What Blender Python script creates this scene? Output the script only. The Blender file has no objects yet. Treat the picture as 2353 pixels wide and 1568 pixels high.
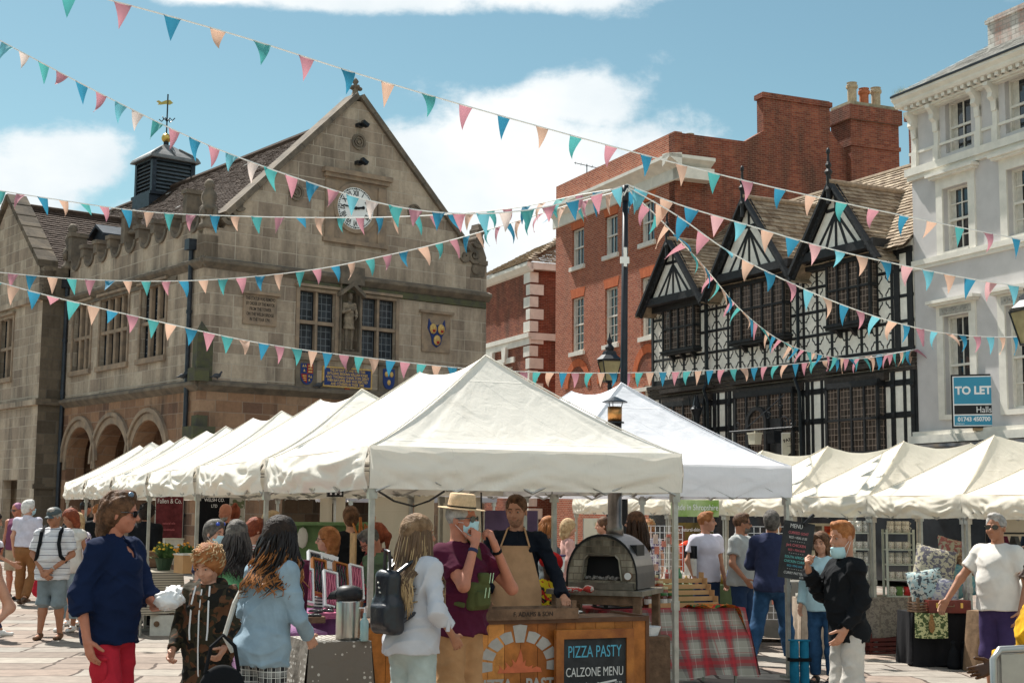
import bpy, bmesh, math, random
import numpy as np
from mathutils import Matrix, Vector, noise as mnoise
R = math.radians
scene = bpy.context.scene
col = scene.collection
random.seed(7)
# ---------------------------------------------------------------- camera
cam_data = bpy.data.cameras.new("camera")
cam_data.lens = 50; cam_data.sensor_width = 36; cam_data.clip_end = 2000; cam_data.clip_start = 0.1
cam = bpy.data.objects.new("camera", cam_data); col.objects.link(cam)
PITCH, ROLL = R(6.77), R(0.5)
fw = Vector((0, math.cos(PITCH), math.sin(PITCH))); r0 = Vector((1, 0, 0)); u0 = r0.cross(fw)
up = u0 * math.cos(ROLL) - r0 * math.sin(ROLL); rt = r0 * math.cos(ROLL) + u0 * math.sin(ROLL)
cm = Matrix((rt, up, -fw)).transposed().to_4x4(); cm.translation = (0, 0, 1.75)
cam.matrix_world = cm
scene.camera = cam
# ---------------------------------------------------------------- world: sky and clouds
SUN_EL = R(54); SUN_H = (-0.575, 0.818)
sun_az = math.atan2(SUN_H[0], SUN_H[1])
world = bpy.data.worlds.new("World"); scene.world = world; world.use_nodes = True
nt = world.node_tree; nt.nodes.clear()
def N(t, typ, **k):
    n = t.nodes.new(typ)
    for a, b in k.items():
        if a.startswith('i_'):
            key = a[2:]; key = int(key) if key.isdigit() else key.replace('_', ' ')
            n.inputs[key].default_value = b
        else: setattr(n, a, b)
    return n
def mth(t, op, a, b=None, clamp=False):
    n = t.nodes.new('ShaderNodeMath'); n.operation = op; n.use_clamp = clamp
    for i, v in enumerate((a, b)):
        if v is None: continue
        if isinstance(v, (int, float)): n.inputs[i].default_value = v
        else: t.links.new(v, n.inputs[i])
    return n.outputs[0]
sky = N(nt, 'ShaderNodeTexSky', sky_type='NISHITA', sun_disc=False)
sky.sun_elevation = SUN_EL; sky.sun_rotation = sun_az; sky.air_density = 1.0; sky.dust_density = .35; sky.ozone_density = 2.2
geo = N(nt, 'ShaderNodeNewGeometry'); sep = N(nt, 'ShaderNodeSeparateXYZ')
tc = N(nt, 'ShaderNodeTexCoord')
nt.links.new(tc.outputs['Generated'], sep.inputs[0])
# azimuth / elevation tangents of the direction, used to lay out the clouds on the sky
az = mth(nt, 'ARCTAN2', sep.outputs[0], sep.outputs[1])
el = mth(nt, 'ARCSINE', sep.outputs[2])
comb = N(nt, 'ShaderNodeCombineXYZ'); nt.links.new(az, comb.inputs[0]); nt.links.new(mth(nt, 'MULTIPLY', el, 1.5), comb.inputs[1])
nz = N(nt, 'ShaderNodeTexNoise', i_Scale=11.0, i_Detail=12.0, i_Roughness=0.64, i_Distortion=0.15); nt.links.new(comb.outputs[0], nz.inputs['Vector'])
nz2 = N(nt, 'ShaderNodeTexNoise', i_Scale=4.5, i_Detail=7.0, i_Roughness=0.55); nt.links.new(comb.outputs[0], nz2.inputs['Vector'])
CLOUDS = [  # azimuth, elevation, half-width, half-height (radians), weight
    (0.0, 0.225, 0.105, 0.062, 1.35), (0.055, 0.287, 0.06, 0.026, 1.1), (-0.075, 0.248, 0.04, 0.03, 1.15), (0.105, 0.215, 0.055, 0.07, 1.15), (0.02, 0.15, 0.14, 0.06, 1.25), (-0.118, 0.282, 0.022, 0.008, .75),
    (-0.31, 0.232, 0.055, 0.028, 1.25), (-0.36, 0.205, 0.07, 0.035, 1.25), (-0.26, 0.20, 0.035, 0.02, 1.0), (-0.33, 0.17, 0.12, 0.03, 1.1),
    (-0.13, 0.352, 0.20, 0.012, 1.1), (-0.02, 0.36, 0.15, 0.018, 1.1), (0.10, 0.315, 0.05, 0.012, .45),
    (0.9, .35, .4, .1, 1), (-1.1, .4, .5, .12, 1), (2.4, .5, .5, .2, 1.1), (-2.4, .6, .6, .2, 1.1), (3.1, .7, 1.0, .35, 1.5), (-3.1, .7, 1.0, .35, 1.5), (2.0, .9, .5, .3, 1.4), (1.7, .7, .4, .15, 1)]  # unseen clouds, the broad ones behind the camera added to brighten the shade
acc = None
for a, e, w, h, s in CLOUDS:
    dx = mth(nt, 'DIVIDE', mth(nt, 'SUBTRACT', az, a), w); dy = mth(nt, 'DIVIDE', mth(nt, 'SUBTRACT', el, e), h)
    d2 = mth(nt, 'ADD', mth(nt, 'MULTIPLY', dx, dx), mth(nt, 'MULTIPLY', dy, dy))
    g = mth(nt, 'MULTIPLY', mth(nt, 'EXPONENT', mth(nt, 'MULTIPLY', d2, -0.75)), s)
    acc = g if acc is None else mth(nt, 'MAXIMUM', acc, g)
dens = mth(nt, 'ADD', acc, mth(nt, 'MULTIPLY', mth(nt, 'ADD', mth(nt, 'SUBTRACT', nz.outputs[0], 0.5), mth(nt, 'MULTIPLY', mth(nt, 'SUBTRACT', nz2.outputs[0], 0.5), .9)), 1.5))
mr = N(nt, 'ShaderNodeMapRange', interpolation_type='SMOOTHSTEP'); nt.links.new(dens, mr.inputs[0]); mr.inputs[1].default_value = 0.42; mr.inputs[2].default_value = 0.86
shade = N(nt, 'ShaderNodeMapRange'); nt.links.new(nz2.outputs[0], shade.inputs[0]); shade.inputs[1].default_value = .35; shade.inputs[2].default_value = .62
cc = N(nt, 'ShaderNodeMix', data_type='RGBA'); nt.links.new(shade.outputs[0], cc.inputs[0])
CL = 1.65
cc.inputs[6].default_value = (3.9 * CL, 4.35 * CL, 4.6 * CL, 1); cc.inputs[7].default_value = (5.3 * CL, 5.4 * CL, 5.35 * CL, 1)
tint = N(nt, 'ShaderNodeMix', data_type='RGBA', blend_type='MULTIPLY'); tint.inputs[0].default_value = 1; tint.inputs[7].default_value = (0.90, 1.04, 0.83, 1)
nt.links.new(sky.outputs[0], tint.inputs[6])
mixc = N(nt, 'ShaderNodeMix', data_type='RGBA'); nt.links.new(mr.outputs[0], mixc.inputs[0]); nt.links.new(tint.outputs[2], mixc.inputs[6]); nt.links.new(cc.outputs[2], mixc.inputs[7])
bg = N(nt, 'ShaderNodeBackground', i_Strength=0.05); nt.links.new(mixc.outputs[2], bg.inputs[0])
wo = N(nt, 'ShaderNodeOutputWorld'); nt.links.new(bg.outputs[0], wo.inputs[0])
# ---------------------------------------------------------------- sun
sd_ = bpy.data.lights.new("sun", 'SUN'); sd_.energy = 3.5; sd_.angle = R(0.53); sd_.color = (1.0, 0.955, 0.88)
so = bpy.data.objects.new("sun", sd_); col.objects.link(so)
sv = Vector((SUN_H[0] * math.cos(SUN_EL), SUN_H[1] * math.cos(SUN_EL), math.sin(SUN_EL)))
so.rotation_euler = sv.to_track_quat('Z', 'Y').to_euler(); so.location = (0, 0, 60)
scene.view_settings.view_transform = 'Standard'; scene.view_settings.look = 'None'
scene.view_settings.exposure = 1.3; scene.view_settings.gamma = 1
scene.cycles.max_bounces = 6; scene.cycles.diffuse_bounces = 3; scene.cycles.glossy_bounces = 3; scene.cycles.transmission_bounces = 4; scene.cycles.use_denoising = True

# ================================================================ helpers
class MB:
    """collects geometry and links it as one mesh object"""
    def __init__(s, M=None): s.v = []; s.f = []; s.m = []; s.M = M; s.k = [(0, 0)]
    def cut(s): s.k.append((len(s.v), len(s.f))); return s
    def add(s, vs, fs, m=0):
        o = len(s.v)
        if s.M is not None: vs = [tuple(s.M @ Vector(v)) for v in vs]
        s.v.extend([tuple(v) for v in vs]); s.f.extend([tuple(i + o for i in f) for f in fs]); s.m.extend([m] * len(fs)); return s
    def box(s, x0, x1, y0, y1, z0, z1, m=0):
        vs = [(x, y, z) for z in (z0, z1) for y in (y0, y1) for x in (x0, x1)]
        return s.add(vs, [(0, 2, 3, 1), (4, 5, 7, 6), (0, 1, 5, 4), (2, 6, 7, 3), (0, 4, 6, 2), (1, 3, 7, 5)], m)
    def boxm(s, Mx, sx, sy, sz, m=0):
        vs = [tuple(Mx @ Vector((x * sx / 2, y * sy / 2, z * sz / 2))) for z in (-1, 1) for y in (-1, 1) for x in (-1, 1)]
        return s.add(vs, [(0, 2, 3, 1), (4, 5, 7, 6), (0, 1, 5, 4), (2, 6, 7, 3), (0, 4, 6, 2), (1, 3, 7, 5)], m)
    def quad(s, a, b, c, d, m=0): return s.add([a, b, c, d], [(0, 1, 2, 3)], m)
    def prism(s, poly, d0, d1, axis='y', m=0):
        """extrude a polygon given in the two other axes"""
        n = len(poly)
        def P(p, d):
            return {'y': (p[0], d, p[1]), 'x': (d, p[0], p[1]), 'z': (p[0], p[1], d)}[axis]
        vs = [P(p, d0) for p in poly] + [P(p, d1) for p in poly]
        return s.add(vs, [tuple(range(n)), tuple(range(2 * n - 1, n - 1, -1))] + [(i, i + n, (i + 1) % n + n, (i + 1) % n) for i in range(n)], m)
    def tube(s, pts, r, n=8, m=0, cap=True):
        pts = [Vector(p) for p in pts]; k = len(pts)
        rr = r if isinstance(r, (list, tuple)) else [r] * k
        vs = []; nrm = None
        for i, p in enumerate(pts):
            t = (pts[min(i + 1, k - 1)] - pts[max(i - 1, 0)]).normalized()
            if nrm is None: nrm = t.orthogonal().normalized()
            nrm = (nrm - t * nrm.dot(t)); nrm = nrm.normalized() if nrm.length > 1e-6 else t.orthogonal().normalized()
            b = t.cross(nrm)
            vs += [tuple(p + (nrm * math.cos(2 * math.pi * j / n) + b * math.sin(2 * math.pi * j / n)) * rr[i]) for j in range(n)]
        fs = [(i * n + j, i * n + (j + 1) % n, (i + 1) * n + (j + 1) % n, (i + 1) * n + j) for i in range(k - 1) for j in range(n)]
        if cap: fs += [tuple(range(n - 1, -1, -1)), tuple(range((k - 1) * n, k * n))]
        return s.add(vs, fs, m)
    def lathe(s, prof, c=(0, 0, 0), n=16, m=0, sx=1, sy=1):
        k = len(prof); vs = [(c[0] + r * sx * math.cos(2 * math.pi * j / n), c[1] + r * sy * math.sin(2 * math.pi * j / n), c[2] + z) for r, z in prof for j in range(n)]
        fs = [(i * n + j, i * n + (j + 1) % n, (i + 1) * n + (j + 1) % n, (i + 1) * n + j) for i in range(k - 1) for j in range(n)]
        fs += [tuple(range(n - 1, -1, -1)), tuple(range((k - 1) * n, k * n))]
        return s.add(vs, fs, m)
    def grid(s, fn, nu, nv, m=0, wrap=False):
        vs = [tuple(fn(i / nu, j / nv)) for j in range(nv + 1) for i in range(nu + 1)]
        fs = [(j * (nu + 1) + i, j * (nu + 1) + i + 1, (j + 1) * (nu + 1) + i + 1, (j + 1) * (nu + 1) + i) for j in range(nv) for i in range(nu)]
        return s.add(vs, fs, m)
    def ball(s, c, r, n=12, m=0):
        rx, ry, rz = r if isinstance(r, (tuple, list)) else (r, r, r)
        k = n // 2
        prof = [(math.sin(math.pi * i / k), -math.cos(math.pi * i / k)) for i in range(k + 1)]
        vs = [(c[0] + rx * p * math.cos(2 * math.pi * j / n), c[1] + ry * p * math.sin(2 * math.pi * j / n), c[2] + rz * z) for p, z in prof for j in range(n)]
        fs = [(i * n + j, i * n + (j + 1) % n, (i + 1) * n + (j + 1) % n, (i + 1) * n + j) for i in range(k) for j in range(n)]
        return s.add(vs, fs, m)
    def build(s, name, mats, parent=None, smooth=False):
        if len(s.k) > 1:                                              # marked pieces become parts of their own
            if s.k[-1][1] == len(s.f): s.k.pop()
            e = s.k[1:] + [(len(s.v), len(s.f))]; r = None
            for (v0, f0), (v1, f1) in zip(s.k, e):
                q = MB(); q.v = s.v[v0:v1]; q.f = [tuple(i - v0 for i in f) for f in s.f[f0:f1]]; q.m = s.m[f0:f1]; r = q.build(name, mats, parent, smooth)
            return r
        me = bpy.data.meshes.new(name); me.from_pydata(s.v, [], s.f)
        mats = mats if isinstance(mats, (list, tuple)) else [mats]
        for mm in mats: me.materials.append(mm)
        if len(mats) > 1: me.polygons.foreach_set('material_index', s.m)
        if smooth: me.polygons.foreach_set('use_smooth', [True] * len(me.polygons))
        me.update()
        o = bpy.data.objects.new(name, me); col.objects.link(o)
        if parent is not None: o.parent = parent
        return o
def tag(o, label=None, cat=None, group=None, kind=None):
    if label: o['label'] = label
    if cat: o['category'] = cat
    if group: o['group'] = group
    if kind: o['kind'] = kind
    return o
def thing(name, loc, rz, label, cat, group=None):
    o = bpy.data.objects.new(name, None); o.empty_display_size = .2; col.objects.link(o)
    o.location = loc; o.rotation_euler = (0, 0, rz); return tag(o, label, cat, group)
def place(o, loc, rz=0): o.location = loc; o.rotation_euler = (0, 0, rz); return o
def copy_tree(o, parent=None):
    c = o.copy(); col.objects.link(c); c.parent = parent
    for ch in list(o.children): copy_tree(ch, c)
    return c
def X(px, D): return (px - 1176) / 3267 * D          # metres to the side of the lens axis at distance D
def text(body, size, mat, parent, loc, rot=(R(90), 0, 0), ax='CENTER', ay='CENTER', ext=.002, name='lettering', sx=1.0, bold=0.0):
    cu = bpy.data.curves.new(name, 'FONT'); cu.body = body; cu.size = size; cu.align_x = ax; cu.align_y = ay; cu.extrude = ext; cu.resolution_u = 3; cu.offset = bold
    tmp = bpy.data.objects.new(name, cu)
    me = bpy.data.meshes.new_from_object(tmp); bpy.data.objects.remove(tmp); bpy.data.curves.remove(cu)
    me.name = name; me.materials.clear(); me.materials.append(mat)
    o = bpy.data.objects.new(name, me); col.objects.link(o); o.parent = parent; o.location = loc; o.rotation_euler = rot; o.scale = (sx, 1, 1)
    return o
# ================================================================ materials
_mc = {}
def M(name, c, rough=.75, var=0.0, vs=6.0, bump=0.0, bs=60.0, metal=0.0, spec=.35, c2=None, detail=4.0, transl=0.0, emis=0.0):
    if name in _mc: return _mc[name]
    m = bpy.data.materials.new(name); m.use_nodes = True; t = m.node_tree; b = t.nodes['Principled BSDF']
    b.inputs['Base Color'].default_value = (*c, 1); b.inputs['Roughness'].default_value = rough; b.inputs['Metallic'].default_value = metal
    b.inputs['Specular IOR Level'].default_value = spec
    co = N(t, 'ShaderNodeTexCoord')
    if var or c2:
        n = N(t, 'ShaderNodeTexNoise', i_Scale=vs, i_Detail=detail, i_Roughness=.6); t.links.new(co.outputs['Object'], n.inputs['Vector'])
        mx = N(t, 'ShaderNodeMix', data_type='RGBA')
        mp = N(t, 'ShaderNodeMapRange'); mp.inputs[1].default_value = .35; mp.inputs[2].default_value = .65; t.links.new(n.outputs[0], mp.inputs[0]); t.links.new(mp.outputs[0], mx.inputs[0])
        a = c2 if c2 else tuple(min(1, x * (1 + var)) for x in c); d = c if c2 else tuple(x * (1 - var) for x in c)
        mx.inputs[6].default_value = (*d, 1); mx.inputs[7].default_value = (*a, 1); t.links.new(mx.outputs[2], b.inputs['Base Color'])
    if bump:
        n2 = N(t, 'ShaderNodeTexNoise', i_Scale=bs, i_Detail=3.0); t.links.new(co.outputs['Object'], n2.inputs['Vector'])
        bp = N(t, 'ShaderNodeBump', i_Strength=bump, i_Distance=.01); t.links.new(n2.outputs[0], bp.inputs['Height']); t.links.new(bp.outputs[0], b.inputs['Normal'])
    if transl:
        tr = N(t, 'ShaderNodeBsdfTranslucent'); tr.inputs[0].default_value = (*c, 1)
        if var or c2: t.links.new(mx.outputs[2], tr.inputs[0])
        ms = N(t, 'ShaderNodeMixShader', i_0=transl); t.links.new(b.outputs[0], ms.inputs[1]); t.links.new(tr.outputs[0], ms.inputs[2])
        t.links.new(ms.outputs[0], t.nodes['Material Output'].inputs[0])
    if emis:
        b.inputs['Emission Color'].default_value = (*c, 1); b.inputs['Emission Strength'].default_value = emis
    _mc[name] = m; return m
def wallcoord(t, warp=0.0, wscale=1.2):
    """u = x + y, v = z of the building's own frame: works on every upright axis-aligned face"""
    co = N(t, 'ShaderNodeTexCoord'); sp = N(t, 'ShaderNodeSeparateXYZ'); t.links.new(co.outputs['Object'], sp.inputs[0])
    u = mth(t, 'ADD', sp.outputs[0], sp.outputs[1]); v = sp.outputs[2]
    if warp:
        n = N(t, 'ShaderNodeTexNoise', i_Scale=wscale, i_Detail=2.0); t.links.new(co.outputs['Object'], n.inputs['Vector'])
        s2 = N(t, 'ShaderNodeSeparateXYZ'); t.links.new(n.outputs['Color'], s2.inputs[0])
        u = mth(t, 'ADD', u, mth(t, 'MULTIPLY', s2.outputs[0], warp)); v = mth(t, 'ADD', v, mth(t, 'MULTIPLY', s2.outputs[1], warp * .5))
    c = N(t, 'ShaderNodeCombineXYZ'); t.links.new(u, c.inputs[0]); t.links.new(v, c.inputs[1]); return c.outputs[0], co, u, v
def masonry(name, c1, c2, mort, bw, rh, ms=.012, warp=0.0, stain=(0.1, .09, .08), st=0.5, rough=.9, squash=1.0, sq=2, c3=None, bump=.5, dist=.02, rowwarp=0.0, stlo=.5, sthi=.72):
    m = bpy.data.materials.new(name); m.use_nodes = True; t = m.node_tree; b = t.nodes['Principled BSDF']; b.inputs['Roughness'].default_value = rough; b.inputs['Specular IOR Level'].default_value = .2
    vec, co, u, v = wallcoord(t, warp)
    if rowwarp:
        v2 = mth(t, 'ADD', v, mth(t, 'MULTIPLY', mth(t, 'SINE', mth(t, 'MULTIPLY', v, 5.3)), rowwarp)); u2 = mth(t, 'ADD', u, mth(t, 'MULTIPLY', mth(t, 'SINE', mth(t, 'MULTIPLY', u, 2.9)), rowwarp * 2.4))
        cb = N(t, 'ShaderNodeCombineXYZ'); t.links.new(u2, cb.inputs[0]); t.links.new(v2, cb.inputs[1]); vec = cb.outputs[0]
    br = N(t, 'ShaderNodeTexBrick'); br.inputs['Scale'].default_value = 1; br.inputs['Brick Width'].default_value = bw; br.inputs['Row Height'].default_value = rh
    br.inputs['Mortar Size'].default_value = ms; br.inputs['Mortar Smooth'].default_value = .3; br.squash = squash; br.squash_frequency = sq
    br.inputs['Color1'].default_value = (0, 0, 0, 1); br.inputs['Color2'].default_value = (1, 1, 1, 1); br.inputs['Mortar'].default_value = (.5, .5, .5, 1)
    t.links.new(vec, br.inputs['Vector'])
    rp = N(t, 'ShaderNodeValToRGB'); e = rp.color_ramp.elements; e[0].position = 0; e[0].color = (*c1, 1); e[1].position = 1; e[1].color = (*c2, 1)
    if c3: q = e.new(.5); q.color = (*c3, 1)
    t.links.new(br.outputs['Color'], rp.inputs[0])
    n1 = N(t, 'ShaderNodeTexNoise', i_Scale=9.0, i_Detail=8.0, i_Roughness=.65); t.links.new(co.outputs['Object'], n1.inputs['Vector'])
    mp1 = N(t, 'ShaderNodeMapRange', i_3=.62, i_4=1.3); t.links.new(n1.outputs[0], mp1.inputs[0])
    mm = N(t, 'ShaderNodeMix', data_type='RGBA', blend_type='MULTIPLY', i_0=1.0); t.links.new(rp.outputs[0], mm.inputs[6]); t.links.new(mp1.outputs[0], mm.inputs[7])
    # weather stains: blotches plus vertical streaks
    sp = N(t, 'ShaderNodeMapping'); sp.inputs['Scale'].default_value = (1.6, 1.6, .35); t.links.new(co.outputs['Object'], sp.inputs[0])
    n2 = N(t, 'ShaderNodeTexNoise', i_Scale=.9, i_Detail=7.0, i_Roughness=.65); t.links.new(sp.outputs[0], n2.inputs['Vector'])
    mp2 = N(t, 'ShaderNodeMapRange'); mp2.inputs[1].default_value = stlo; mp2.inputs[2].default_value = sthi; mp2.inputs[4].default_value = st; t.links.new(n2.outputs[0], mp2.inputs[0])
    ms_ = N(t, 'ShaderNodeMix', data_type='RGBA'); t.links.new(mp2.outputs[0], ms_.inputs[0]); t.links.new(mm.outputs[2], ms_.inputs[6]); ms_.inputs[7].default_value = (*stain, 1)
    mo = N(t, 'ShaderNodeMix', data_type='RGBA'); t.links.new(br.outputs['Fac'], mo.inputs[0]); t.links.new(ms_.outputs[2], mo.inputs[6]); mo.inputs[7].default_value = (*mort, 1)
    t.links.new(mo.outputs[2], b.inputs['Base Color'])
    hgt = mth(t, 'ADD', mth(t, 'MULTIPLY', br.outputs['Fac'], -1.0), mth(t, 'MULTIPLY', n1.outputs[0], .5))
    bp = N(t, 'ShaderNodeBump', i_Strength=bump, i_Distance=dist); t.links.new(hgt, bp.inputs['Height']); t.links.new(bp.outputs[0], b.inputs['Normal'])
    return m
def island(name, cols, rough=.85, bump=.3, bs=30, var=.35, vs=8):
    """colour picked per tile (mesh island) from a ramp, with fine noise over it"""
    m = bpy.data.materials.new(name); m.use_nodes = True; t = m.node_tree; b = t.nodes['Principled BSDF']; b.inputs['Roughness'].default_value = rough; b.inputs['Specular IOR Level'].default_value = .25
    g = N(t, 'ShaderNodeNewGeometry'); rp = N(t, 'ShaderNodeValToRGB'); e = rp.color_ramp.elements
    for i, c in enumerate(cols):
        p = i / (len(cols) - 1)
        q = e[0] if i == 0 else (e[1] if i == len(cols) - 1 else e.new(p)); q.position = p; q.color = (*c, 1)
    t.links.new(g.outputs['Random Per Island'], rp.inputs[0])
    co = N(t, 'ShaderNodeTexCoord'); n = N(t, 'ShaderNodeTexNoise', i_Scale=vs, i_Detail=6.0, i_Roughness=.65); t.links.new(co.outputs['Object'], n.inputs['Vector'])
    mp = N(t, 'ShaderNodeMapRange', i_1=.3, i_2=.7, i_3=1 - var, i_4=1 + var); t.links.new(n.outputs[0], mp.inputs[0])
    mm = N(t, 'ShaderNodeMix', data_type='RGBA', blend_type='MULTIPLY', i_0=1.0); t.links.new(rp.outputs[0], mm.inputs[6]); t.links.new(mp.outputs[0], mm.inputs[7]); t.links.new(mm.outputs[2], b.inputs['Base Color'])
    n2 = N(t, 'ShaderNodeTexNoise', i_Scale=bs, i_Detail=3.0); t.links.new(co.outputs['Object'], n2.inputs['Vector'])
    bp = N(t, 'ShaderNodeBump', i_Strength=bump, i_Distance=.01); t.links.new(n2.outputs[0], bp.inputs['Height']); t.links.new(bp.outputs[0], b.inputs['Normal'])
    return m
def leaded(name, glass, lead, bw, rh, ms=.012, rough=.12):
    m = bpy.data.materials.new(name); m.use_nodes = True; t = m.node_tree; b = t.nodes['Principled BSDF']; b.inputs['Specular IOR Level'].default_value = .5
    vec, co, u, v = wallcoord(t, .02, 6)
    br = N(t, 'ShaderNodeTexBrick'); br.inputs['Scale'].default_value = 1; br.inputs['Brick Width'].default_value = bw; br.inputs['Row Height'].default_value = rh; br.inputs['Mortar Size'].default_value = ms
    br.offset = 0.5 if bw > rh else 0.0
    br.inputs['Color1'].default_value = (*glass, 1); br.inputs['Color2'].default_value = (*[g * 2.2 + .01 for g in glass], 1); br.inputs['Mortar'].default_value = (*lead, 1); t.links.new(vec, br.inputs['Vector'])
    t.links.new(br.outputs['Color'], b.inputs['Base Color'])
    t.links.new(mth(t, 'ADD', mth(t, 'MULTIPLY', br.outputs['Fac'], .5), rough), b.inputs['Roughness'])
    n = N(t, 'ShaderNodeTexNoise', i_Scale=7.0); t.links.new(co.outputs['Object'], n.inputs['Vector'])
    bp = N(t, 'ShaderNodeBump', i_Strength=.4, i_Distance=.02); t.links.new(n.outputs[0], bp.inputs['Height']); t.links.new(bp.outputs[0], b.inputs['Normal'])
    return m
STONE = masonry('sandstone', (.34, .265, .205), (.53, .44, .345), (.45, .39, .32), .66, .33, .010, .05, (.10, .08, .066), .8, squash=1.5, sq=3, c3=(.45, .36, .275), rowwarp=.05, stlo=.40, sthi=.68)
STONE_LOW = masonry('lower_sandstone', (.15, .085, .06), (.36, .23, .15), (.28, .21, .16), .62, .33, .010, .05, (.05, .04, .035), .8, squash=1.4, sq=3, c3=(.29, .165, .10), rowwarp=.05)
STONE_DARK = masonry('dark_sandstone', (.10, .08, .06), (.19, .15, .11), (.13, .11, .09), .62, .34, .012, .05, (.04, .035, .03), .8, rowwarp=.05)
TRIM = M('carved_stone', (.20, .16, .12), .9, .35, 3, .6, 14, c2=(.10, .085, .07), detail=8)
TRIMW = M('warm_dressed_stone', (.34, .25, .175), .9, .3, 3, .4, 14, c2=(.20, .155, .12), detail=8)
MOSS = M('mossy_stone', (.10, .105, .05), .95, .3, 4, .8, 20, c2=(.07, .065, .055), detail=8)
TILE = island('clay_roof_tiles', [(.07, .045, .034), (.15, .09, .062), (.11, .07, .05), (.20, .125, .085), (.09, .06, .045)])
SLATE = island('stone_roof_tiles', [(.20, .145, .10), (.32, .24, .165), (.13, .095, .07), (.40, .32, .23)])
GREYSLATE = island('grey_slates', [(.26, .25, .23), (.34, .33, .31), (.30, .29, .27), (.38, .37, .34)], .6)
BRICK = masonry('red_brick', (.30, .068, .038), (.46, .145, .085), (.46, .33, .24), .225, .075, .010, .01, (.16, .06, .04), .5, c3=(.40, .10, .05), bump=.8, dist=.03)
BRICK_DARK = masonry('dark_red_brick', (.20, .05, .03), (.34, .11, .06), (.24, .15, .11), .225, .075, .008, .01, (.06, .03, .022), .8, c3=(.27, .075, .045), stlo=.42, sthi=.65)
WHITE = M('white_painted_stone', (.72, .69, .62), .7, .08, 3, .2, 30)
LILAC = M('pale_lilac_render', (.56, .54, .535), .8, .06, 2, .25, 60)
BLACKTIM = M('black_stained_oak', (.018, .019, .021), .6, .3, 6, .7, 20)
PLASTER = M('white_plaster_infill', (.86, .83, .75), .85, .1, 4, .2, 30)
GLASS = M('dark_window_glass', (.02, .024, .03), .04, spec=.8)
CURT = M('pale_curtain', (.55, .52, .46), .8, .15, 5)
LEAD1 = leaded('leaded_diamond_glass', (.012, .016, .022), (.13, .15, .17), .16, .2, .010)
LEAD2 = leaded('leaded_square_glass', (.035, .028, .024), (.34, .26, .21), .14, .17, .007)
IRON = M('black_cast_iron', (.014, .017, .022), .35, .2, 8, metal=.3)
LEADM = M('blue_black_lead_cladding', (.035, .042, .055), .45, .3, 5, .3, 20, metal=.4)
GOLD = M('gilding', (.62, .42, .12), .35, metal=.9)
def wall(mb, x0, x1, z0, z1, holes, depth=.2, y=0.0, m=0, mr=None, back=None):
    """upright wall at y with rectangular openings (hx0,hx1,hz0,hz1) and reveals going inward (+y)"""
    xs = sorted({x0, x1, *[h[0] for h in holes], *[h[1] for h in holes]}); zs = sorted({z0, z1, *[h[2] for h in holes], *[h[3] for h in holes]})
    for i in range(len(xs) - 1):
        for j in range(len(zs) - 1):
            cx, cz = (xs[i] + xs[i + 1]) / 2, (zs[j] + zs[j + 1]) / 2
            if any(h[0] < cx < h[1] and h[2] < cz < h[3] for h in holes): continue
            mb.quad((xs[i], y, zs[j]), (xs[i + 1], y, zs[j]), (xs[i + 1], y, zs[j + 1]), (xs[i], y, zs[j + 1]), m)
    mr = m if mr is None else mr
    for a, b, c, d in holes:
        mb.quad((a, y, c), (a, y, d), (a, y + depth, d), (a, y + depth, c), mr); mb.quad((b, y, c), (b, y + depth, c), (b, y + depth, d), (b, y, d), mr)
        mb.quad((a, y, d), (b, y, d), (b, y + depth, d), (a, y + depth, d), mr); mb.quad((a, y, c), (a, y + depth, c), (b, y + depth, c), (b, y, c), mr)
def tiles(mb, o, u, w, nu, nw, gap=.006, th=.018, jit=.006, mask=None, over=.2, m=0):
    """real overlapping tiles: o corner, u along the eave, w up the slope (whole vectors)"""
    o, u, w = Vector(o), Vector(u), Vector(w); n = u.cross(w).normalized(); 
    if n.z < 0: n = -n
    uh = u.normalized(); wh = w.normalized(); du = u.length / nu; dw = w.length / nw
    for j in range(nw):
        off = (j % 2) * .5 * du + random.uniform(-.1, .1) * du; sag = 0
        for i in range(-1, nu + 1):
            a0 = i * du + off; a1 = a0 + du - gap
            a0 = max(0, a0); a1 = min(u.length, a1)
            if a1 - a0 < .03: continue
            if mask and not mask((a0 + a1) / 2 / u.length, (j + .5) / nw): continue
            b0 = j * dw + random.uniform(-jit, jit) * 2; b1 = (j + 1 + over) * dw
            h0 = th * 1.9 + random.uniform(0, jit); h1 = th * .35
            p = [o + uh * a0 + wh * b0 + n * (h0 + random.uniform(-jit, jit) * .6), o + uh * a1 + wh * b0 + n * (h0 + random.uniform(-jit, jit) * .6), o + uh * a1 + wh * b1 + n * h1, o + uh * a0 + wh * b1 + n * h1]
            q0 = o + uh * a0 + wh * b0 + n * (h0 - th); q1 = o + uh * a1 + wh * b0 + n * (h0 - th)
            mb.add([tuple(x) for x in p] + [tuple(q0), tuple(q1)], [(0, 1, 2, 3), (4, 5, 1, 0)], m)
def arc(cx, cz, r, a0, a1, n): return [(cx + r * math.cos(a0 + (a1 - a0) * i / n), cz + r * math.sin(a0 + (a1 - a0) * i / n)) for i in range(n + 1)]
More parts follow.
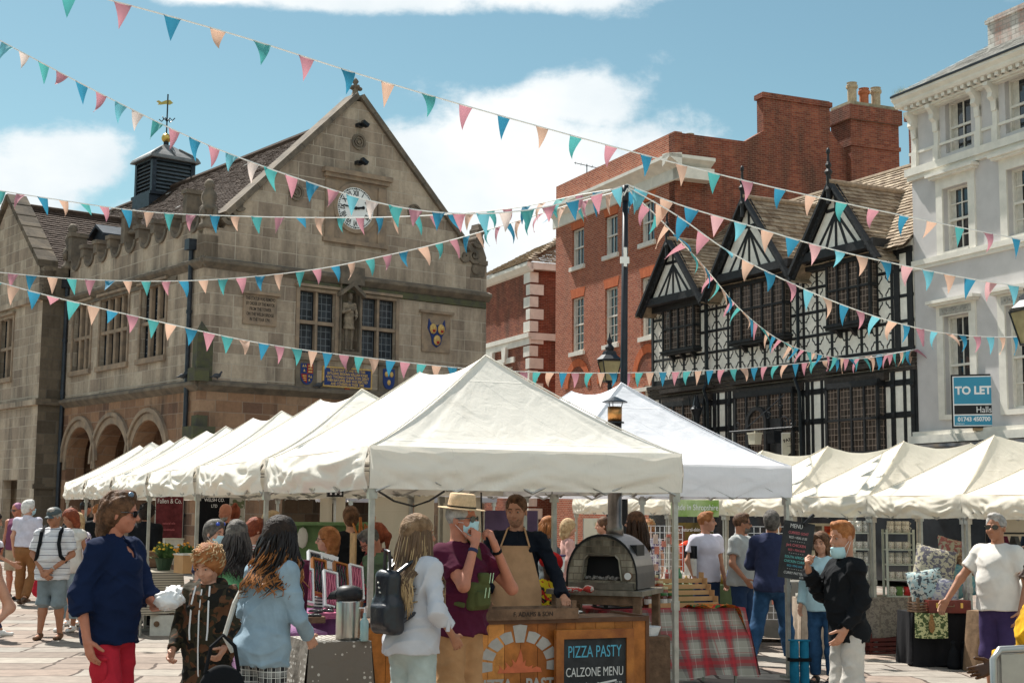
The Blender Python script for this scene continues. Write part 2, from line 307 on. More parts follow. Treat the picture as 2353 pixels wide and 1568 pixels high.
# ================================================================ ground
def gz(x, y):
    return -0.02 * max(0.0, min(x, 9) - 1.0) if y < 40 else -0.02 * max(0.0, min(x, 9) - 1.0) * max(0, 1 - (y - 40) / 10)
def flagstones():
    m = bpy.data.materials.new('worn_flagstones'); m.use_nodes = True; t = m.node_tree; b = t.nodes['Principled BSDF']; b.inputs['Roughness'].default_value = .85; b.inputs['Specular IOR Level'].default_value = .25
    co = N(t, 'ShaderNodeTexCoord'); n = N(t, 'ShaderNodeTexNoise', i_Scale=1.6, i_Detail=3.0); t.links.new(co.outputs['Object'], n.inputs['Vector'])
    ma = N(t, 'ShaderNodeMapping'); ma.inputs['Rotation'].default_value = (0, 0, R(-4)); t.links.new(co.outputs['Object'], ma.inputs[0])
    va = N(t, 'ShaderNodeVectorMath', operation='MULTIPLY_ADD'); t.links.new(n.outputs['Color'], va.inputs[0]); va.inputs[1].default_value = (.16, .16, 0); t.links.new(ma.outputs[0], va.inputs[2])
    br = N(t, 'ShaderNodeTexBrick'); br.inputs['Scale'].default_value = 1; br.inputs['Brick Width'].default_value = 1.15; br.inputs['Row Height'].default_value = .62; br.inputs['Mortar Size'].default_value = .022; br.inputs['Mortar Smooth'].default_value = .4
    br.squash = 1.7; br.squash_frequency = 3; br.offset = .37; br.offset_frequency = 2
    br.inputs['Color1'].default_value = (0, 0, 0, 1); br.inputs['Color2'].default_value = (1, 1, 1, 1); br.inputs['Mortar'].default_value = (.3, .3, .3, 1); t.links.new(va.outputs[0], br.inputs['Vector'])
    rp = N(t, 'ShaderNodeValToRGB'); e = rp.color_ramp.elements; e[0].color = (.19, .155, .13, 1); e[1].color = (.33, .29, .245, 1); q = e.new(.35); q.color = (.28, .215, .175, 1); q = e.new(.7); q.color = (.26, .235, .205, 1)
    t.links.new(br.outputs['Color'], rp.inputs[0])
    n2 = N(t, 'ShaderNodeTexNoise', i_Scale=5.0, i_Detail=9.0, i_Roughness=.65); t.links.new(co.outputs['Object'], n2.inputs['Vector'])
    mp = N(t, 'ShaderNodeMapRange', i_1=.3, i_2=.7, i_3=.72, i_4=1.2); t.links.new(n2.outputs[0], mp.inputs[0])
    mm = N(t, 'ShaderNodeMix', data_type='RGBA', blend_type='MULTIPLY', i_0=1.0); t.links.new(rp.outputs[0], mm.inputs[6]); t.links.new(mp.outputs[0], mm.inputs[7])
    mo = N(t, 'ShaderNodeMix', data_type='RGBA'); t.links.new(br.outputs['Fac'], mo.inputs[0]); t.links.new(mm.outputs[2], mo.inputs[6]); mo.inputs[7].default_value = (.07, .05, .04, 1); t.links.new(mo.outputs[2], b.inputs['Base Color'])
    h = mth(t, 'ADD', mth(t, 'MULTIPLY', br.outputs['Fac'], -1.0), mth(t, 'MULTIPLY', n2.outputs[0], .8)); bp = N(t, 'ShaderNodeBump', i_Strength=.6, i_Distance=.02); t.links.new(h, bp.inputs['Height']); t.links.new(bp.outputs[0], b.inputs['Normal'])
    return m
g = MB()
def gfn(u, v):
    x = -60 + 120 * u; y = -20 + 140 * v; return (x, y, gz(x, y))
g.grid(gfn, 120, 140); tag(g.build('pavement', flagstones(), smooth=True), kind='structure')
g = MB(); g.quad((-900, -900, -.6), (900, -900, -.6), (900, 1500, -.6), (-900, 1500, -.6)); tag(g.build('ground', M('distant_ground', (.2, .19, .15), .95, .3, .05)), kind='structure')

# ================================================================ the old stone market hall
def stone_window(par, x0, x1, z0, z1, cols, rows, MM, glass, dep=.24, surround=True, sm=None):
    """dressed stone mullioned window in wall plane y=0 of frame MM; the glass is its own sub-part"""
    f = MB(MM); s = .11 if surround else 0.0; sm = sm or TRIMW
    if surround:
        for a in ((x0 - s, x0, z0 - s, z1 + s), (x1, x1 + s, z0 - s, z1 + s)): f.box(a[0], a[1], -.035, .02, a[2], a[3])
        f.box(x0, x1, -.035, .02, z1, z1 + s); f.box(x0 - s * 1.3, x1 + s * 1.3, -.09, .02, z0 - s * 1.4, z0)
        f.box(x0 - s * 1.5, x1 + s * 1.5, -.11, .02, z1 + s, z1 + s * 1.7)
    w = .10
    for i in range(1, cols):
        x = x0 + (x1 - x0) * i / cols; f.prism([(x - w / 2, .02), (x - w / 2 + .03, -.01 + .03), (x, .01), (x + w / 2 - .03, .02), (x + w / 2, .05), (x + w / 2, dep), (x - w / 2, dep)], z0, z1, 'z')
    for j in range(1, rows):
        z = z0 + (z1 - z0) * (j / rows); f.box(x0, x1, .03, dep - .01, z - w / 2, z + w / 2)
    wf = f.build('window', sm, par)
    p = MB(MM)
    for i in range(cols):
        for j in range(rows):
            a = x0 + (x1 - x0) * i / cols + (w / 2 if i else 0); b_ = x0 + (x1 - x0) * (i + 1) / cols - (w / 2 if i < cols - 1 else 0)
            c = z0 + (z1 - z0) * j / rows + (w / 2 if j else 0); d = z0 + (z1 - z0) * (j + 1) / rows - (w / 2 if j < rows - 1 else 0)
            p.box(a, b_, dep - .06, dep - .04, c, d, 0)
            for q in ((a, a + .03), (b_ - .03, b_)): p.box(q[0], q[1], dep - .085, dep - .05, c, d, 1)
            p.box(a + .03, b_ - .03, dep - .085, dep - .05, c, c + .03, 1); p.box(a + .03, b_ - .03, dep - .085, dep - .05, d - .03, d, 1)
    p.build('pane', [glass, IRON], wf)
    return wf
HO = (-8.355, 38.0); HRZ = math.atan2(.62375, .78162)
hall = thing('market_hall', (HO[0], HO[1], 0), HRZ, 'old sandstone market hall with a clock gable, scalloped parapet and round arches', 'building')
MS = Matrix(((0, 1, 0, 0), (-1, 0, 0, 0), (0, 0, 1, 0), (0, 0, 0, 1)))
GX, GXR, AX, AZ = .55, 9.05, 4.8, 13.85
# front wall, lower then upper storey
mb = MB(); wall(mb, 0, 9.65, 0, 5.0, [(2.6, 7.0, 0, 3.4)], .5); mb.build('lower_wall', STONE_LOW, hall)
mb = MB(); wall(mb, 0, 9.65, 5.0, 8.4, [(2.98, 4.16, 6.12, 7.9), (5.06, 6.26, 6.12, 7.9), (4.29, 4.95, 6.25, 8.15)], .26)
mb.prism([(0, 8.4), (9.65, 8.4), (9.65, 9.35), (GXR, 9.35), (GXR - .25, 9.85), (AX + .12, AZ - .12), (AX - .12, AZ - .12), (GX + .3, 9.85), (GX, 9.35), (0, 9.35)], 0, .45, 'y')
mb.box(0.0, 9.65, .30, .32, 5.0, 8.4); mb.build('wall', STONE, hall)
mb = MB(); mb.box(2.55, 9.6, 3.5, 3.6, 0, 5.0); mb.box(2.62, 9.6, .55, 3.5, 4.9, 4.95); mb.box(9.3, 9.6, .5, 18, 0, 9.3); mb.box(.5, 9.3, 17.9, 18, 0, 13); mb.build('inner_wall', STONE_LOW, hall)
# gable coping, cornices, plinth mouldings
cp = MB()
for (xa, za), (xb, zb) in (((GX + .1, 9.7), (AX, AZ)), ((GXR - .1, 9.7), (AX, AZ))):
    n = 9
    for i in range(n):
        a = i / n; b_ = (i + 1) / n - .0015
        x0_, z0_, x1_, z1_ = xa + (xb - xa) * a, za + (zb - za) * a, xa + (xb - xa) * b_, za + (zb - za) * b_
        dx, dz = x1_ - x0_, z1_ - z0_; L = math.hypot(dx, dz); nx, nz_ = -dz / L * .16, dx / L * .16
        if nz_ < 0: nx, nz_ = -nx, -nz_
        cp.prism([(x0_, z0_), (x1_, z1_), (x1_ + nx, z1_ + nz_), (x0_ + nx, z0_ + nz_)], -.12, .58, 'y')
for zz, pr in ((5.02, .2), (8.36, .17)):
    cp.prism([(0, zz - .16), (-pr * .5, zz - .08), (-pr, zz), (-pr, zz + .08), (0, zz + .16)], -.1, 9.75, 'x')
    M0 = cp.M; cp.M = MS; cp.prism([(0, zz - .16), (-pr * .5, zz - .08), (-pr, zz), (-pr, zz + .08), (0, zz + .16)], -9.7, .1, 'x'); cp.M = M0
cp.build('coping', [TRIM], hall)
ms_ = MB()
ms_.prism([(0, 5.18), (-.19, 5.10), (0, 5.17)], -.1, 9.75, 'x'); ms_.prism([(-.001, 8.2), (-.06, 8.17), (-.06, 8.0), (-.001, 7.98)], 3.0, 9.6, 'x')
ms_.prism([(-.22, -.22), (.3, -.1), (-.1, .3)], 5.1, 6.3, 'z'); ms_.box(-.32, .1, -.32, .1, 5.1, 5.45)
ms_.prism([(-.3, -.3), (.35, -.3), (-.3, .35)], 2.6, 3.9, 'z'); ms_.prism([(-.12, -.12), (.2, -.12), (-.12, .2)], 3.9, 4.2, 'z')
ms_.build('mossy_ledge', MOSS, hall)
mb = MB(); mb.add([(-.22, -.22, 6.3), (.3, -.1, 6.3), (-.1, .3, 6.3), (-.02, -.02, 6.75)], [(0, 1, 3), (1, 2, 3), (2, 0, 3)]); mb.build('buttress_cap', MOSS, hall)
# side wall (plane x=0) with arcade
A3 = [(2.05, 4.25), (4.55, 6.85), (7.1, 9.2)]
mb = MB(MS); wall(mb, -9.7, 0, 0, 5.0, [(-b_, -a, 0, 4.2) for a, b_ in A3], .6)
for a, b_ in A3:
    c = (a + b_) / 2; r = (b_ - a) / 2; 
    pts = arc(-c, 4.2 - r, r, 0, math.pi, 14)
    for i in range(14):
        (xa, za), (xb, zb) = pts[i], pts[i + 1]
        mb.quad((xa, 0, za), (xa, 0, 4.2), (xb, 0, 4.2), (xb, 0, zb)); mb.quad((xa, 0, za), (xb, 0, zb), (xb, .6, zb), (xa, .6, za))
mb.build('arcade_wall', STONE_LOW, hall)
vs = MB(MS)
for a, b_ in A3:
    c = (a + b_) / 2; r = (b_ - a) / 2
    for rr, ww, pr in ((r + .02, .20, .03), (r + .24, .12, .09)):
        o1 = arc(-c, 4.2 - r, rr, 0, math.pi, 18); o2 = arc(-c, 4.2 - r, rr + ww, 0, math.pi, 18)
        for i in range(18): vs.prism([o1[i], o1[i + 1], o2[i + 1], o2[i]], -pr, .01, 'y')
    for xx in (-b_ - .16, -a): vs.box(xx, xx + .16, -.05, .02, 2.9, 4.2 - r)
    vs.cut()
vs.build('arch_moulding', TRIMW, hall)
mb = MB(); mb.quad((2.6, 1.0, 0), (2.6, 10, 0), (2.6, 10, 5), (2.6, 1.0, 5)); mb.quad((.6, 9.5, 0), (2.6, 9.5, 0), (2.6, 9.5, 5), (.6, 9.5, 5)); mb.quad((.6, 1.0, 0), (2.6, 1.0, 0), (2.6, 1.0, 5), (.6, 1.0, 5)); mb.quad((.3, 1, 4.9), (2.6, 1, 4.9), (2.6, 10, 4.9), (.3, 10, 4.9)); mb.build('arcade_interior', STONE_LOW, hall)
SW = [(2.3, 3.95), (4.85, 6.9), (7.65, 9.05)]
mb = MB(MS); wall(mb, -9.7, 0, 5.0, 8.4, [(-b_, -a, 6.0, 8.05) for a, b_ in SW], .26)
mb.box(-9.7, 0, .0, .4, 8.4, 9.12)
# scalloped parapet: U shapes with merlons between
NP = 9; w_ = 9.4 / NP
for i in range(NP):
    x0_ = -9.55 + i * w_; xc = x0_ + w_ / 2; r = .34
    lo = arc(xc, 9.62, r, math.pi, 2 * math.pi, 10)
    for k in range(10): mb.prism([(lo[k][0], 9.12), (lo[k + 1][0], 9.12), lo[k + 1], lo[k]], 0, .4, 'y')
    mb.box(x0_, xc - r, 0, .4, 9.12, 9.62); mb.box(xc + r, x0_ + w_, 0, .4, 9.12, 9.62)
mb.build('side_wall', STONE, hall)
mb = MB(MS)
for i in range(NP):
    x0_ = -9.55 + i * w_; xc = x0_ + w_ / 2; r = .34
    o1 = arc(xc, 9.62, r - .07, math.pi, 2 * math.pi, 12); o2 = arc(xc, 9.62, r + .03, math.pi, 2 * math.pi, 12)
    for k in range(12): mb.prism([o1[k], o1[k + 1], o2[k + 1], o2[k]], -.06, .46, 'y')
    mx = x0_; h = 10.02 if i % 4 else 10.55
    mb.box(mx - .13, mx + .13, -.06, .46, 9.62, h - .12); mb.box(mx - .18, mx + .18, -.1, .5, h - .12, h); mb.cut()
mb.build('merlon', TRIM, hall)
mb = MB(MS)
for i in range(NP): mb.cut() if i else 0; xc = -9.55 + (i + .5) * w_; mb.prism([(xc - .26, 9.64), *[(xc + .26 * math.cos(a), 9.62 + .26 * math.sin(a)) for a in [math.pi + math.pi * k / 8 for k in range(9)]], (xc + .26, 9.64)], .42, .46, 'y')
mb.build('scallop_shade', M('painted_scallop_shade', (.045, .065, .10), .4, .3, 5), hall)  # dark blue half discs painting the skylit shadow inside the scallops
for a, b_ in SW: stone_window(hall, -b_, -a, 6.0, 8.05, 4 if b_ - a > 1.8 else 3, 2, MS, LEAD1)
mb = MB(MS); mb.box(-9.6, -1.6, -.05, .02, 8.06, 8.16); mb.build('drip_mould', TRIM, hall)
for a, b_ in ((2.98, 4.16), (5.06, 6.26)): stone_window(hall, a, b_, 6.12, 7.9, 2, 2, None, LEAD1)
# lead drainpipes
for px_, py_ in ((-.09, .62), (-.08, 9.55)):
    d = MB(); d.tube([(px_, py_, .2), (px_, py_, 9.0)], .065, 10)
    d.box(px_ - .14, px_ + .12, py_ - .14, py_ + .14, 8.75, 9.05)
    for z in (1.5, 3.4, 5.3, 7.0): d.tube([(px_, py_, z), (px_, py_, z + .1)], .085, 10)
    d.build('drainpipe', LEADM, hall)
# roof of real tiles
rf = MB(); tiles(rf, (.25, .5, 9.25), (0, 17.5, 0), (4.55, 0, 4.05), 74, 46, jit=.006)
rf.quad((.3, .45, 9.25), (4.8, .45, 13.25), (4.8, 18, 13.25), (.3, 18, 9.25)); rf.quad((9.3, .45, 9.25), (4.8, .45, 13.3), (4.8, 18, 13.3), (9.3, 18, 9.25))
rf.tube([(4.8, .45, 13.36), (4.8, 18, 13.30)], .11, 8); rf.build('roof', TILE, hall)
# niche, gable finial, scrolls, roundels
nm = MB(); nm.box(4.27, 4.31, -.12, .02, 6.2, 8.2); nm.box(4.93, 4.97, -.12, .02, 6.2, 8.2)
nm.prism([(4.2, 7.95), (4.62, 8.28), (5.04, 7.95), (5.04, 7.83), (4.62, 8.15), (4.2, 7.83)], -.26, .02, 'y'); nm.box(4.22, 5.02, -.2, 0.02, 8.2, 8.72); nm.box(4.3, 4.94, -.24, .02, 6.06, 6.25)
nm.lathe([(.05, -.35), (.14, -.2), (.24, -.05), (.3, 0)], (4.62, -.05, 6.06), 12); nm.build('niche_canopy', TRIM, hall)
fn = MB(); fn.lathe([(.34, -.15), (.3, .05), (.2, .12), (.17, .3), (.13, .42), (.16, .47), (.12, .52), (.2, .62), (.22, .72), (.12, .8), (.08, .85), (.13, .92), (.16, 1.02), (.1, 1.14), (.02, 1.25)], (AX, .2, AZ), 12)
for sgn in (-1, 1): fn.ball((AX + .25 * sgn, .2, AZ + .62), (.14, .12, .13), 10); fn.ball((AX, .2 + .22 * sgn, AZ + .66), (.1, .12, .11), 8)
fn.v = [(AX + (x - AX) * .62, .2 + (y - .2) * .62, AZ + .02 + (z - AZ) * .5) for x, y, z in fn.v]; fn.build('gable_finial', TRIM, hall, True)
def scroll(mb, cx, cz, r, sgn, y0, y1, turns=1.6, th=.1, start=-90):
    pts = []
    n = 34
    for i in range(n + 1):
        a = R(start) + sgn * 2 * math.pi * turns * i / n; rr = r * (1 - .8 * i / n); pts.append((cx + rr * math.cos(a), cz + rr * math.sin(a)))
    for i in range(n):
        (xa, za), (xb, zb) = pts[i], pts[i + 1]; k = th * (1 - .5 * i / n)
        nx, nz_ = (cx - xa), (cz - za); L = math.hypot(nx, nz_) + 1e-6; nx2, nz2 = (cx - xb), (cz - zb); L2 = math.hypot(nx2, nz2) + 1e-6
        mb.prism([(xa, za), (xb, zb), (xb + nx2 / L2 * min(k, L2), zb + nz2 / L2 * min(k, L2)), (xa + nx / L * min(k, L), za + nz_ / L * min(k, L))], y0, y1, 'y')
sc = MB()
for cx, cz, r, sg, st in ((.72, 9.72, .30, 1, 200), (.98, 10.05, .2, -1, -20), (9.12, 9.62, .3, -1, -20), (8.78, 9.55, .22, 1, 200), (9.28, 10.1, .26, 1, 200), (9.38, 10.45, .17, -1, -20), (9.18, 9.2, .2, -1, 0)): scroll(sc, cx, cz, r, sg, -.08, .4, 1.5, .13, st) if cx > 2 else 0
sc.prism([(9.0, 8.9), (9.55, 9.0), (9.62, 9.6), (9.45, 10.0), (9.5, 10.6), (9.3, 10.65), (9.2, 10.2), (9.1, 9.6)], -.02, .35, 'y'); sc.box(9.3, 9.66, -.05, .4, 9.35, 9.5)
sc.cut(); [scroll(sc, *q, -.08, .4, 1.5, .13, w) for *q, w in ((.72, 9.72, .30, 1, 200), (.98, 10.05, .2, -1, -20))]; sc.build('scroll_ornament', TRIM, hall)
pn = MB()
for (cx, cy, z0_, s) in ((.18, .2, 9.3, 1.0), (.15, 9.9, 9.4, 1.1), (.2, 5.2, 9.9, .55)):
    pn.lathe([(.3 * s, 0), (.28 * s, .12), (.2 * s, .2 * s), (.2 * s, .5 * s), (.27 * s, .55 * s), (.24 * s, .62 * s), (.17 * s, .7 * s), (.22 * s, .85 * s), (.2 * s, 1.0 * s), (.11 * s, 1.15 * s), (.15 * s, 1.22 * s), (.13 * s, 1.32 * s), (.05 * s, 1.4 * s)], (cx, cy, z0_), 10)
    for q in range(4): a = q * math.pi / 2 + .4; pn.ball((cx + .24 * s * math.cos(a), cy + .24 * s * math.sin(a), z0_ + .42 * s), (.09 * s, .09 * s, .17 * s), 8)
    pn.cut()
pn.build('pinnacle', TRIM, hall, True)
rd = MB()
for cx, cz in ((2.77, 10.68), (4.82, 12.5), (6.85, 10.68)):
    for r1, r2, pr in ((.24, .18, .05), (.14, .1, .05), (.06, .0, .05)):
        o1 = arc(cx, cz, r1, 0, 2 * math.pi, 20); o2 = arc(cx, cz, r2, 0, 2 * math.pi, 20)
        for i in range(20): rd.prism([o1[i], o1[i + 1], o2[i + 1], o2[i]], -pr, .01, 'y')
    rd.cut()
rd.build('roundel', TRIM, hall)
ck = MB(); ck.box(3.72, 5.82, -.03, .02, 9.5, 11.5); 
for a in (3.72, 5.52): ck.box(a, a + .3, -.075, -.03, 9.5, 11.2)
ck.box(3.6, 5.95, -.2, .02, 11.42, 11.56); ck.box(3.66, 5.88, -.13, .02, 11.3, 11.42); ck.box(3.66, 5.88, -.1, .02, 9.4, 9.52)
o1 = arc(4.72, 10.48, .74, 0, 2 * math.pi, 36); o2 = arc(4.72, 10.48, .62, 0, 2 * math.pi, 36)
for i in range(36): ck.prism([o1[i], o1[i + 1], o2[i + 1], o2[i]], -.10, -.03, 'y')
ck.build('clock_surround', TRIMW, hall)
fl = MB()
for z in (12.98, 11.85): fl.cut() if z < 12 else 0; fl.box(4.7, 4.9, -.2, 0, z - .05, z + .05); fl.boxm(Matrix.Translation((4.86, -.28, z + .02)) @ Matrix.Rotation(.5, 4, 'Y'), .22, .16, .11)
fl.build('floodlight', IRON, hall)
# corner turret of the far wing with its own roof
wg = MB(); wall(wg, -.8, 0, 0, 8.4, [], .2, y=9.7); wg.box(-.8, 0, 9.7, 10.1, 8.4, 9.4)
wg.box(-.9, .0, 9.58, 9.7, 4.95, 5.15); wg.box(-.95, .0, 9.56, 9.7, 8.3, 8.5); wg.box(-.86, -.02, 9.64, 9.7, 2.3, 2.45)
wg.build('wing_wall', STONE_DARK, hall)
wg = MB(MS); wg.M = Matrix.Translation((-.8, 0, 0)) @ MS
wall(wg, -17.5, -9.7, 0, 8.4, [(-13.6, -12.2, 6.0, 8.0), (-12.6, -11.2, 0, 2.6)], .3)
wg.prism([(-17.5, 8.4), (-9.7, 8.4), (-9.7, 9.3), (-10.1, 9.4), (-13.3, 12.1), (-16.5, 9.4), (-17.5, 9.3)], 0, .4, 'y')
wg.box(-17.5, -9.8, .5, .6, 0, 9); wg.box(-17.6, -9.6, -.14, 0, 4.95, 5.12); wg.box(-17.6, -9.6, -.14, 0, 8.3, 8.48); wg.build('wing_front', STONE, hall)
wg = MB(); wg.M = Matrix.Translation((-.8, 0, 0)) @ MS
for s_ in (-1, 1):
    for i in range(6):
        a, b_ = i / 6, (i + 1) / 6 - .02; xa, za, xb, zb = -13.3 - s_ * 3.3 * (1 - a), 9.45 + 2.75 * a, -13.3 - s_ * 3.3 * (1 - b_), 9.45 + 2.75 * b_
        wg.prism([(xa, za), (xb, zb), (xb, zb + .22), (xa, za + .22)], -.12, .55, 'y')
wg.build('wing_coping', STONE_DARK, hall)
stone_window(hall, -13.5, -12.3, 6.0, 8.0, 2, 2, Matrix.Translation((-.8, 0, 0)) @ MS, LEAD1)
wr = MB(); tiles(wr, (-.6, 10.1, 9.3), (6.8, 0, 0), (0, 3.2, 2.7), 30, 30); wr.quad((-.6, 10.1, 9.2), (6, 10.1, 9.2), (6, 13.3, 11.95), (-.6, 13.3, 11.95)); wr.quad((-.6, 16.1, 9.2), (6, 16.1, 9.2), (6, 13.3, 11.95), (-.6, 13.3, 11.95)); wr.tube([(-.5, 13.3, 12.03), (5, 13.3, 12.03)], .1, 8); wr.build('wing_roof', TILE, hall)
dm = MB(); dm.box(.9, 2.2, 9.0, 10.0, 9.6, 10.5); dm.lathe([(.0, 0), (.0, 0)], (0, 0, 0), 3)
dm = MB(); dm.prism([(8.95, 9.6), (10.05, 9.6), (10.05, 10.55), (9.5, 10.85), (8.95, 10.55)], .9, 2.2, 'x'); dm.prism([(8.85, 10.5), (9.5, 10.85), (10.15, 10.5), (10.15, 10.58), (9.5, 10.95), (8.85, 10.58)], .75, 2.6, 'x'); dm.build('roof_dormer', LEADM, hall)
# louvred cupola
cu = thing('cupola', (0, 0, 0), 0, 'square lead-clad cupola with louvres standing on the dark tiled ridge', 'cupola'); cu.location = Vector((HO[0], HO[1], 0)) + Matrix.Rotation(HRZ, 3, 'Z') @ Vector((4.8, 13.2, -.4)); cu.rotation_euler = (0, 0, HRZ)
b1 = MB(); b1.box(-.92, .78, -.75, .7, 11.8, 13.35); b1.box(-.92, .92, -.84, .84, 13.35, 13.45); b1.box(-.1, .1, -.72, -.68, 12.4, 13.2); b1.build('base', LEADM, cu)
b1 = MB()
for sx_ in (-1, 1):
    for sy_ in (-1, 1): b1.box(sx_ * .76 - .08, sx_ * .76 + .08, sy_ * .68 - .08, sy_ * .68 + .08, 13.45, 14.72)
b1.box(-.68, .68, -.6, .6, 13.45, 14.72); b1.box(-.84, .84, -.76, .76, 14.62, 14.74); b1.build('lantern_frame', LEADM, cu)
b1 = MB()
for k in range(8):
    z = 13.5 + k * .14
    b1.add([(-.68, -.74, z), (.68, -.74, z), (.68, -.62, z + .12), (-.68, -.62, z + .12), (-.68, -.72, z - .02), (.68, -.72, z - .02)], [(0, 1, 2, 3), (4, 5, 1, 0)])
    b1.add([(-.82, -.6, z), (-.82, .6, z), (-.70, .6, z + .12), (-.70, -.6, z + .12), (-.8, -.6, z - .02), (-.8, .6, z - .02)], [(0, 1, 2, 3), (4, 5, 1, 0)])
b1.build('louvres', M('slate_grey_louvre', (.09, .11, .13), .5, .2, 5), cu)
b1 = MB()
prof = [(.98, 14.74), (.93, 14.84), (.72, 15.0), (.4, 15.22), (.16, 15.4)]
for i in range(4):
    r1, z1 = prof[i]; r2, z2 = prof[i + 1]
    for k in range(4):
        c = [(-1, -1), (1, -1), (1, 1), (-1, 1)]; p, q = c[k], c[(k + 1) % 4]
        b1.quad((p[0] * r1, p[1] * r1 * .92, z1), (q[0] * r1, q[1] * r1 * .92, z1), (q[0] * r2, q[1] * r2 * .92, z2), (p[0] * r2, p[1] * r2 * .92, z2))
for k in (-.5, 0, .5): b1.tube([(k * 1.8, -.86, 14.84), (k * 1.4, -.72, 15.0), (k * .7, -.38, 15.24)], .03, 6)
b1.box(-.98, .98, -.9, .9, 14.7, 14.745); b1.build('cap_roof', M('grey_lead_roof', (.17, .17, .17), .5, .2, 4), cu)
b1 = MB(); b1.tube([(0, 0, 15.35), (0, 0, 15.6)], .1, 8); b1.tube([(0, 0, 15.6), (0, 0, 17.35)], .028, 8)
for a in range(4):
    c, s = math.cos(a * math.pi / 2 + .6), math.sin(a * math.pi / 2 + .6); b1.tube([(0, 0, 16.3), (c * .12, s * .12, 16.44), (c * .22, s * .22, 16.33), (c * .33, s * .33, 16.42)], .02, 5)
b1.build('weathervane_rod', IRON, cu)
b1 = MB(); b1.ball((0, 0, 15.68), .18, 16); b1.build('gilt_ball', GOLD, cu, True)
b1 = MB(); b1.prism([(x * .72, 17.0 + (z - 18.35) * .72) for x, z in [(-.62, 18.35), (-.5, 18.42), (-.35, 18.36), (-.1, 18.5), (.12, 18.55), (.3, 18.42), (.12, 18.3), (-.1, 18.3), (-.35, 18.22), (-.55, 18.18), (-.48, 18.28)]], -.015, .015, 'y'); b1.build('vane', GOLD, cu)
# clock
CLW = M('clock_white', (.82, .84, .84), .5); BLK = M('black_paint', (.01, .01, .012), .5)
def hall_thing(nm, x, y, z, label, cat, group=None): return thing(nm, Vector((HO[0], HO[1], 0)) + Matrix.Rotation(HRZ, 3, 'Z') @ Vector((x, y, z)), HRZ, label, cat, group)
ckt = hall_thing('clock', 4.72, -.06, 10.48, 'round white clock with black Roman numerals high in the stone gable', 'clock')
b1 = MB(); b1.prism(arc(0, 0, .63, 0, 2 * math.pi, 40)[:-1], -.03, .02, 'y'); b1.build('clock_face', CLW, ckt)
b1 = MB()
for i in range(60): a = i * math.pi / 30; r = .020 if i % 5 else .028; b1.prism(arc(.575 * math.sin(a), .575 * math.cos(a), r, 0, 2 * math.pi, 8)[:-1], -.04, -.028, 'y')
b1.build('minute_dots', BLK, ckt)
for i, s in enumerate(['XII', 'I', 'II', 'III', 'IIII', 'V', 'VI', 'VII', 'VIII', 'IX', 'X', 'XI']):
    a = i * math.pi / 6; text(s, .21, BLK, ckt, (.44 * math.sin(a), -.036, .44 * math.cos(a)), (R(90), -a if False else a, 0), name='numeral', bold=.006, sx=.62 if len(s) > 3 else .75)
b1 = MB()
def hand(mb, a, L, w): c, s = math.sin(a), math.cos(a); mb.prism([(-.12 * c - w * s, -.12 * s + w * c), (-.12 * c + w * s, -.12 * s - w * c), (L * .75 * c + w * 1.3 * s, L * .75 * s - w * 1.3 * c), (L * c, L * s), (L * .75 * c - w * 1.3 * s, L * .75 * s + w * 1.3 * c)], -.06, -.045, 'y')
hand(b1, R(-84), .46, .016); hand(b1, R(80), .32, .024); b1.prism(arc(.26 * math.sin(R(80)), .26 * math.cos(R(80)), .05, 0, 6.28, 10)[:-1], -.06, -.045, 'y'); b1.prism(arc(0, 0, .05, 0, 6.28, 12)[:-1], -.07, -.045, 'y'); b1.build('clock_hands', BLK, ckt)
# inscriptions and shields
INK = M('dark_incised_lettering', (.04, .03, .025), .9); BLUE = M('heraldic_blue', (.018, .04, .16), .5, .2, 8); GPT = M('gold_paint', (.55, .36, .12), .5, .2, 20); RED = M('heraldic_red', (.30, .02, .015), .5)
pl = hall_thing('stone_plaque', 1.72, 0, 7.2, 'pale carved stone tablet with black lettering left of the statue', 'plaque')
b1 = MB(); b1.box(-.52, .52, -.05, 0, -.42, .42); b1.box(-.6, .6, -.12, 0, .42, .5); b1.build('tablet', TRIMW, pl)
for k, s in enumerate(['THIS STATUE WAS REMOVD', 'BY ORDER OF THE MAYOR', 'FROM THE TOWER', 'ON THE WELSH BRIDGE', 'IN THE YEAR 1791.']): text(s, .13, INK, pl, (0, -.052, .3 - k * .145), sx=.56 if k < 2 else .6, bold=.002)
pl = hall_thing('painted_plaque', 4.6, 0, 5.5, 'blue painted board with five lines of gold lettering', 'plaque')
b1 = MB(); b1.box(-.81, .81, -.05, 0, -.27, .27); b1.build('board', BLUE, pl); b1 = MB()
for q in ((-.83, .83, .25, .29), (-.83, .83, -.29, -.25), (-.83, -.79, -.25, .25), (.79, .83, -.25, .25)): b1.box(q[0], q[1], -.07, 0, q[2], q[3])
b1.build('gold_border', GPT, pl)
for k, s in enumerate(['THE XV DAY OF IVNE WAS THIS', 'BVYLDING BEGONN WILLIAM IONES', 'AND THOMAS CHARLTON GENT', 'THEN BAYLIFFES AND WAS ERECTED', 'AND COVERED IN THEIR TIME']): text(s, .105, GPT, pl, (0, -.053, .19 - k * .097), sx=.92 if len(s) < 25 else .78, bold=.003)
b1 = MB(); b1.prism(arc(0, -.36, .09, 0, 6.28, 12)[:-1], -.05, 0, 'y'); b1.build('date_boss', RED, pl); text('1596', .09, GPT, pl, (0, -.055, -.36), sx=.8)
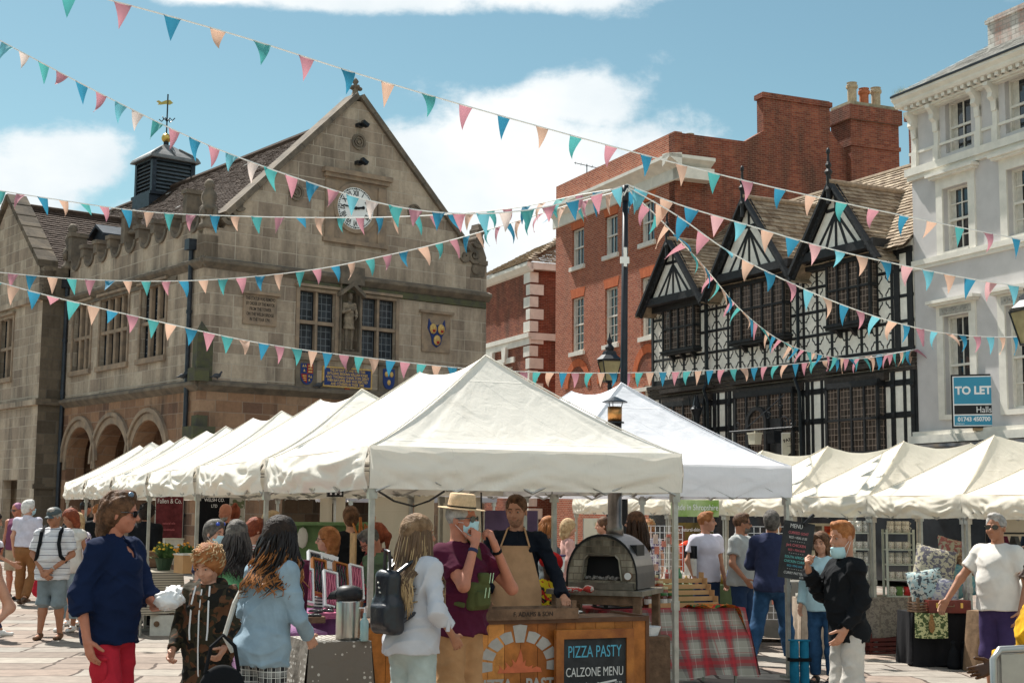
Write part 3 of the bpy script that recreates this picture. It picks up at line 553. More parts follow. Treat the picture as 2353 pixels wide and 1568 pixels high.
def shield(mb, w, h, y0, y1, m=0, cx=0, cz=0):
    p = [(-w, h), (w, h), (w, -h * .2)] + [(w * math.cos(a), -h * .2 - h * .8 * math.sin(a)) for a in [math.pi * k / 12 for k in range(1, 12)]] + [(-w, -h * .2)]
    mb.prism([(cx + a, cz + b_) for a, b_ in p], y0, y1, 'y', m)
for (x, z, kind, lab) in ((3.24, 5.52, 0, 'quartered red and blue royal shield with gold charges left of the blue board'), (6.01, 5.55, 1, 'blue shield with three gold leopard faces below the right window')):
    sh = hall_thing('heraldic_shield', x, 0, z, lab, 'coat of arms'); b1 = MB(); b1.box(-.34, .34, -.05, 0, -.42, .42); b1.box(-.4, .4, -.1, 0, .4, .48); b1.build('stone_frame', TRIM, sh)
    b1 = MB(); shield(b1, .2, .3, -.075, -.05, 0); b1.build('field', BLUE, sh)
    if kind == 0:
        b1 = MB(); b1.box(.0, .19, -.085, -.074, .02, .29); b1.prism([(-.19, .0), (0, .0), (0, -.26), (-.1, -.2), (-.17, -.1)], -.085, -.074, 'y'); b1.build('red_quarter', RED, sh); b1 = MB()
        for cx, cz in ((-.13, .22), (-.06, .22), (-.095, .09), (.06, -.06), (.13, -.08), (.07, -.17)): b1.prism([(cx - .03, cz - .03), (cx, cz + .045), (cx + .03, cz - .03), (cx, cz - .015)], -.095, -.075, 'y')
        for k in range(3): b1.box(.03, .16, -.095, -.084, .05 + k * .08, .09 + k * .08); b1.box(-.15 + k * .02, -.03, -.095, -.084, -.07 - k * .06, -.04 - k * .06)
        b1.build('gold_charges', GPT, sh)
    else:
        b1 = MB()
        for cx, cz in ((-.09, .14), (.09, .14), (0, -.1)): b1.ball((cx, -.08, cz), (.065, .03, .085), 10)
        b1.build('gold_faces', GPT, sh, True)
sh = hall_thing('carved_crest', 7.71, 0, 7.1, 'ornate stone panel with a blue crest and three gilded leopard heads', 'coat of arms'); b1 = MB(); b1.box(-.52, .52, -.05, 0, -.62, .55); b1.box(-.62, .62, -.13, 0, .55, .63); b1.build('stone_frame', TRIMW, sh)
b1 = MB(); b1.prism([(-.29, .38), (-.22, .25), (0, .2), (.22, .25), (.29, .38), (.33, .1), (.2, -.15), (.15, -.38), (0, -.48), (-.15, -.38), (-.2, -.15), (-.33, .1)], -.08, -.05, 'y'); b1.build('field', BLUE, sh); b1 = MB()
for cx, cz in ((-.15, .08), (.15, .08), (0, -.26)): b1.ball((cx, -.1, cz), (.13, .06, .16), 12); b1.ball((cx, -.15, cz + .02), (.07, .04, .07), 8)
b1.build('gilded_heads', GPT, sh, True); b1 = MB()
for cx, cz in ((-.15, .02), (.15, .02), (0, -.33)): b1.ball((cx, -.15, cz), (.06, .03, .05), 8)
b1.build('red_tongue', RED, sh)

# ================================================================ sash windows of the brick and rendered houses
def sash(par, x0, x1, z0, z1, nx_, nz_, MM, dep=.14, fm=None, curt=True, sill=None, name='window'):
    f = MB(MM); fm = fm or WHITE; b_ = .055
    for a in ((x0, x0 + b_), (x1 - b_, x1)): f.box(a[0], a[1], dep - .06, dep + .02, z0, z1)
    f.box(x0, x1, dep - .055, dep + .02, z0, z0 + b_ * 1.4); f.box(x0, x1, dep - .055, dep + .02, z1 - b_, z1); zm = (z0 + z1) / 2; f.box(x0, x1, dep - .05, dep + .015, zm - .03, zm + .03)
    for i in range(1, nx_): x = x0 + (x1 - x0) * i / nx_; f.box(x - .014, x + .014, dep - .02, dep + .01, z0, z1)
    for j in range(1, nz_):
        z = z0 + (z1 - z0) * j / nz_
        if abs(z - zm) > .05: f.box(x0, x1, dep - .018, dep + .012, z - .014, z + .014)
    w = f.build(name, fm, par)
    p = MB(MM); p.box(x0 + .02, x1 - .02, dep + .02, dep + .03, z0 + .02, z1 - .02); p.build('pane', GLASS, w)
    if curt:
        c = MB(MM)
        for s_ in (0, 1):
            a = x0 + .05 if s_ == 0 else x1 - .05 - (x1 - x0) * .2
            c.grid(lambda u, v: (a + u * (x1 - x0) * .2, dep + .008 + .004 * math.sin(u * 22), z0 + .08 + v * (z1 - z0 - .12)), 12, 1)
        c.build('curtain', CURT, w)
    if sill is not None:
        s = MB(MM); s.box(x0 - .12, x1 + .12, -.1, dep - .05, z0 - .16, z0 - .002); s.build('sill', sill, w)
    return w
ORANGE = masonry('rubbed_orange_brick', (.50, .12, .045), (.60, .17, .07), (.40, .12, .06), .07, .4, .004, 0, (.3, .08, .04), .3, bump=.2)
def flat_arch(mb, x0, x1, z, h=.30, sp=.14, y=-.012): mb.prism([(x0 - .02, z), (x1 + .02, z), (x1 + sp, z + h), (x0 - sp, z + h)], y, .05, 'y')
# ---- three-storey red brick house (faces: B1 to the square, B2 the flank wall with chimneys)
BO = (5.62, 48.5)
bh = thing('brick_house', (BO[0], BO[1], 0), math.atan2(-.9156, .402), 'three-storey red brick house with white cornice and tall chimney stacks', 'building')
# local frame: x runs right along the street front, y inwards; corner at x=0
L1 = -9.6; TW = [(-8.08, -7.05), (-5.24, -4.24), (-2.42, -1.45)]
holes = [(a, b_, 11.35, 12.85) for a, b_ in TW] + [(a, b_, 7.95, 10.1) for a, b_ in TW] + [(-8.0, -7.1, 4.0, 6.0), (-5.2, -4.3, 4.0, 6.0), (-2.3, -1.4, 3.6, 6.2)]
mb = MB(); wall(mb, L1, 0, 0, 14.9, holes, .16); mb.box(L1, 0, .34, .36, 0, 14.9); mb.quad((L1, 0, 0), (L1, 8, 0), (L1, 8, 14.9), (L1, 0, 14.9)); mb.box(L1, 0, 0, .3, 14.9, 14.96); mb.build('wall', BRICK, bh)
oa = MB()
for a, b_ in TW: flat_arch(oa, a, b_, 12.85); oa.cut(); flat_arch(oa, a, b_, 10.1, .36); oa.cut()
for a, b_ in TW:
    c = (a + b_) / 2; r = .82
    o1 = arc(c, 6.55, r, 0, math.pi, 20); o2 = arc(c, 6.55, r + .3, 0, math.pi, 20)
    for i in range(20): oa.prism([o1[i], o1[i + 1], o2[i + 1], o2[i]], -.03, .02, 'y')
    oa.cut()
oa.build('orange_arch', ORANGE, bh)
mb = MB()
for a, b_ in TW: c = (a + b_) / 2; mb.prism(arc(c, 6.55, .8, 0, math.pi, 16), -.006, -.004, 'y'); mb.cut()
mb.build('arch_infill', BRICK_DARK, bh)
for a, b_ in TW: sash(bh, a, b_, 11.35, 12.85, 2, 2, None, sill=WHITE); sash(bh, a, b_, 7.95, 10.1, 2, 6, None, sill=WHITE)
sash(bh, -8.0, -7.1, 4.0, 6.0, 2, 4, None); sash(bh, -5.2, -4.3, 4.0, 6.0, 2, 4, None); sash(bh, -2.3, -1.4, 3.6, 6.2, 2, 5, None)
cn = MB(); pr = [(0, 13.2), (-.06, 13.22), (-.06, 13.62), (-.34, 13.82), (-.5, 13.9), (-.5, 14.02), (0, 14.08)]
cn.prism(pr, L1 - .2, .5, 'x'); cn.box(-.01, .5, -.06, 1.3, 13.2, 13.62); cn.prism([(0, 13.62), (.34, 13.82), (.5, 13.9), (.5, 14.02), (0, 14.08)], -.5, 1.35, 'y'); cn.cut()
cn.box(L1, 0, -.05, 0, 6.0, 6.15); cn.build('cornice', WHITE, bh)
B2 = MB(); B2.M = Matrix(((0, -1, 0, 0), (1, 0, 0, 0), (0, 0, 1, 0), (0, 0, 0, 1)))
# flank: plane x=0 seen from +x; local s along +y
fl2 = MB(); fl2.M = Matrix(((0, -1, 0, 0), (1, 0, 0, 0), (0, 0, 1, 0), (0, 0, 0, 1)))
prof2 = [(0, 0), (9.6, 0), (9.6, 14.0), (7.25, 15.1), (6.75, 15.55), (6.6, 15.75), (6.6, 16.85), (3.68, 16.85), (3.68, 15.4), (2.9, 14.92), (0, 14.92)]
fl2.prism(prof2, 0, .4, 'y'); fl2.box(3.6, 6.68, -.06, .46, 16.62, 16.8)
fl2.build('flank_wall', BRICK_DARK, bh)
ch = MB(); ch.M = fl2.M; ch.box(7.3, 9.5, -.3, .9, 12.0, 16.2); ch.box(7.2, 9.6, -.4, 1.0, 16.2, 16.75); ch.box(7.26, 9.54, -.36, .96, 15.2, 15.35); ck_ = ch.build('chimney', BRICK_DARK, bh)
POT = M('buff_clay_pot', (.42, .33, .22), .85, .2, 10); POTR = M('terracotta_pot', (.40, .13, .06), .85, .2, 10)
for k, (s, mm, h) in enumerate(((7.85, POT, .95), (8.4, POTR, .8), (8.95, POT, .9))):
    p = MB(); p.M = fl2.M; p.lathe([(.2, 0), (.2, .1), (.17, .14), (.17, h - .25), (.22, h - .2), (.22, h - .1), (.17, h - .06), (.2, h)], (s, .3, 16.85), 12); p.build('chimney_pot', mm, ck_)
p = MB(); p.M = fl2.M; p.box(7.3, 9.5, -.3, .9, 16.75, 16.9); p.build('flaunching', M('mortar_cap', (.3, .26, .18), .95, .3, 5), ck_)
for k in range(2):
    p = MB(); p.lathe([(.16, 0), (.14, .1), (.14, .5), (.19, .55), (.19, .62), (.14, .66), (.17, .8)], (-3.2 + k * .55, 2.2, 14.95), 12); p.build('chimney_pot', POT, bh)
rf = MB(); rf.box(-3.7, -2.2, 1.7, 2.7, 14.2, 14.97); rf.quad((L1, .3, 14.3), (0, .3, 14.3), (0, 8, 14.6), (L1, 8, 14.6)); rf.build('roof', TILE, bh)
ant = thing('tv_aerial', (0, 0, 0), 0, 'thin television aerial on the brick parapet', 'aerial'); ant.location = bh.matrix_basis @ Vector((-7.2, .15, 14.9)) if False else Matrix.LocRotScale(bh.location, bh.rotation_euler, None) @ Vector((-7.2, .2, 14.9)); p = MB(); p.tube([(0, 0, 0), (0, 0, .5)], .02, 5); p.tube([(-.5, 0, .55), (.5, .1, .35)], .015, 5)
for k in range(5): p.tube([(-.45 + k * .22, -.2, .54 - k * .045), (-.45 + k * .22, .22, .54 - k * .045)], .01, 4)
p.build('aerial_rods', IRON, ant)
# ---- low brick house behind, with quoins and a stone tile roof
BC = (X(1217, 62) * .994 + .02, 62.0)
qh = thing('quoined_house', (BC[0], BC[1], 0), math.atan2(-.9156, .402), 'lower red brick house with white quoins and mossy stone tile roof', 'building')
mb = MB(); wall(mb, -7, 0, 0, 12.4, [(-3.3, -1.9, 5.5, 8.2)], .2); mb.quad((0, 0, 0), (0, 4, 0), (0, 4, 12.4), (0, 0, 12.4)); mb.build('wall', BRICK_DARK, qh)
qo = MB()
for k in range(22):
    w = .62 if k % 2 else .36; z = .3 + k * .545
    qo.box(-w, .05, -.05, .3, z, z + .46); qo.box(-.02, .06, 0, .62 if not k % 2 else .36, z, z + .455)
qo.build('quoins', WHITE, qh)
cn = MB(); cn.prism([(0, 12.2), (-.12, 12.25), (-.3, 12.45), (-.3, 12.6), (0, 12.6)], -7.2, .3, 'x'); cn.box(-.0, .3, -.1, 4, 12.3, 12.6); cn.cut(); cn.box(-7, .12, -.14, 0, 9.3, 9.5); cn.box(-7, .08, -.07, 0, 9.0, 9.3); cn.box(.0, .1, 0, 4, 9.2, 9.5); cn.build('cornice', WHITE, qh)
rf = MB(); tiles(rf, (-7.3, -.3, 12.6), (7.6, 0, 0), (0, 4.0, 2.2), 26, 20, mask=lambda u, v: u < 1 - v * .18, jit=.012, th=.03); tiles(rf, (.3, -.3, 12.6), (0, 6, 0), (-2.2, 0, 2.2), 22, 20, mask=lambda u, v: u > v * .5, jit=.012, th=.03); rf.quad((-7, -.2, 12.55), (.2, -.2, 12.55), (-1.5, 3.7, 14.6), (-7, 3.7, 14.6)); rf.build('roof', SLATE, qh)
sash(qh, -3.2, -2.0, 5.5, 8.2, 3, 6, None, curt=False)
w2 = MB(); w2.box(-3.6, -1.6, -.08, .0, 8.35, 8.6); w2.prism([(-2.75, 8.4), (-2.45, 8.4), (-2.35, 9.1), (-2.85, 9.1)], -.16, 0, 'y'); w2.prism([(-4.9, 8.6), (-4.6, 8.0), (-4.2, 8.0), (-3.95, 8.6), (-3.9, 9.0), (-4.95, 9.0)], -.15, 0, 'y'); w2.build('keystone', WHITE, qh)
ex = MB(); ex.box(.3, 6, 3.0, 9, 0, 8.8); ex.build('side_extension', BRICK_DARK, qh); ex = MB(); ex.box(.3, 6, 2.9, 3, 8.6, 9.1)
for k in range(16): w = .55 if k % 2 else .32; ex.box(.28, .28 + w, 2.93, 3.2, .3 + k * .52, .74 + k * .52)
ex.build('extension_trim', WHITE, qh)
rf = MB(); tiles(rf, (.3, 2.9, 9.1), (5, 0, 0), (0, 3.0, 2.6), 18, 14, th=.03); rf.build('extension_roof', TILE, qh)
sash(qh, 1.4, 2.3, 5.2, 8.0, 2, 4, Matrix.Translation((0, 2.84, 0)), curt=False)

# ---- pale lilac rendered house on the right
WO = (10.588, 37.0); WRZ = math.atan2(-.91637, .40034)
wh = thing('rendered_house', (WO[0], WO[1], 0), WRZ, 'pale lilac rendered house with white bracketed cornice and sash windows', 'building')
WU = [(1.35, 2.3), (3.5, 4.6), (6.0, 6.9)]
holes = [(a, b_, 10.95, 12.3) for a, b_ in WU] + [(a, b_, 8.4, 10.05) for a, b_ in ((1.2, 2.15), (3.5, 4.6), (6.0, 7.0))] + [(a, b_, 4.25, 6.75) for a, b_ in ((1.1, 2.05), (3.3, 4.4), (5.8, 6.8))]
mb = MB(); wall(mb, 0, 9, 0, 12.75, holes, .22); mb.quad((0, 0, 0), (0, 9, 0), (0, 9, 12.75), (0, 0, 12.75)); mb.quad((9, 0, 0), (9, 9, 0), (9, 9, 12.75), (9, 0, 12.75)); mb.box(0, 9, .5, .6, 2.9, 12.7); mb.build('wall', LILAC, wh)
mb = MB(); mb.box(-.02, 9, -.14, -.02, 0, 2.9); mb.build('shop_front', M('dark_shop_window', (.03, .035, .04), .12, .3, 1.5, spec=.6), wh)
tr = MB()
tr.box(-.12, 9, -.16, 0, 10.62, 10.82); tr.box(-.08, 9, -.1, 0, 10.5, 10.62); tr.cut(); tr.box(0, 9, -.1, 0, 8.2, 8.34); tr.box(0, 9, -.06, 0, 8.1, 8.2); tr.cut(); tr.box(-.1, 9, -.22, 0, 3.55, 3.75); tr.box(-.06, 9, -.14, 0, 3.75, 3.86)
tr.build('string_course', WHITE, wh)
tr = MB(); tr.box(-.1, 9, -.45, 0, 2.9, 3.5); tr.box(-.14, 9, -.5, 0, 3.42, 3.5); tr.build('shop_fascia', M('weathered_blue_grey_fascia', (.10, .12, .15), .7, .3, 3, .3, 10, c2=(.2, .17, .14)), wh)
for (a, b_, z0_, z1_, hd) in [(1.2, 2.15, 8.4, 10.05, .35), (3.5, 4.6, 8.4, 10.05, .35), (6.0, 7.0, 8.4, 10.05, .35), (1.1, 2.05, 4.25, 6.75, .42), (3.3, 4.4, 4.25, 6.75, .42), (5.8, 6.8, 4.25, 6.75, .42)]:
    w = sash(wh, a, b_, z0_, z1_, 2, 4, None, dep=.2)
    s = MB(); s.box(a - .24, a, -.05, .0, z0_ - .12, z1_ + .28); s.box(b_, b_ + .24, -.05, .0, z0_ - .12, z1_ + .28); s.box(a, b_, -.05, 0, z1_, z1_ + .28)
    s.box(a - .34, b_ + .34, -.2, 0, z1_ + .28, z1_ + .34); s.box(a - .4, b_ + .4, -.26, 0, z1_ + .34, z1_ + .42); s.box(a, b_, -.08, .15, z0_ - .13, z0_ - .002); s.build('surround', WHITE, w)
    if z0_ < 5:
        s = MB(); s.box(a - .1, b_ + .1, -.06, -.05, z1_ + .03, z1_ + .22)
        for k in range(7): cx = a + (b_ - a) * (k + .5) / 7; o1 = arc(cx, z1_ + .125, .065, 0, 6.28, 10); o2 = arc(cx, z1_ + .125, .035, 0, 6.28, 10); [s.prism([o1[i], o1[i + 1], o2[i + 1], o2[i]], -.085, -.06, 'y') for i in range(10)]
        s.build('carved_panel', M('grey_carved_panel', (.42, .41, .38), .8, .2, 8), w)
for a, b_ in WU: sash(wh, a, b_, 10.95, 12.3, 2, 2, None, dep=.2)
tr = MB()
def bracket(x, w=.16):
    tr.prism([(0, 12.3), (-.34, 12.3), (-.34, 12.2), (-.25, 12.14), (-.2, 12.05), (-.22, 11.93), (-.12, 11.85), (-.1, 11.6), (0, 11.6)], x - w / 2, x + w / 2, 'x'); tr.box(x - w / 2 - .02, x + w / 2 + .02, -.1, 0, 10.82, 11.25); tr.box(x - w / 2, x + w / 2, -.07, 0, 11.25, 11.9)
for x in (.2, 1.05, 2.6, 3.2, 4.9, 5.6, 7.2): bracket(x); tr.cut()
tr.build('bracket', WHITE, wh); tr = MB(); tr.box(-.05, 9, -.05, 0, 11.2, 11.27); tr.cut(); tr.box(.1, 9, -.18, 0, 12.24, 12.34); tr.build('moulding', WHITE, wh)
WSH = Matrix.Translation((.42, 0, -.28)) @ Matrix.Diagonal((1, .72, 1, 1)); cn = MB(WSH); cn.box(-.2, 9, -.36, 0, 12.56, 12.62); k = 0
while k * .24 < 9: cn.box(-.2 + k * .24, -.08 + k * .24, -.54, -.34, 12.62, 12.74); k += 1
cn.prism([(0, 12.72), (-.6, 12.72), (-.66, 12.78), (-.66, 12.84), (-.8, 12.92), (-.8, 13.0), (0, 13.0)], -.5, 9, 'x'); cn.build('cornice', WHITE, wh)
gt = MB(WSH); gt.box(-.5, 9, -.84, -.7, 12.99, 13.04); gt.build('gutter', IRON, wh)
rf = MB(WSH); tiles(rf, (-.5, -.8, 13.04), (9.5, 0, 0), (0, 6.4, 2.75), 34, 24, mask=lambda u, v: u > v * .30, jit=.004, th=.012); rf.quad((-.4, -.7, 13.0), (9, -.7, 13.0), (9, 4.2, 15.3), (2.3, 4.2, 15.3)); rf.quad((-.4, -.7, 13.0), (-.4, 8.5, 13.0), (2.3, 4.2, 15.3), (2.3, 4.2, 15.3)); rf.build('roof', GREYSLATE, wh)
cw = MB(); cw.box(1.95, 4.3, .95, 1.75, 13.0, 14.5); cw.box(1.9, 4.35, .9, 1.8, 14.34, 14.44); cw.build('chimney', masonry('whitewashed_brick', (.50, .47, .43), (.62, .60, .56), (.34, .31, .28), .3, .12, .012, .02, (.33, .10, .06), .85, bump=.6), wh)
wd = MB(WSH)
rnd = random.Random(3)
for k in range(130):
    x = -.45 + rnd.random() * .55; y = -.8 + rnd.random() * .4; h = .08 + rnd.random() * .22; a = rnd.random() * 6.28; wd.add([(x, y, 13.0), (x + .012, y, 13.0), (x + .1 * math.cos(a), y + .1 * math.sin(a), 13.0 + h)], [(0, 1, 2)])
for k in range(30): x = .1 + rnd.random() * .5; wd.add([(x, -.1, 10.82), (x + .015, -.1, 10.82), (x + rnd.uniform(-.06, .06), -.15, 10.9 + rnd.random() * .1)], [(0, 1, 2)])
tag(wd.build('roof_weeds', M('dry_gutter_weed', (.30, .26, .06), .9, .4, 20)), 'tuft of yellow weed in the gutter corner of the lilac house', 'weed'); o = bpy.data.objects['roof_weeds']; o.location = wh.location; o.rotation_euler = wh.rotation_euler
wm = Matrix.LocRotScale(Vector((WO[0], WO[1], 0)), wh.rotation_euler, None)
tl = thing('letting_board', (X(2240, 34.7), 34.7, 4.5), R(-20), 'blue and white TO LET board hung on the lilac house front', 'sign')
tl.scale = (.84,) * 3; SGB = M('sign_blue', (.04, .27, .42), .5); SGW = M('sign_white', (.8, .8, .8), .5)
b1 = MB(); b1.box(-.62, .62, -.05, .05, -.78, .78); b1.build('board', BLK, tl); b1 = MB(); b1.box(-.57, .57, -.056, -.05, -.73, .73); b1.build('white_border', SGW, tl)
b1 = MB(); b1.box(-.54, .54, -.060, -.055, -.08, .70); b1.box(-.54, .54, -.060, -.055, -.70, -.42); b1.build('blue_panel', SGB, tl); b1 = MB(); b1.box(-.54, .54, -.060, -.055, -.38, -.12); b1.build('black_panel', BLK, tl)
text('TO LET', .32, SGW, tl, (0, -.061, .3), bold=.012, sx=.95); text('Halls', .26, SGW, tl, (.5, -.061, -.26), ax='RIGHT', sx=.85); text('01743 450700', .17, SGW, tl, (0, -.061, -.53), bold=.006, sx=.92); text('hallsgb.com', .05, SGW, tl, (-.5, -.061, -.65), ax='LEFT')
bs_ = MB(); bs_.box(-.05, .35, -.03, .55, -.85, -.78); bs_.build('bracket_arm', M('bare_timber_arm', (.35, .25, .15), .8, .2, 9), tl)
gr = MB(); gr.box(8.5, 9.3, 4, 5.2, 10, 13.7)
bk = thing('brick_stack', (12.9, 43.5, 0), WRZ, 'narrow dark brick chimney stack rising behind the lilac house', 'chimney'); p = MB(); p.box(-.3, .3, -.4, .4, 9, 14.0); p.box(-.4, .4, -.5, .5, 14.0, 14.25); p.build('stack', BRICK_DARK, bk)
# ================================================================ half-timbered house with three gables
TRZ = math.atan2(-.88998, .45599)
th_ = thing('timber_house', (WO[0] - .02, WO[1] + .02, 0), TRZ, 'black and white half-timbered house with three steep tiled gables', 'building')
TL = -12.7
BAYS = [(-11.6, -9.75, 7.05, 8.5), (-7.75, -5.1, 6.98, 8.85), (-3.2, -1.35, 6.98, 8.9)]
mb = MB(); mb.box(TL, -.02, 0, .2, 0, 9.0); mb.box(TL, -.02, .2, 5.2, 0, 9.0); mb.build('plaster_wall', PLASTER, th_)
TR = random.Random(11)
tm = MB()
# upper floor framing
for z, h in ((6.05, .18), (6.82, .09), (7.5, .09), (8.2, .09), (8.72, .16)): tm.box(TL, 0, -.014, 0, z - h / 2, z + h / 2)
PX = []
x = TL + .1
while x < -.2: PX.append(x); x += .62
for x in PX: tm.box(x - .05, x + .05, -.017, 0, 6.0, 8.8)
for x, w in ((TL + .1, .12), (-.62, .2), (-.1, .16)): tm.box(x - w / 2, x + w / 2, -.04, 0, 5.9, 8.8)
def cusp(cx, cz, w, h):
    """four wavy braces leaving a white four-pointed star"""
    for sx_ in (-1, 1):
        for sz in (-1, 1):
            n = 7; r1, r2 = .74, .60
            for i in range(n):
                a0, a1 = i / n * math.pi / 2, (i + 1) / n * math.pi / 2
                bmp = lambda a: .07 * math.sin(a * 6)
                P = lambda a, r: (cx + sx_ * (w - math.cos(a) * (r + bmp(a)) * w), cz + sz * (h - math.sin(a) * (r + bmp(a)) * h))
                tm.prism([P(a0, r1), P(a1, r1), P(a1, r2), P(a0, r2)], -.01, 0, 'y')
rows = [(6.16, 6.76), (6.88, 7.44), (7.56, 8.14), (8.26, 8.62)]
for i in range(len(PX) - 1):
    cx = (PX[i] + PX[i + 1]) / 2
    if cx > -.85: continue
    for (za, zb) in rows:
        inb = any(a < cx < b_ and zb > c for a, b_, c, d in BAYS)
        if inb: continue
        cusp(cx, (za + zb) / 2, .25, (zb - za) / 2)
tm.build('timber_frame', BLACKTIM, th_)
# jetty mouldings and ground floor framing
jt = MB()
for k, (z, h, p) in enumerate(((5.9, .12, .12), (5.77, .09, .08), (5.66, .09, .05), (5.55, .1, .03))): jt.box(TL - .15, .05, -p, 0, z - h / 2, z + h / 2)
for a, b_ in ((-11.9, -9.0), (-7.9, -4.5), (-3.5, -.9)): jt.box(a, b_, -.22, 0, 5.66, 5.8); jt.box(a + .1, b_ - .1, -.2, 0, 5.3, 5.5)
jt.build('jetty_beam', M('carved_dark_oak', (.045, .036, .030), .7, .35, 12, .8, 16), th_)
sf = MB(); sf.box(TL, -.03, -.13, -.01, 0, 2.5); sf.box(TL, -.03, -.2, 0, 2.5, 2.75); sf.build('shop_front', M('dark_shop_window', (.03, .035, .04), .12), th_)
gf = MB()
GB = [(-11.6, -9.2, 3.6, 5.4), (-7.6, -4.75, 3.1, 5.45), (-3.3, -1.15, 3.4, 5.4)]
for z in (5.2, 4.35, 3.3, 2.6): gf.box(TL, 0, -.02, 0, z - .08, z + .08)
x = TL + .1
while x < 0:
    if not any(a < x < b_ for a, b_, c, d in GB): gf.box(x - .055, x + .055, -.02, 0, 0, 5.5)
    x += .42
for x in (TL + .1, -9.0, -8.2, -4.4, -3.55, -.85, -.1): gf.box(x - .07, x + .07, -.05, 0, 0, 5.5); gf.ball((x, -.06, 4.35), (.07, .04, .1), 8); gf.ball((x, -.06, 5.1), (.07, .04, .07), 8)
gf.build('ground_floor_frame', BLACKTIM, th_)
def oriel(x0, x1, z0, z1, cols, rows, dep=.3, sill=True, nm='window'):
    """projecting leaded window: posts, rails, moulded sill on brackets, panes as a sub-part"""
    f = MB(); pw = .075
    f.box(x0, x1, -dep, 0, z1, z1 + .14)
    for x in (x0, x1 - pw): f.box(x, x + pw, -dep, -dep + pw, z0, z1); f.box(x, x + pw, -pw * .4, 0, z0, z1)
    for i in range(1, cols): x = x0 + pw / 2 + (x1 - x0 - pw) * i / cols; f.box(x - .032, x + .032, -dep, -dep + .07, z0, z1)
    for j in range(rows + 1): z = z0 + (z1 - z0) * j / rows; f.box(x0, x1, -dep + .005, -dep + .065, z - .032, z + .032); f.box(x0, x0 + pw, -dep, 0, z - .05, z + .05); f.box(x1 - pw, x1, -dep, 0, z - .05, z + .05)
    if sill:
        for k, (h, p) in enumerate(((.0, .06), (.07, .02))): f.box(x0 - p, x1 + p, -dep - p, 0, z0 - .07 - h, z0 - .005 - h)
        for i in range(3):
            x = x0 + (x1 - x0) * (i + .5) / 3; f.prism([(0, z0 - .15), (-dep * .8, z0 - .15), (-.06, z0 - .34), (0, z0 - .36)], x - .05, x + .05, 'x')
    w = f.build(nm, BLACKTIM, th_)
    p = MB(); p.box(x0 + .03, x1 - .03, -dep + .05, -dep + .06, z0, z1); p.box(x0 + .04, x0 + .05, -dep + .05, 0, z0, z1); p.box(x1 - .05, x1 - .04, -dep + .05, 0, z0, z1); p.build('pane', LEAD2, w)
    p = MB(); p.box(x0 + .06, x1 - .06, -.04, -.02, z0, z1); p.build('dark_room', BLK, w)
    return w
for a, b_, c, d in BAYS: oriel(a, b_, c, d, 5 if b_ - a > 2.5 else 4, 2)
for a, b_, c, d in GB: oriel(a, b_, c, d - .2, 5 if b_ - a > 2.5 else 4, 2, .3, sill=False)
# arched doorway window in the middle bay
d = MB(); o1 = arc(-6.35, 4.4, .5, 0, math.pi, 14); o2 = arc(-6.35, 4.4, .38, 0, math.pi, 14)
for i in range(14): d.prism([o1[i], o1[i + 1], o2[i + 1], o2[i]], -.42, -.3, 'y')
for x in (-6.85, -5.97): d.box(x, x + .12, -.42, -.3, 2.6, 4.4)
d.box(-5.75, -5.2, -.36, -.3, 3.0, 4.5); dw = d.build('doorway', BLACKTIM, th_); d = MB(); d.box(-6.75, -5.95, -.34, -.33, 2.6, 4.4); d.prism(arc(-6.35, 4.4, .4, 0, math.pi, 12), -.34, -.33, 'y'); d.build('pane', LEAD2, dw)
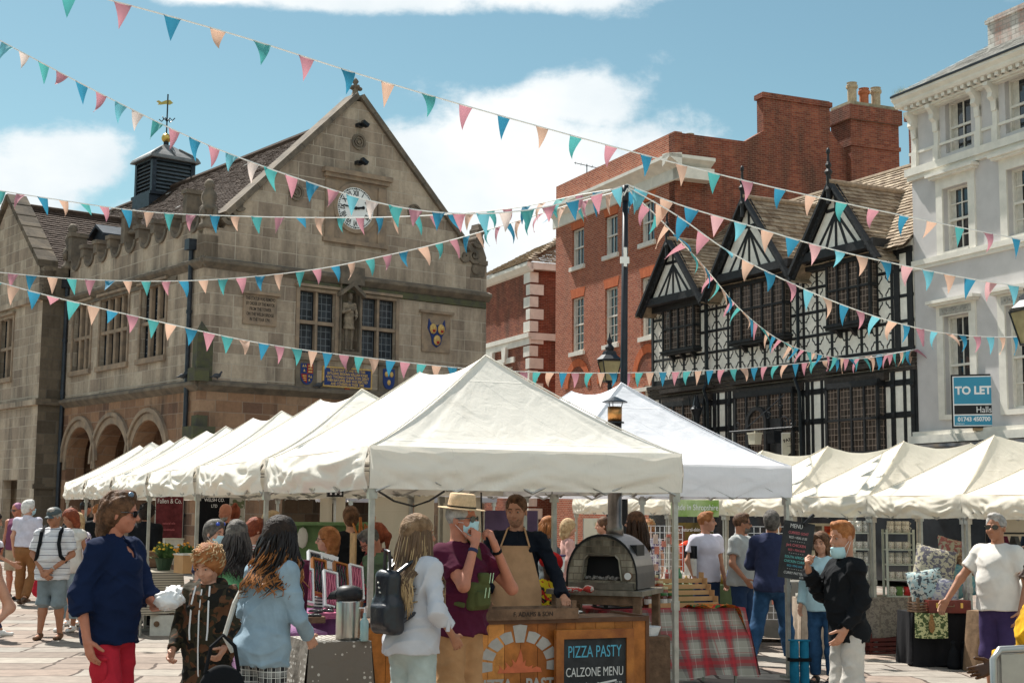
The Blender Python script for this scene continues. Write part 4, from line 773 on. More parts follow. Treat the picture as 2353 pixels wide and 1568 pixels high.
# gables: white triangle, struts, bargeboards, finial, tiled roof running back
for (ax, az_, hw, ez, k) in ((-10.6, 10.6, 1.85, 8.35, 0), (-6.45, 11.2, 2.2, 8.4, 1), (-2.45, 10.85, 1.85, 8.5, 2)):
    yg = -.62; bz = 9.05 if k else 8.8; f = (az_ - bz) / (az_ - ez); bw = hw * f
    g_ = MB(); g_.prism([(ax - bw, bz), (ax + bw, bz), (ax, az_)], yg + .12, yg + .2, 'y'); gb = g_.build('gable', PLASTER, th_)
    t = MB(); t.box(ax - hw + .2, ax + hw - .2, yg - .02, 0, bz - .2, bz + .04); t.box(ax - hw + .25, ax + hw - .25, yg + .3, 0, bz - .4, bz - .2)
    L = math.hypot(hw, az_ - ez)
    def strut(xa, za, xb, zb, w=.09): dx, dz = xb - xa, zb - za; q = math.hypot(dx, dz); nx, nz_ = -dz / q * w / 2, dx / q * w / 2; t.prism([(xa - nx, za - nz_), (xb - nx, zb - nz_), (xb + nx, zb + nz_), (xa + nx, za + nz_)], yg + .1, yg + .13, 'y')
    strut(ax, bz, ax, az_, .09)
    for s_ in (-1, 1):
        strut(ax + s_ * .02, bz + .75 * (az_ - bz) * .75, ax + s_ * bw * .32, bz); strut(ax + s_ * .04, bz + .55 * (az_ - bz), ax + s_ * bw * .62, bz, .08); strut(ax + s_ * bw * .95, bz, ax, az_, .16)
        strut(ax + s_ * bw * .28, bz + .62 * (az_ - bz), ax, bz + .62 * (az_ - bz), .1)
    t.build('gable_timber', BLACKTIM, gb)
    bb = MB()
    for s_ in (-1, 1):
        p0, p1 = (ax + s_ * (hw + .0), ez - .05), (ax, az_ + .02); dx, dz = p1[0] - p0[0], p1[1] - p0[1]; q = math.hypot(dx, dz); nx, nz_ = (-dz / q, dx / q); 
        if nz_ < 0: nx, nz_ = -nx, -nz_
        bb.prism([p0, p1, (p1[0] - nx * .0, p1[1] + .1), (p0[0] + nx * .1, p0[1] + nz_ * .1), ], yg - .16, yg + .02, 'y')
        bb.prism([(p0[0] - nx * .13, p0[1] - nz_ * .13), (p1[0], p1[1] - .24), p1, p0], yg - .04, yg + .02, 'y')
        for i in range(16): a = (i + .5) / 16; bb.ball((p0[0] + dx * a - nx * .08, yg - .05, p0[1] + dz * a - nz_ * .08), (.05, .025, .05), 6)
    bb.build('bargeboard', BLACKTIM, gb)
    fn = MB(); fn.lathe([(.06, -.6), (.07, -.3), (.1, -.2), (.06, -.1), (.07, .2), (.12, .3), (.05, .4), (.09, .5), (.04, .6), (.03, .8), (.06, .86), (.05, .94), (.01, 1.0)], (ax, yg - .12, az_ + .05), 8); fn.build('finial', BLACKTIM, gb)
    rf = MB()
    for s_ in (-1, 1):
        dpt = 4.6; up_ = Vector((-s_ * hw, 0, az_ - ez)) * 1.02
        tiles(rf, (ax + s_ * (hw + .08), yg - .14, ez - .08), (0, dpt, 0), up_, 20, 19, jit=.009, th=.022, over=.25)
        rf.quad((ax + s_ * hw, yg, ez - .05), (ax, yg, az_ - .02), (ax, yg + dpt, az_ - .02), (ax + s_ * hw, yg + dpt, ez - .05))
    rf.tube([(ax, yg - .15, az_ + .07), (ax, yg + 4.4, az_ + .07)], .09, 8); rf.build('gable_roof', SLATE, gb)
rf = MB(); tiles(rf, (TL, -.35, 8.75), (12.75, 0, 0), (0, 3.6, 3.3), 56, 28, jit=.009, th=.022, over=.25); rf.quad((TL, -.3, 8.7), (0, -.3, 8.7), (0, 3.2, 12.0), (TL, 3.2, 12.0)); rf.quad((TL, 5.2, 9.0), (0, 5.2, 9.0), (0, 3.2, 12.0), (TL, 3.2, 12.0))
rf.tube([(TL, 3.25, 12.05), (0, 3.25, 12.05)], .1, 8); rf.prism([(.0, 8.7), (3.2, 12.0), (5.2, 9)], TL + .01, TL + .06, 'x'); rf.build('roof', SLATE, th_)
gt = MB(); gt.tube([(TL + .2, -.3, 5.38), (TL + .2, -.3, 4.9)], .05, 6)
for x in (-9.2, -4.62): gt.cut(); gt.tube([(x, -.16, 8.5), (x, -.16, 5.9), (x, -.3, 5.6), (x + .2, -.3, 5.2), (x + .2, -.2, 0)], .05, 8)
gt.build('drainpipe', IRON, th_)
TMX = Matrix.LocRotScale(th_.location, th_.rotation_euler, None)
# hanging signboard and wrought bracket
sg = thing('shop_signboard', (X(1821, 41.3), 41.3, 3.68), R(-8), 'cream shop board with dark curved lettering before the timbered house', 'sign')
sg.scale = (.64,) * 3; CREAM = M('cream_sign', (.62, .58, .46), .6, .05, 6); b1 = MB(); b1.box(-.48, .48, -.03, .03, -.6, .6); b1.build('board', CREAM, sg); b1 = MB()
for q in ((-.48, .48, .55, .6), (-.48, .48, -.6, -.55), (-.48, -.44, -.55, .55), (.44, .48, -.55, .55)): b1.box(q[0], q[1], -.045, .035, q[2], q[3])
b1.build('border', M('white_sign_edge', (.75, .73, .68), .5), sg)
for i, c in enumerate('FATFACE'): a = (i - 3) * .13; text(c, .19, INK, sg, (.9 * math.sin(a) , -.034, .9 * math.cos(a) - .62), (R(90), a, 0), bold=.01, name='letter')
text('SHREWSBURY', .075, INK, sg, (0, -.034, -.02)); b1 = MB(); b1.box(-.3, .3, -.036, -.03, .1, .108); b1.prism(arc(0, -.55, .24, 0, math.pi, 14), -.036, -.03, 'y'); b1.build('printed_rule', INK, sg)
b1 = MB(); b1.tube([(0, 0, -.6), (0, 0, -1.2), (0, .8, -1.2)], .03, 6); b1.build('hanging_rod', IRON, sg)
wb = thing('wrought_bracket', TMX @ Vector((-6.6, -.9, 4.15)), TRZ, 'scrolled wrought iron sign bracket with two small lamps', 'sign bracket'); b1 = MB(); b1.tube([(-.4, 0, 0), (2.6, 0, 0)], .028, 6); b1.tube([(.3, 0, .0), (1.9, .3, 1.0)], .016, 5)
for cx, cz, r, s_ in ((2.2, .0, .22, 1), (2.55, .02, .2, -1), (.0, .02, .12, 1), (1.5, .25, .12, 1), (2.05, .55, .12, -1)): pts = [(cx + r * (1 - i / 26) * math.cos(s_ * i * .42), 0, cz + .14 + r * (1 - i / 26) * math.sin(s_ * i * .42)) for i in range(24)]; b1.tube(pts, .014, 5)
b1.build('scrollwork', IRON, wb)
for x, mm in ((.85, CREAM), (1.75, IRON)): b1 = MB(); b1.prism([(-.14 + x, -.42), (.14 + x, -.42), (.18 + x, -.12), (-.18 + x, -.12)], -.12, .12, 'y'); b1.box(x - .2, x + .2, -.14, .14, -.12, -.07); b1.tube([(x, 0, -.1), (x, 0, 0)], .02, 5); b1.build('lamp', mm, wb)
# ================================================================ posts and lamps
pd_ = 22.0; po = thing('bunting_pole', (X(1434, pd_), pd_, 0), 0, 'tall slim black pole where the bunting strings meet', 'pole')
b1 = MB(); b1.tube([(0, 0, 0), (.0, 0, 3.2), (.03, 0, 6.75)], [.075, .06, .045], 12); b1.tube([(0.03, 0, 6.6), (.03, 0, 6.85)], .055, 10); b1.build('shaft', IRON, po, True)
b1 = MB(); b1.box(-.055, .085, -.075, -.03, 5.6, 5.7); b1.box(0.0, .05, -.08, -.03, 5.55, 5.85)
for s_ in (-1, 1): b1.box(.01 + s_ * .1 - .02, .01 + s_ * .1 + .02, -.05, 0, 3.2, 3.42)
for k in range(5): a = R(72 * k + 20); b1.tube([(.03 + .05 * math.cos(a + i * .3), .05 * math.sin(a + i * .3), 6.5 + .06 * k + .03 * i) for i in range(5)], .012, 5)
b1.build('white_ties', M('white_cord', (.75, .75, .72), .8), po)
LAMPG = M('amber_lantern_glass', (.42, .36, .20), .2, .15, 6, transl=.4)
def lantern(name, x, y, zb, s, label, post=True, arm=None):
    t = thing(name, (x, y, 0), R(12), label, 'street lamp'); f = MB()
    def fr(z, r): return [(r, r, z), (-r, r, z), (-r, -r, z), (r, -r, z)]
    lo, hi = .13 * s, .235 * s; z0, z1 = zb, zb + .5 * s
    for a, b_ in zip(fr(z0, lo), fr(z1, hi)): f.tube([a, b_], .014 * s, 5)
    for z, r in ((z0, lo), (z1, hi)):
        c = fr(z, r); [f.tube([c[i], c[(i + 1) % 4]], .018 * s, 5) for i in range(4)]
    f.lathe([(.30 * s, 0), (.34 * s, .03 * s), (.2 * s, .15 * s), (.16 * s, .24 * s), (.1 * s, .26 * s), (.12 * s, .34 * s), (.05 * s, .42 * s), (.07 * s, .5 * s), (.03 * s, .58 * s), (.01 * s, .7 * s)], (0, 0, z1), 8)
    f.lathe([(.04 * s, -.25 * s), (.06 * s, -.15 * s), (.05 * s, -.05 * s), (.15 * s, 0)], (0, 0, z0), 8); f.build('lantern_frame', IRON, t)
    g_ = MB(); c0, c1 = fr(z0 + .01, lo * .95), fr(z1, hi * .95); [g_.quad(c0[i], c0[(i + 1) % 4], c1[(i + 1) % 4], c1[i]) for i in range(4)]; g_.build('lantern_glass', LAMPG, t)
    if post: p = MB(); p.lathe([(.2, 0), (.2, .3), (.14, .4), (.12, 1.0), (.16, 1.05), (.08, 1.2), (.06, zb - .5), (.09, zb - .45), (.05, zb - .3), (.05, zb - .2)], (0, 0, 0), 12); p.tube([(-.35, 0, zb - .55), (.35, 0, zb - .55)], .02, 6); p.build('post', IRON, t)
    if arm:
        p = MB(); p.tube([(0, 0, zb - .25 * s), (.1, 0, zb - .5 * s), (.5, 0, zb - .55 * s), (1.2, 0, zb - .55 * s)], .02, 6); p.tube([(-.1, 0, zb - .55 * s), (.5, 0, zb - .52 * s), (1.2, 0, zb - 1.1 * s)], .016, 6); p.tube([(1.2, 0, 0), (1.2, 0, zb + .6)], .07, 8); p.build('post', IRON, t)
    return t
lantern('street_lamp', X(1402, 33), 33, 4.75, .95, 'old-fashioned lantern lamp post before the brick house')
lantern('street_lamp', X(2382, 20), 20, 4.15, .95, 'lantern lamp on an arm before the lilac house, cut by the frame', post=False, arm=True)
op = thing('ornate_lamp_post', TMX @ Vector((-8.3, -1.2, 0)), TRZ, 'ornate black lamp column with crossed ladder bar in front of the timbered house', 'street lamp'); p = MB()
p.lathe([(.2, 0), (.16, 1), (.11, 1.2), (.1, 3.0), (.16, 3.1), (.16, 3.4), (.1, 3.5), (.09, 4.2), (.14, 4.3), (.08, 4.45), (.12, 4.7), (.2, 4.9), (.12, 5.0), (.05, 5.3)], (0, 0, 0), 12); p.tube([(-.35, 0, 4.35), (.35, 0, 4.35)], .03, 6); p.ball((.38, 0, 4.35), .06, 8); p.ball((-.38, 0, 4.35), .06, 8)
for a in range(4): p.tube([(.18 * math.cos(a * 1.57 + .8), .18 * math.sin(a * 1.57 + .8), 4.9), (.24 * math.cos(a * 1.57 + .8), .24 * math.sin(a * 1.57 + .8), 5.35)], .015, 5)
p.build('column', IRON, op); p = MB(); p.lathe([(.2, 2.35), (.26, 2.5), (.28, 2.9), (.2, 3.0)], (0.1, -.1, 0), 10); p.build('camera_dome', IRON, op)

# ================================================================ market tents
def fabric(name, c, tr=.22, var=.08, dirt=(.42, .33, .22), da=.35):
    m = bpy.data.materials.new(name); m.use_nodes = True; t = m.node_tree; b = t.nodes['Principled BSDF']; b.inputs['Roughness'].default_value = .8; b.inputs['Specular IOR Level'].default_value = .2
    co = N(t, 'ShaderNodeTexCoord'); n = N(t, 'ShaderNodeTexNoise', i_Scale=2.2, i_Detail=7.0, i_Roughness=.7); t.links.new(co.outputs['Object'], n.inputs['Vector'])
    mp = N(t, 'ShaderNodeMapRange', i_1=.55, i_2=.85, i_3=0.0, i_4=da); t.links.new(n.outputs[0], mp.inputs[0])
    mx = N(t, 'ShaderNodeMix', data_type='RGBA'); t.links.new(mp.outputs[0], mx.inputs[0]); mx.inputs[6].default_value = (*c, 1); mx.inputs[7].default_value = (*dirt, 1); t.links.new(mx.outputs[2], b.inputs['Base Color'])
    mpn = N(t, 'ShaderNodeMapping'); mpn.inputs['Scale'].default_value = (1, 1, .4); t.links.new(co.outputs['Object'], mpn.inputs[0])
    n2 = N(t, 'ShaderNodeTexNoise', i_Scale=4.0, i_Detail=3.0, i_Roughness=.45, i_Distortion=1.0); t.links.new(mpn.outputs[0], n2.inputs['Vector'])
    fb = N(t, 'ShaderNodeTexBrick'); fb.inputs['Scale'].default_value = 1; fb.inputs['Brick Width'].default_value = .71; fb.inputs['Row Height'].default_value = .58; fb.inputs['Mortar Size'].default_value = .008; fb.inputs['Mortar Smooth'].default_value = 1; fb.offset = 0; t.links.new(wallcoord(t, .03)[0], fb.inputs['Vector']); n3 = N(t, 'ShaderNodeTexNoise', i_Scale=16.0, i_Detail=4.0, i_Distortion=2.0); t.links.new(mpn.outputs[0], n3.inputs['Vector'])
    bp = N(t, 'ShaderNodeBump', i_Strength=.45, i_Distance=.03); t.links.new(mth(t, 'ADD', mth(t, 'ADD', n2.outputs[0], mth(t, 'MULTIPLY', fb.outputs['Fac'], .14)), mth(t, 'MULTIPLY', n3.outputs[0], .22)), bp.inputs['Height']); t.links.new(bp.outputs[0], b.inputs['Normal'])
    trn = N(t, 'ShaderNodeBsdfTranslucent'); t.links.new(mx.outputs[2], trn.inputs[0]); ms = N(t, 'ShaderNodeMixShader', i_0=tr); t.links.new(b.outputs[0], ms.inputs[1]); t.links.new(trn.outputs[0], ms.inputs[2]); t.links.new(ms.outputs[0], t.nodes['Material Output'].inputs[0])
    return m
CANV = fabric('off_white_canvas', (.86, .82, .74)); CANVW = fabric('clean_white_canvas', (.86, .86, .90), .2, da=.12); CANVB = fabric('cream_canvas', (.84, .78, .66), .28)
CURTN = fabric('beige_calico', (.52, .46, .36), .35, da=.3)
POLE = M('galvanised_steel', (.42, .41, .38), .4, .15, 10, metal=.6)
def market_tent(loc, rz, w, l, eave, apex, ra, rb, val, mat, label, group, seed=0, swag=.05, p=1.15, poles=(1, 1, 1, 1), axis='y', gz_=0.0):
    t = thing('market_tent', (loc[0], loc[1], 0), rz, label, 'market tent', group); rr = random.Random(seed)
    if axis == 'y': R0, R1 = (w / 2, ra), (w / 2, rb)
    else: R0, R1 = (ra, l / 2), (rb, l / 2)
    c = MB(); cn_ = [(0, 0), (w, 0), (w, l), (0, l)]; rc = [R0, R0, R1, R1] if axis == 'y' else [R0, R1, R1, R0]
    for k in range(4):
        A, B, P, Q = cn_[k], cn_[(k + 1) % 4], rc[k], rc[(k + 1) % 4]; dg = P == Q
        def zf(u, v):
            ex, ey = A[0] + (B[0] - A[0]) * u, A[1] + (B[1] - A[1]) * u; px_, py_ = P[0] + (Q[0] - P[0]) * u, P[1] + (Q[1] - P[1]) * u; x, y = px_ + (ex - px_) * v, py_ + (ey - py_) * v; q = v
            z = eave + (apex - eave) * (1 - q) ** p - .03 * math.sin(q * math.pi) * (1 - .6 * abs(2 * u - 1)); e = min(u, 1 - u)
            if not dg: z -= .085 * math.sin(u * math.pi) * (1 - q)
            z += (.014 * mnoise.noise((x * 1.6 + seed * 7, y * 1.6, 1)) + .004 * mnoise.noise((x * 6 + seed, y * 6, 3 + (x + y) * 1.5))) * min(1, (1 - q) * 8) * min(1, e * 12)
            z += .013 * q * math.exp(-((e - .10) / .035) ** 2) * (-1) + .008 * q * math.sin(e * 95 + seed) * math.exp(-e * 9) * min(1, e * 20) * min(1, (1 - q) * 6)
            return (x, y, z)
        c.grid(zf, 56, 44)
    c.build('canopy', mat, t, True)
    st = MB()
    for A, P in zip(cn_, rc): st.tube([(A[0] + (P[0] - A[0]) * v, A[1] + (P[1] - A[1]) * v, eave + (apex - eave) * v ** p + .004) for v in [q / 14 for q in range(15)]], .006, 5); st.cut()
    st.build('hip_seam', mat, t, True)
    vb = MB()
    sides = [((0, 0), (w, 0), .35), ((w, 0), (w, l), .6), ((w, l), (0, l), .6), ((0, l), (0, 0), 1.0)]
    for si, (A, B, am) in enumerate(sides):
        L = math.hypot(B[0] - A[0], B[1] - A[1]); ux, uy = (B[0] - A[0]) / L, (B[1] - A[1]) / L; nx, ny = uy, -ux; ph = rr.random() * 6
        def vf(u, v, A=A, L=L, ux=ux, uy=uy, nx=nx, ny=ny, am=am, ph=ph):
            e = math.sin(math.pi * u); k = swag * am
            s1 = abs(math.sin(math.pi * u * 2)); droop = .05 * am * e + .03 * am * s1
            fold = 1.5 * mnoise.noise((u * 4 + ph, v * 2.2 + ph, 2)) ; f2 = mnoise.noise((u * 9 + v * 4 * math.cos(u * 6.28 + 3.14) + ph, v * 5 - abs(math.sin(u * 3.1416 * 2)) * 2.2, 5))
            out = .012 + k * (math.sin(math.pi * min(1, v * 1.05)) * (.7 + .5 * fold) * (.35 + .65 * min(1, 3 * e)) + .85 * f2 * min(1, 4 * e) * (.3 + v * .7)) 
            zz = eave + .012 - val * v * (1 + droop) - (.03 * am * e * (1 - v))
            return (A[0] + ux * u * L + nx * out, A[1] + uy * u * L + ny * out, zz)
        vb.grid(vf, 80, 16)
    vb.build('valance', mat, t, True)
    for i, (x, y) in enumerate(((.04, .04), (w - .04, .04), (w - .04, l - .04), (.04, l - .04))):
        if not poles[i]: continue
        q = MB(); lean = .0; q.box(x - .021, x + .021, y - .021, y + .021, gz_ + .02, eave - .03); q.box(x - .028, x + .028, y - .028, y + .028, gz_ + .9, gz_ + .98); q.box(x - .07, x + .07, y - .07, y + .07, gz_, gz_ + .025); q.box(x - .035, x + .035, y - .035, y + .035, eave - val - .07, eave - val + .03)
        q.build('pole', POLE, t)
    tr = MB()
    for (A, B, am) in sides:
        n = 4
        for i in range(n):
            a, b_ = .02 + .96 * i / n, .02 + .96 * (i + 1) / n; P = lambda q, z: (A[0] + (B[0] - A[0]) * q, A[1] + (B[1] - A[1]) * q, z); ins = .03
            z0, z1 = eave - val + .02 - .03, eave - .06
            tr.tube([P(a, z0 if i % 2 else z1), P(b_, z1 if i % 2 else z0)], .013, 5); tr.tube([P(a, z1 if i % 2 else z0), P(b_, z0 if i % 2 else z1)], .013, 5)
    for k in (ra, rb):
        if axis == 'y': tr.tube([(0.05, k, eave - .12), (w / 2, k, eave - .1), (w - .05, k, eave - .12)], .014, 5); tr.tube([(w / 2, k, eave - .1), (w / 2, k, apex - .05)], .016, 5)
        else: tr.tube([(k, .05, eave - .12), (k, l / 2, eave - .1), (k, l - .05, eave - .12)], .014, 5); tr.tube([(k, l / 2, eave - .1), (k, l / 2, apex - .05)], .016, 5)
    tr.build('folding_truss', POLE, t)
    return t
LRZ = math.atan2(.392, .92)
LP = [(-1.135 - 1.376 * n, 11.44 + 3.096 * n) for n in range(7)]
names = ['cream market tent over the pizza stall, nearest of the row', 'second tent of the left row, behind the pizza stall tent', 'third tent of the left row counted from the pizza stall', 'fourth tent of the left row counted from the pizza stall', 'fifth tent of the left row, last but one before the arches', 'farthest tent of the left row, by the dark stone wall']
TENTS = []
for n in range(6):
    ra = [.32, .40, .45, .46, .43, .42][n] * 3.39; rb = [.85, .92, .96, .92, .9, .9][n] * 3.39
    t = market_tent(LP[n], LRZ, 2.86, 3.37, 2.25, [3.16, 3.12, 3.08, 3.04, 3.02, 3.05][n], ra, rb, .345, CANV, names[n], 'market tents in the left row', seed=n + 1, swag=.105, poles=(1, 1, 1 if n in (0, 1) else 0, 1 if n == 5 else 0)); TENTS.append(t)
TB = market_tent((.42, 14.42), LRZ, 2.86, 3.37, 2.25, 3.2, 1.25, 2.55, .345, CANVW, 'clean white tent with a smooth valance behind the oven chimney', None, seed=11, swag=.03)
RRZ = math.atan2(.38, .926)
RT = []
rn = {-1: 'cream tent at the far right, cut by the frame', 0: 'cream tent above the cushion and suitcase stall', 1: 'cream tent above the polka dot pottery shelves', 2: 'cream tent just right of the clean white tent', 3: 'cream tent half hidden behind the clean white tent', 4: 'cream tent under which the green banner hangs', 5: 'farthest cream tent of the right row, behind the oven'}
for n in range(-1, 6):
    o = (5.56 - .72 * n, 17.6 + 1.76 * n); t = market_tent(o, RRZ, 3.87, 1.9, 1.99, 2.80, 1.35, 2.55, .29, CANVB, rn[n], 'cream tents in the right row', seed=20 + n, swag=.06, axis='x', p=1.1, gz_=-.1); RT.append(t)
fg = market_tent((-3.1, 27.5), R(20), 3.0, 3.0, 2.3, 3.0, 1.2, 1.8, .4, fabric('grey_gazebo_canvas', (.38, .37, .40), .15), 'small grey gazebo seen through the gap between the side curtains', None, seed=40, swag=.02, poles=(1, 1, 0, 0))
# side curtains along the back of the left row
for n, segs in ((1, [(1.0, 2.4), (2.6, 3.3)]), (2, [(.05, 1.4), (2.95, 3.35)]), (3, [(.05, .7)])):
    for k, (a, b_) in enumerate(segs):
        c = MB(); c.grid(lambda u, v: (2.78 + .015 * math.sin(u * 9 + n), a + u * (b_ - a), 1.93 - v * .80 + .012 * math.sin(u * 14)), 20, 4); c.build('side_curtain', CURTN, TENTS[n], True)
c = MB(); c.grid(lambda u, v: (3.8 + .04 * math.sin(u * 11), .05 + u * 1.8, 1.72 - v * 1.3 - .05 * math.sin(u * 3.14)), 30, 6); c.build('side_curtain', CURTN, RT[1], True)
c = MB(); c.grid(lambda u, v: (3.8 + .04 * math.sin(u * 11), .05 + u * 1.8, 1.72 - v * 1.3 - .05 * math.sin(u * 3.14)), 30, 6); c.build('side_curtain', CURTN, RT[2], True)

# ================================================================ bunting
FLAG = {k: M('bunting_' + k, c, .7, transl=.35) for k, c in dict(pink=(.52, .24, .29), blue=(.035, .23, .37), peach=(.62, .41, .31), teal=(.08, .36, .36), pale=(.70, .60, .56), sky=(.16, .46, .55), rose=(.62, .36, .38)).items()}
CORD = M('white_bunting_tape', (.8, .8, .78), .8)
PITV = {'f': fw, 'r': rt, 'u': up}
def at(px, py, D):
    d = fw * 3267 + rt * (px - 1176) - up * (py - 784); return Vector((0, 0, 1.75)) + d * (D / d.y)
def bunting(label, pts, cnt, seq, seed, fwid=.24, fh=.34, turn=.35, lay=.25, skip=()):
    """pts: (px, py, distance) along the string"""
    rr = random.Random(seed); P = [at(*p) for p in pts]
    # Catmull-Rom through the points
    def cr(t):
        n = len(P) - 1; s = min(n - 1, int(t * n)); f = t * n - s; p0 = P[max(0, s - 1)]; p1 = P[s]; p2 = P[s + 1]; p3 = P[min(n, s + 2)]
        return .5 * ((2 * p1) + (p2 - p0) * f + (2 * p0 - 5 * p1 + 4 * p2 - p3) * f * f + (3 * p1 - p0 - 3 * p2 + p3) * f ** 3)
    S = [cr(i / 300) for i in range(301)]; L = [0]
    for i in range(300): L.append(L[-1] + (S[i + 1] - S[i]).length)
    def atl(d):
        import bisect
        i = min(299, max(0, bisect.bisect(L, d) - 1)); f = (d - L[i]) / max(1e-6, L[i + 1] - L[i]); return S[i].lerp(S[i + 1], f), (S[i + 1] - S[i]).normalized()
    root = thing('bunting', P[0], 0, label, 'bunting', 'strings of bunting over the square'); o = P[0]
    c = MB(); c.tube([s - o for s in S[::4]], .011, 5); c.build('cord', CORD, root)
    for i in range(cnt):
        if i in skip: continue
        d = L[-1] * (i + .5) / cnt + rr.uniform(-.03, .03); p, tg = atl(d); w = fwid * rr.uniform(.93, 1.05); h = fh * rr.uniform(.93, 1.05)
        sw = rr.gauss(0, turn); fl = rr.gauss(.1, lay) + (rr.uniform(-1.3, 1.5) if rr.random() < .09 else 0); side = Vector((-tg.y, tg.x, 0)).normalized(); dn = (Vector((0, 0, -1)) * math.cos(fl) + side * math.sin(fl)).normalized(); dn = (dn - tg * dn.dot(tg) * .5).normalized(); cu_ = rr.uniform(-.11, .11)
        f = MB(); hw = tg * (w / 2)
        nn = 5; vs = []
        for j in range(nn + 1):
            v = j / nn; ww = 1 - v; cen = dn * (h * v) + side * (cu_ * math.sin(v * 2.6) + sw * .10 * v) + tg * (sw * .05 * v * v)
            for k in range(5): uu = k / 2 - 1; vs.append(tuple(cen + hw * uu * ww + side * (.03 * math.cos(uu * 2) * ww + .02 * sw * uu)))
        fs = [(j * 5 + k, j * 5 + k + 1, (j + 1) * 5 + k + 1, (j + 1) * 5 + k) for j in range(nn) for k in range(4)]
        f.add(vs, fs); fo = f.build('flag', FLAG[seq[i % len(seq)]], root, True); fo.location = p - o
    return root
q4 = ['teal', 'pink', 'blue', 'peach']
bunting('upper string of bunting crossing the whole sky from top left', [(104, -36, 17.2), (258, 2, 17.5), (545, 82, 18.3), (829, 172, 19.2), (1100, 252, 20.2), (1438, 345, 21.4), (1748, 424, 22.5), (2101, 501, 23.8), (2420, 565, 25.2)], 28, ['teal', 'pink', 'blue', 'peach'], 14, .235, .345, .2, .12)
bunting('steep string of bunting from far left past the weathervane to the pole', [(-90, 45, 23), (76, 134, 23), (284, 242, 23), (475, 332, 22.8), (690, 412, 22.6), (880, 468, 22.4), (1040, 490, 22.2), (1200, 484, 22), (1340, 455, 22), (1441, 424, 22)], 33, ['blue', 'pink', 'sky', 'pale', 'teal', 'pink'], 2, .23, .33, .5, .35)
bunting('flat string of bunting crossing the clock face to the pole', [(-60, 428, 30), (107, 455, 29.5), (335, 486, 29), (563, 497, 28.5), (800, 500, 27.5), (1000, 494, 26), (1180, 478, 24.5), (1330, 448, 23), (1441, 430, 22)], 33, q4[3:] + q4[:3], 3, .24, .35, .4, .35)
bunting('sagging string of bunting under the windows rising to the pole', [(-40, 622, 31), (200, 642, 31), (450, 644, 30.5), (700, 622, 30), (900, 584, 29), (1050, 548, 28), (1180, 510, 26), (1310, 470, 24), (1441, 434, 22)], 41, ['teal', 'pink', 'blue', 'peach'], 4, .24, .36, .25, .2)
bunting('long low string of bunting from left edge to the timbered house corner', [(-30, 640, 25), (100, 676, 25), (350, 735, 26), (600, 788, 27), (850, 822, 28.5), (1130, 850, 30), (1420, 856, 32), (1700, 846, 34), (1930, 824, 36), (2108, 803, 37)], 66, ['teal', 'peach', 'blue', 'pink'], 5, .24, .34, .15, .12)
bunting('upper string of bunting from the pole to the right edge', [(1441, 424, 22), (1560, 470, 22), (1700, 512, 22.2), (1893, 568, 22.5), (2058, 606, 23), (2228, 640, 23.5), (2400, 666, 24)], 18, ['sky', 'peach', 'blue', 'rose'], 6, .24, .34, .25, .2)
bunting('middle string of bunting sloping from the pole across the gables', [(1441, 430, 22), (1555, 495, 22), (1670, 575, 22.2), (1798, 641, 22.6), (1920, 694, 23.2), (2045, 737, 24), (2165, 764, 25), (2290, 774, 26), (2400, 770, 27)], 25, ['sky', 'peach', 'blue', 'pink'], 7, .24, .34, .3, .2)
bunting('steep string of bunting falling from the pole to the house corner', [(1441, 434, 22), (1520, 508, 23), (1620, 616, 25), (1700, 710, 27.5), (1790, 780, 30), (1880, 813, 32.5), (1980, 823, 34.5), (2108, 801, 37)], 42, ['blue', 'pink', 'teal', 'peach'], 8, .25, .36, .5, .35)
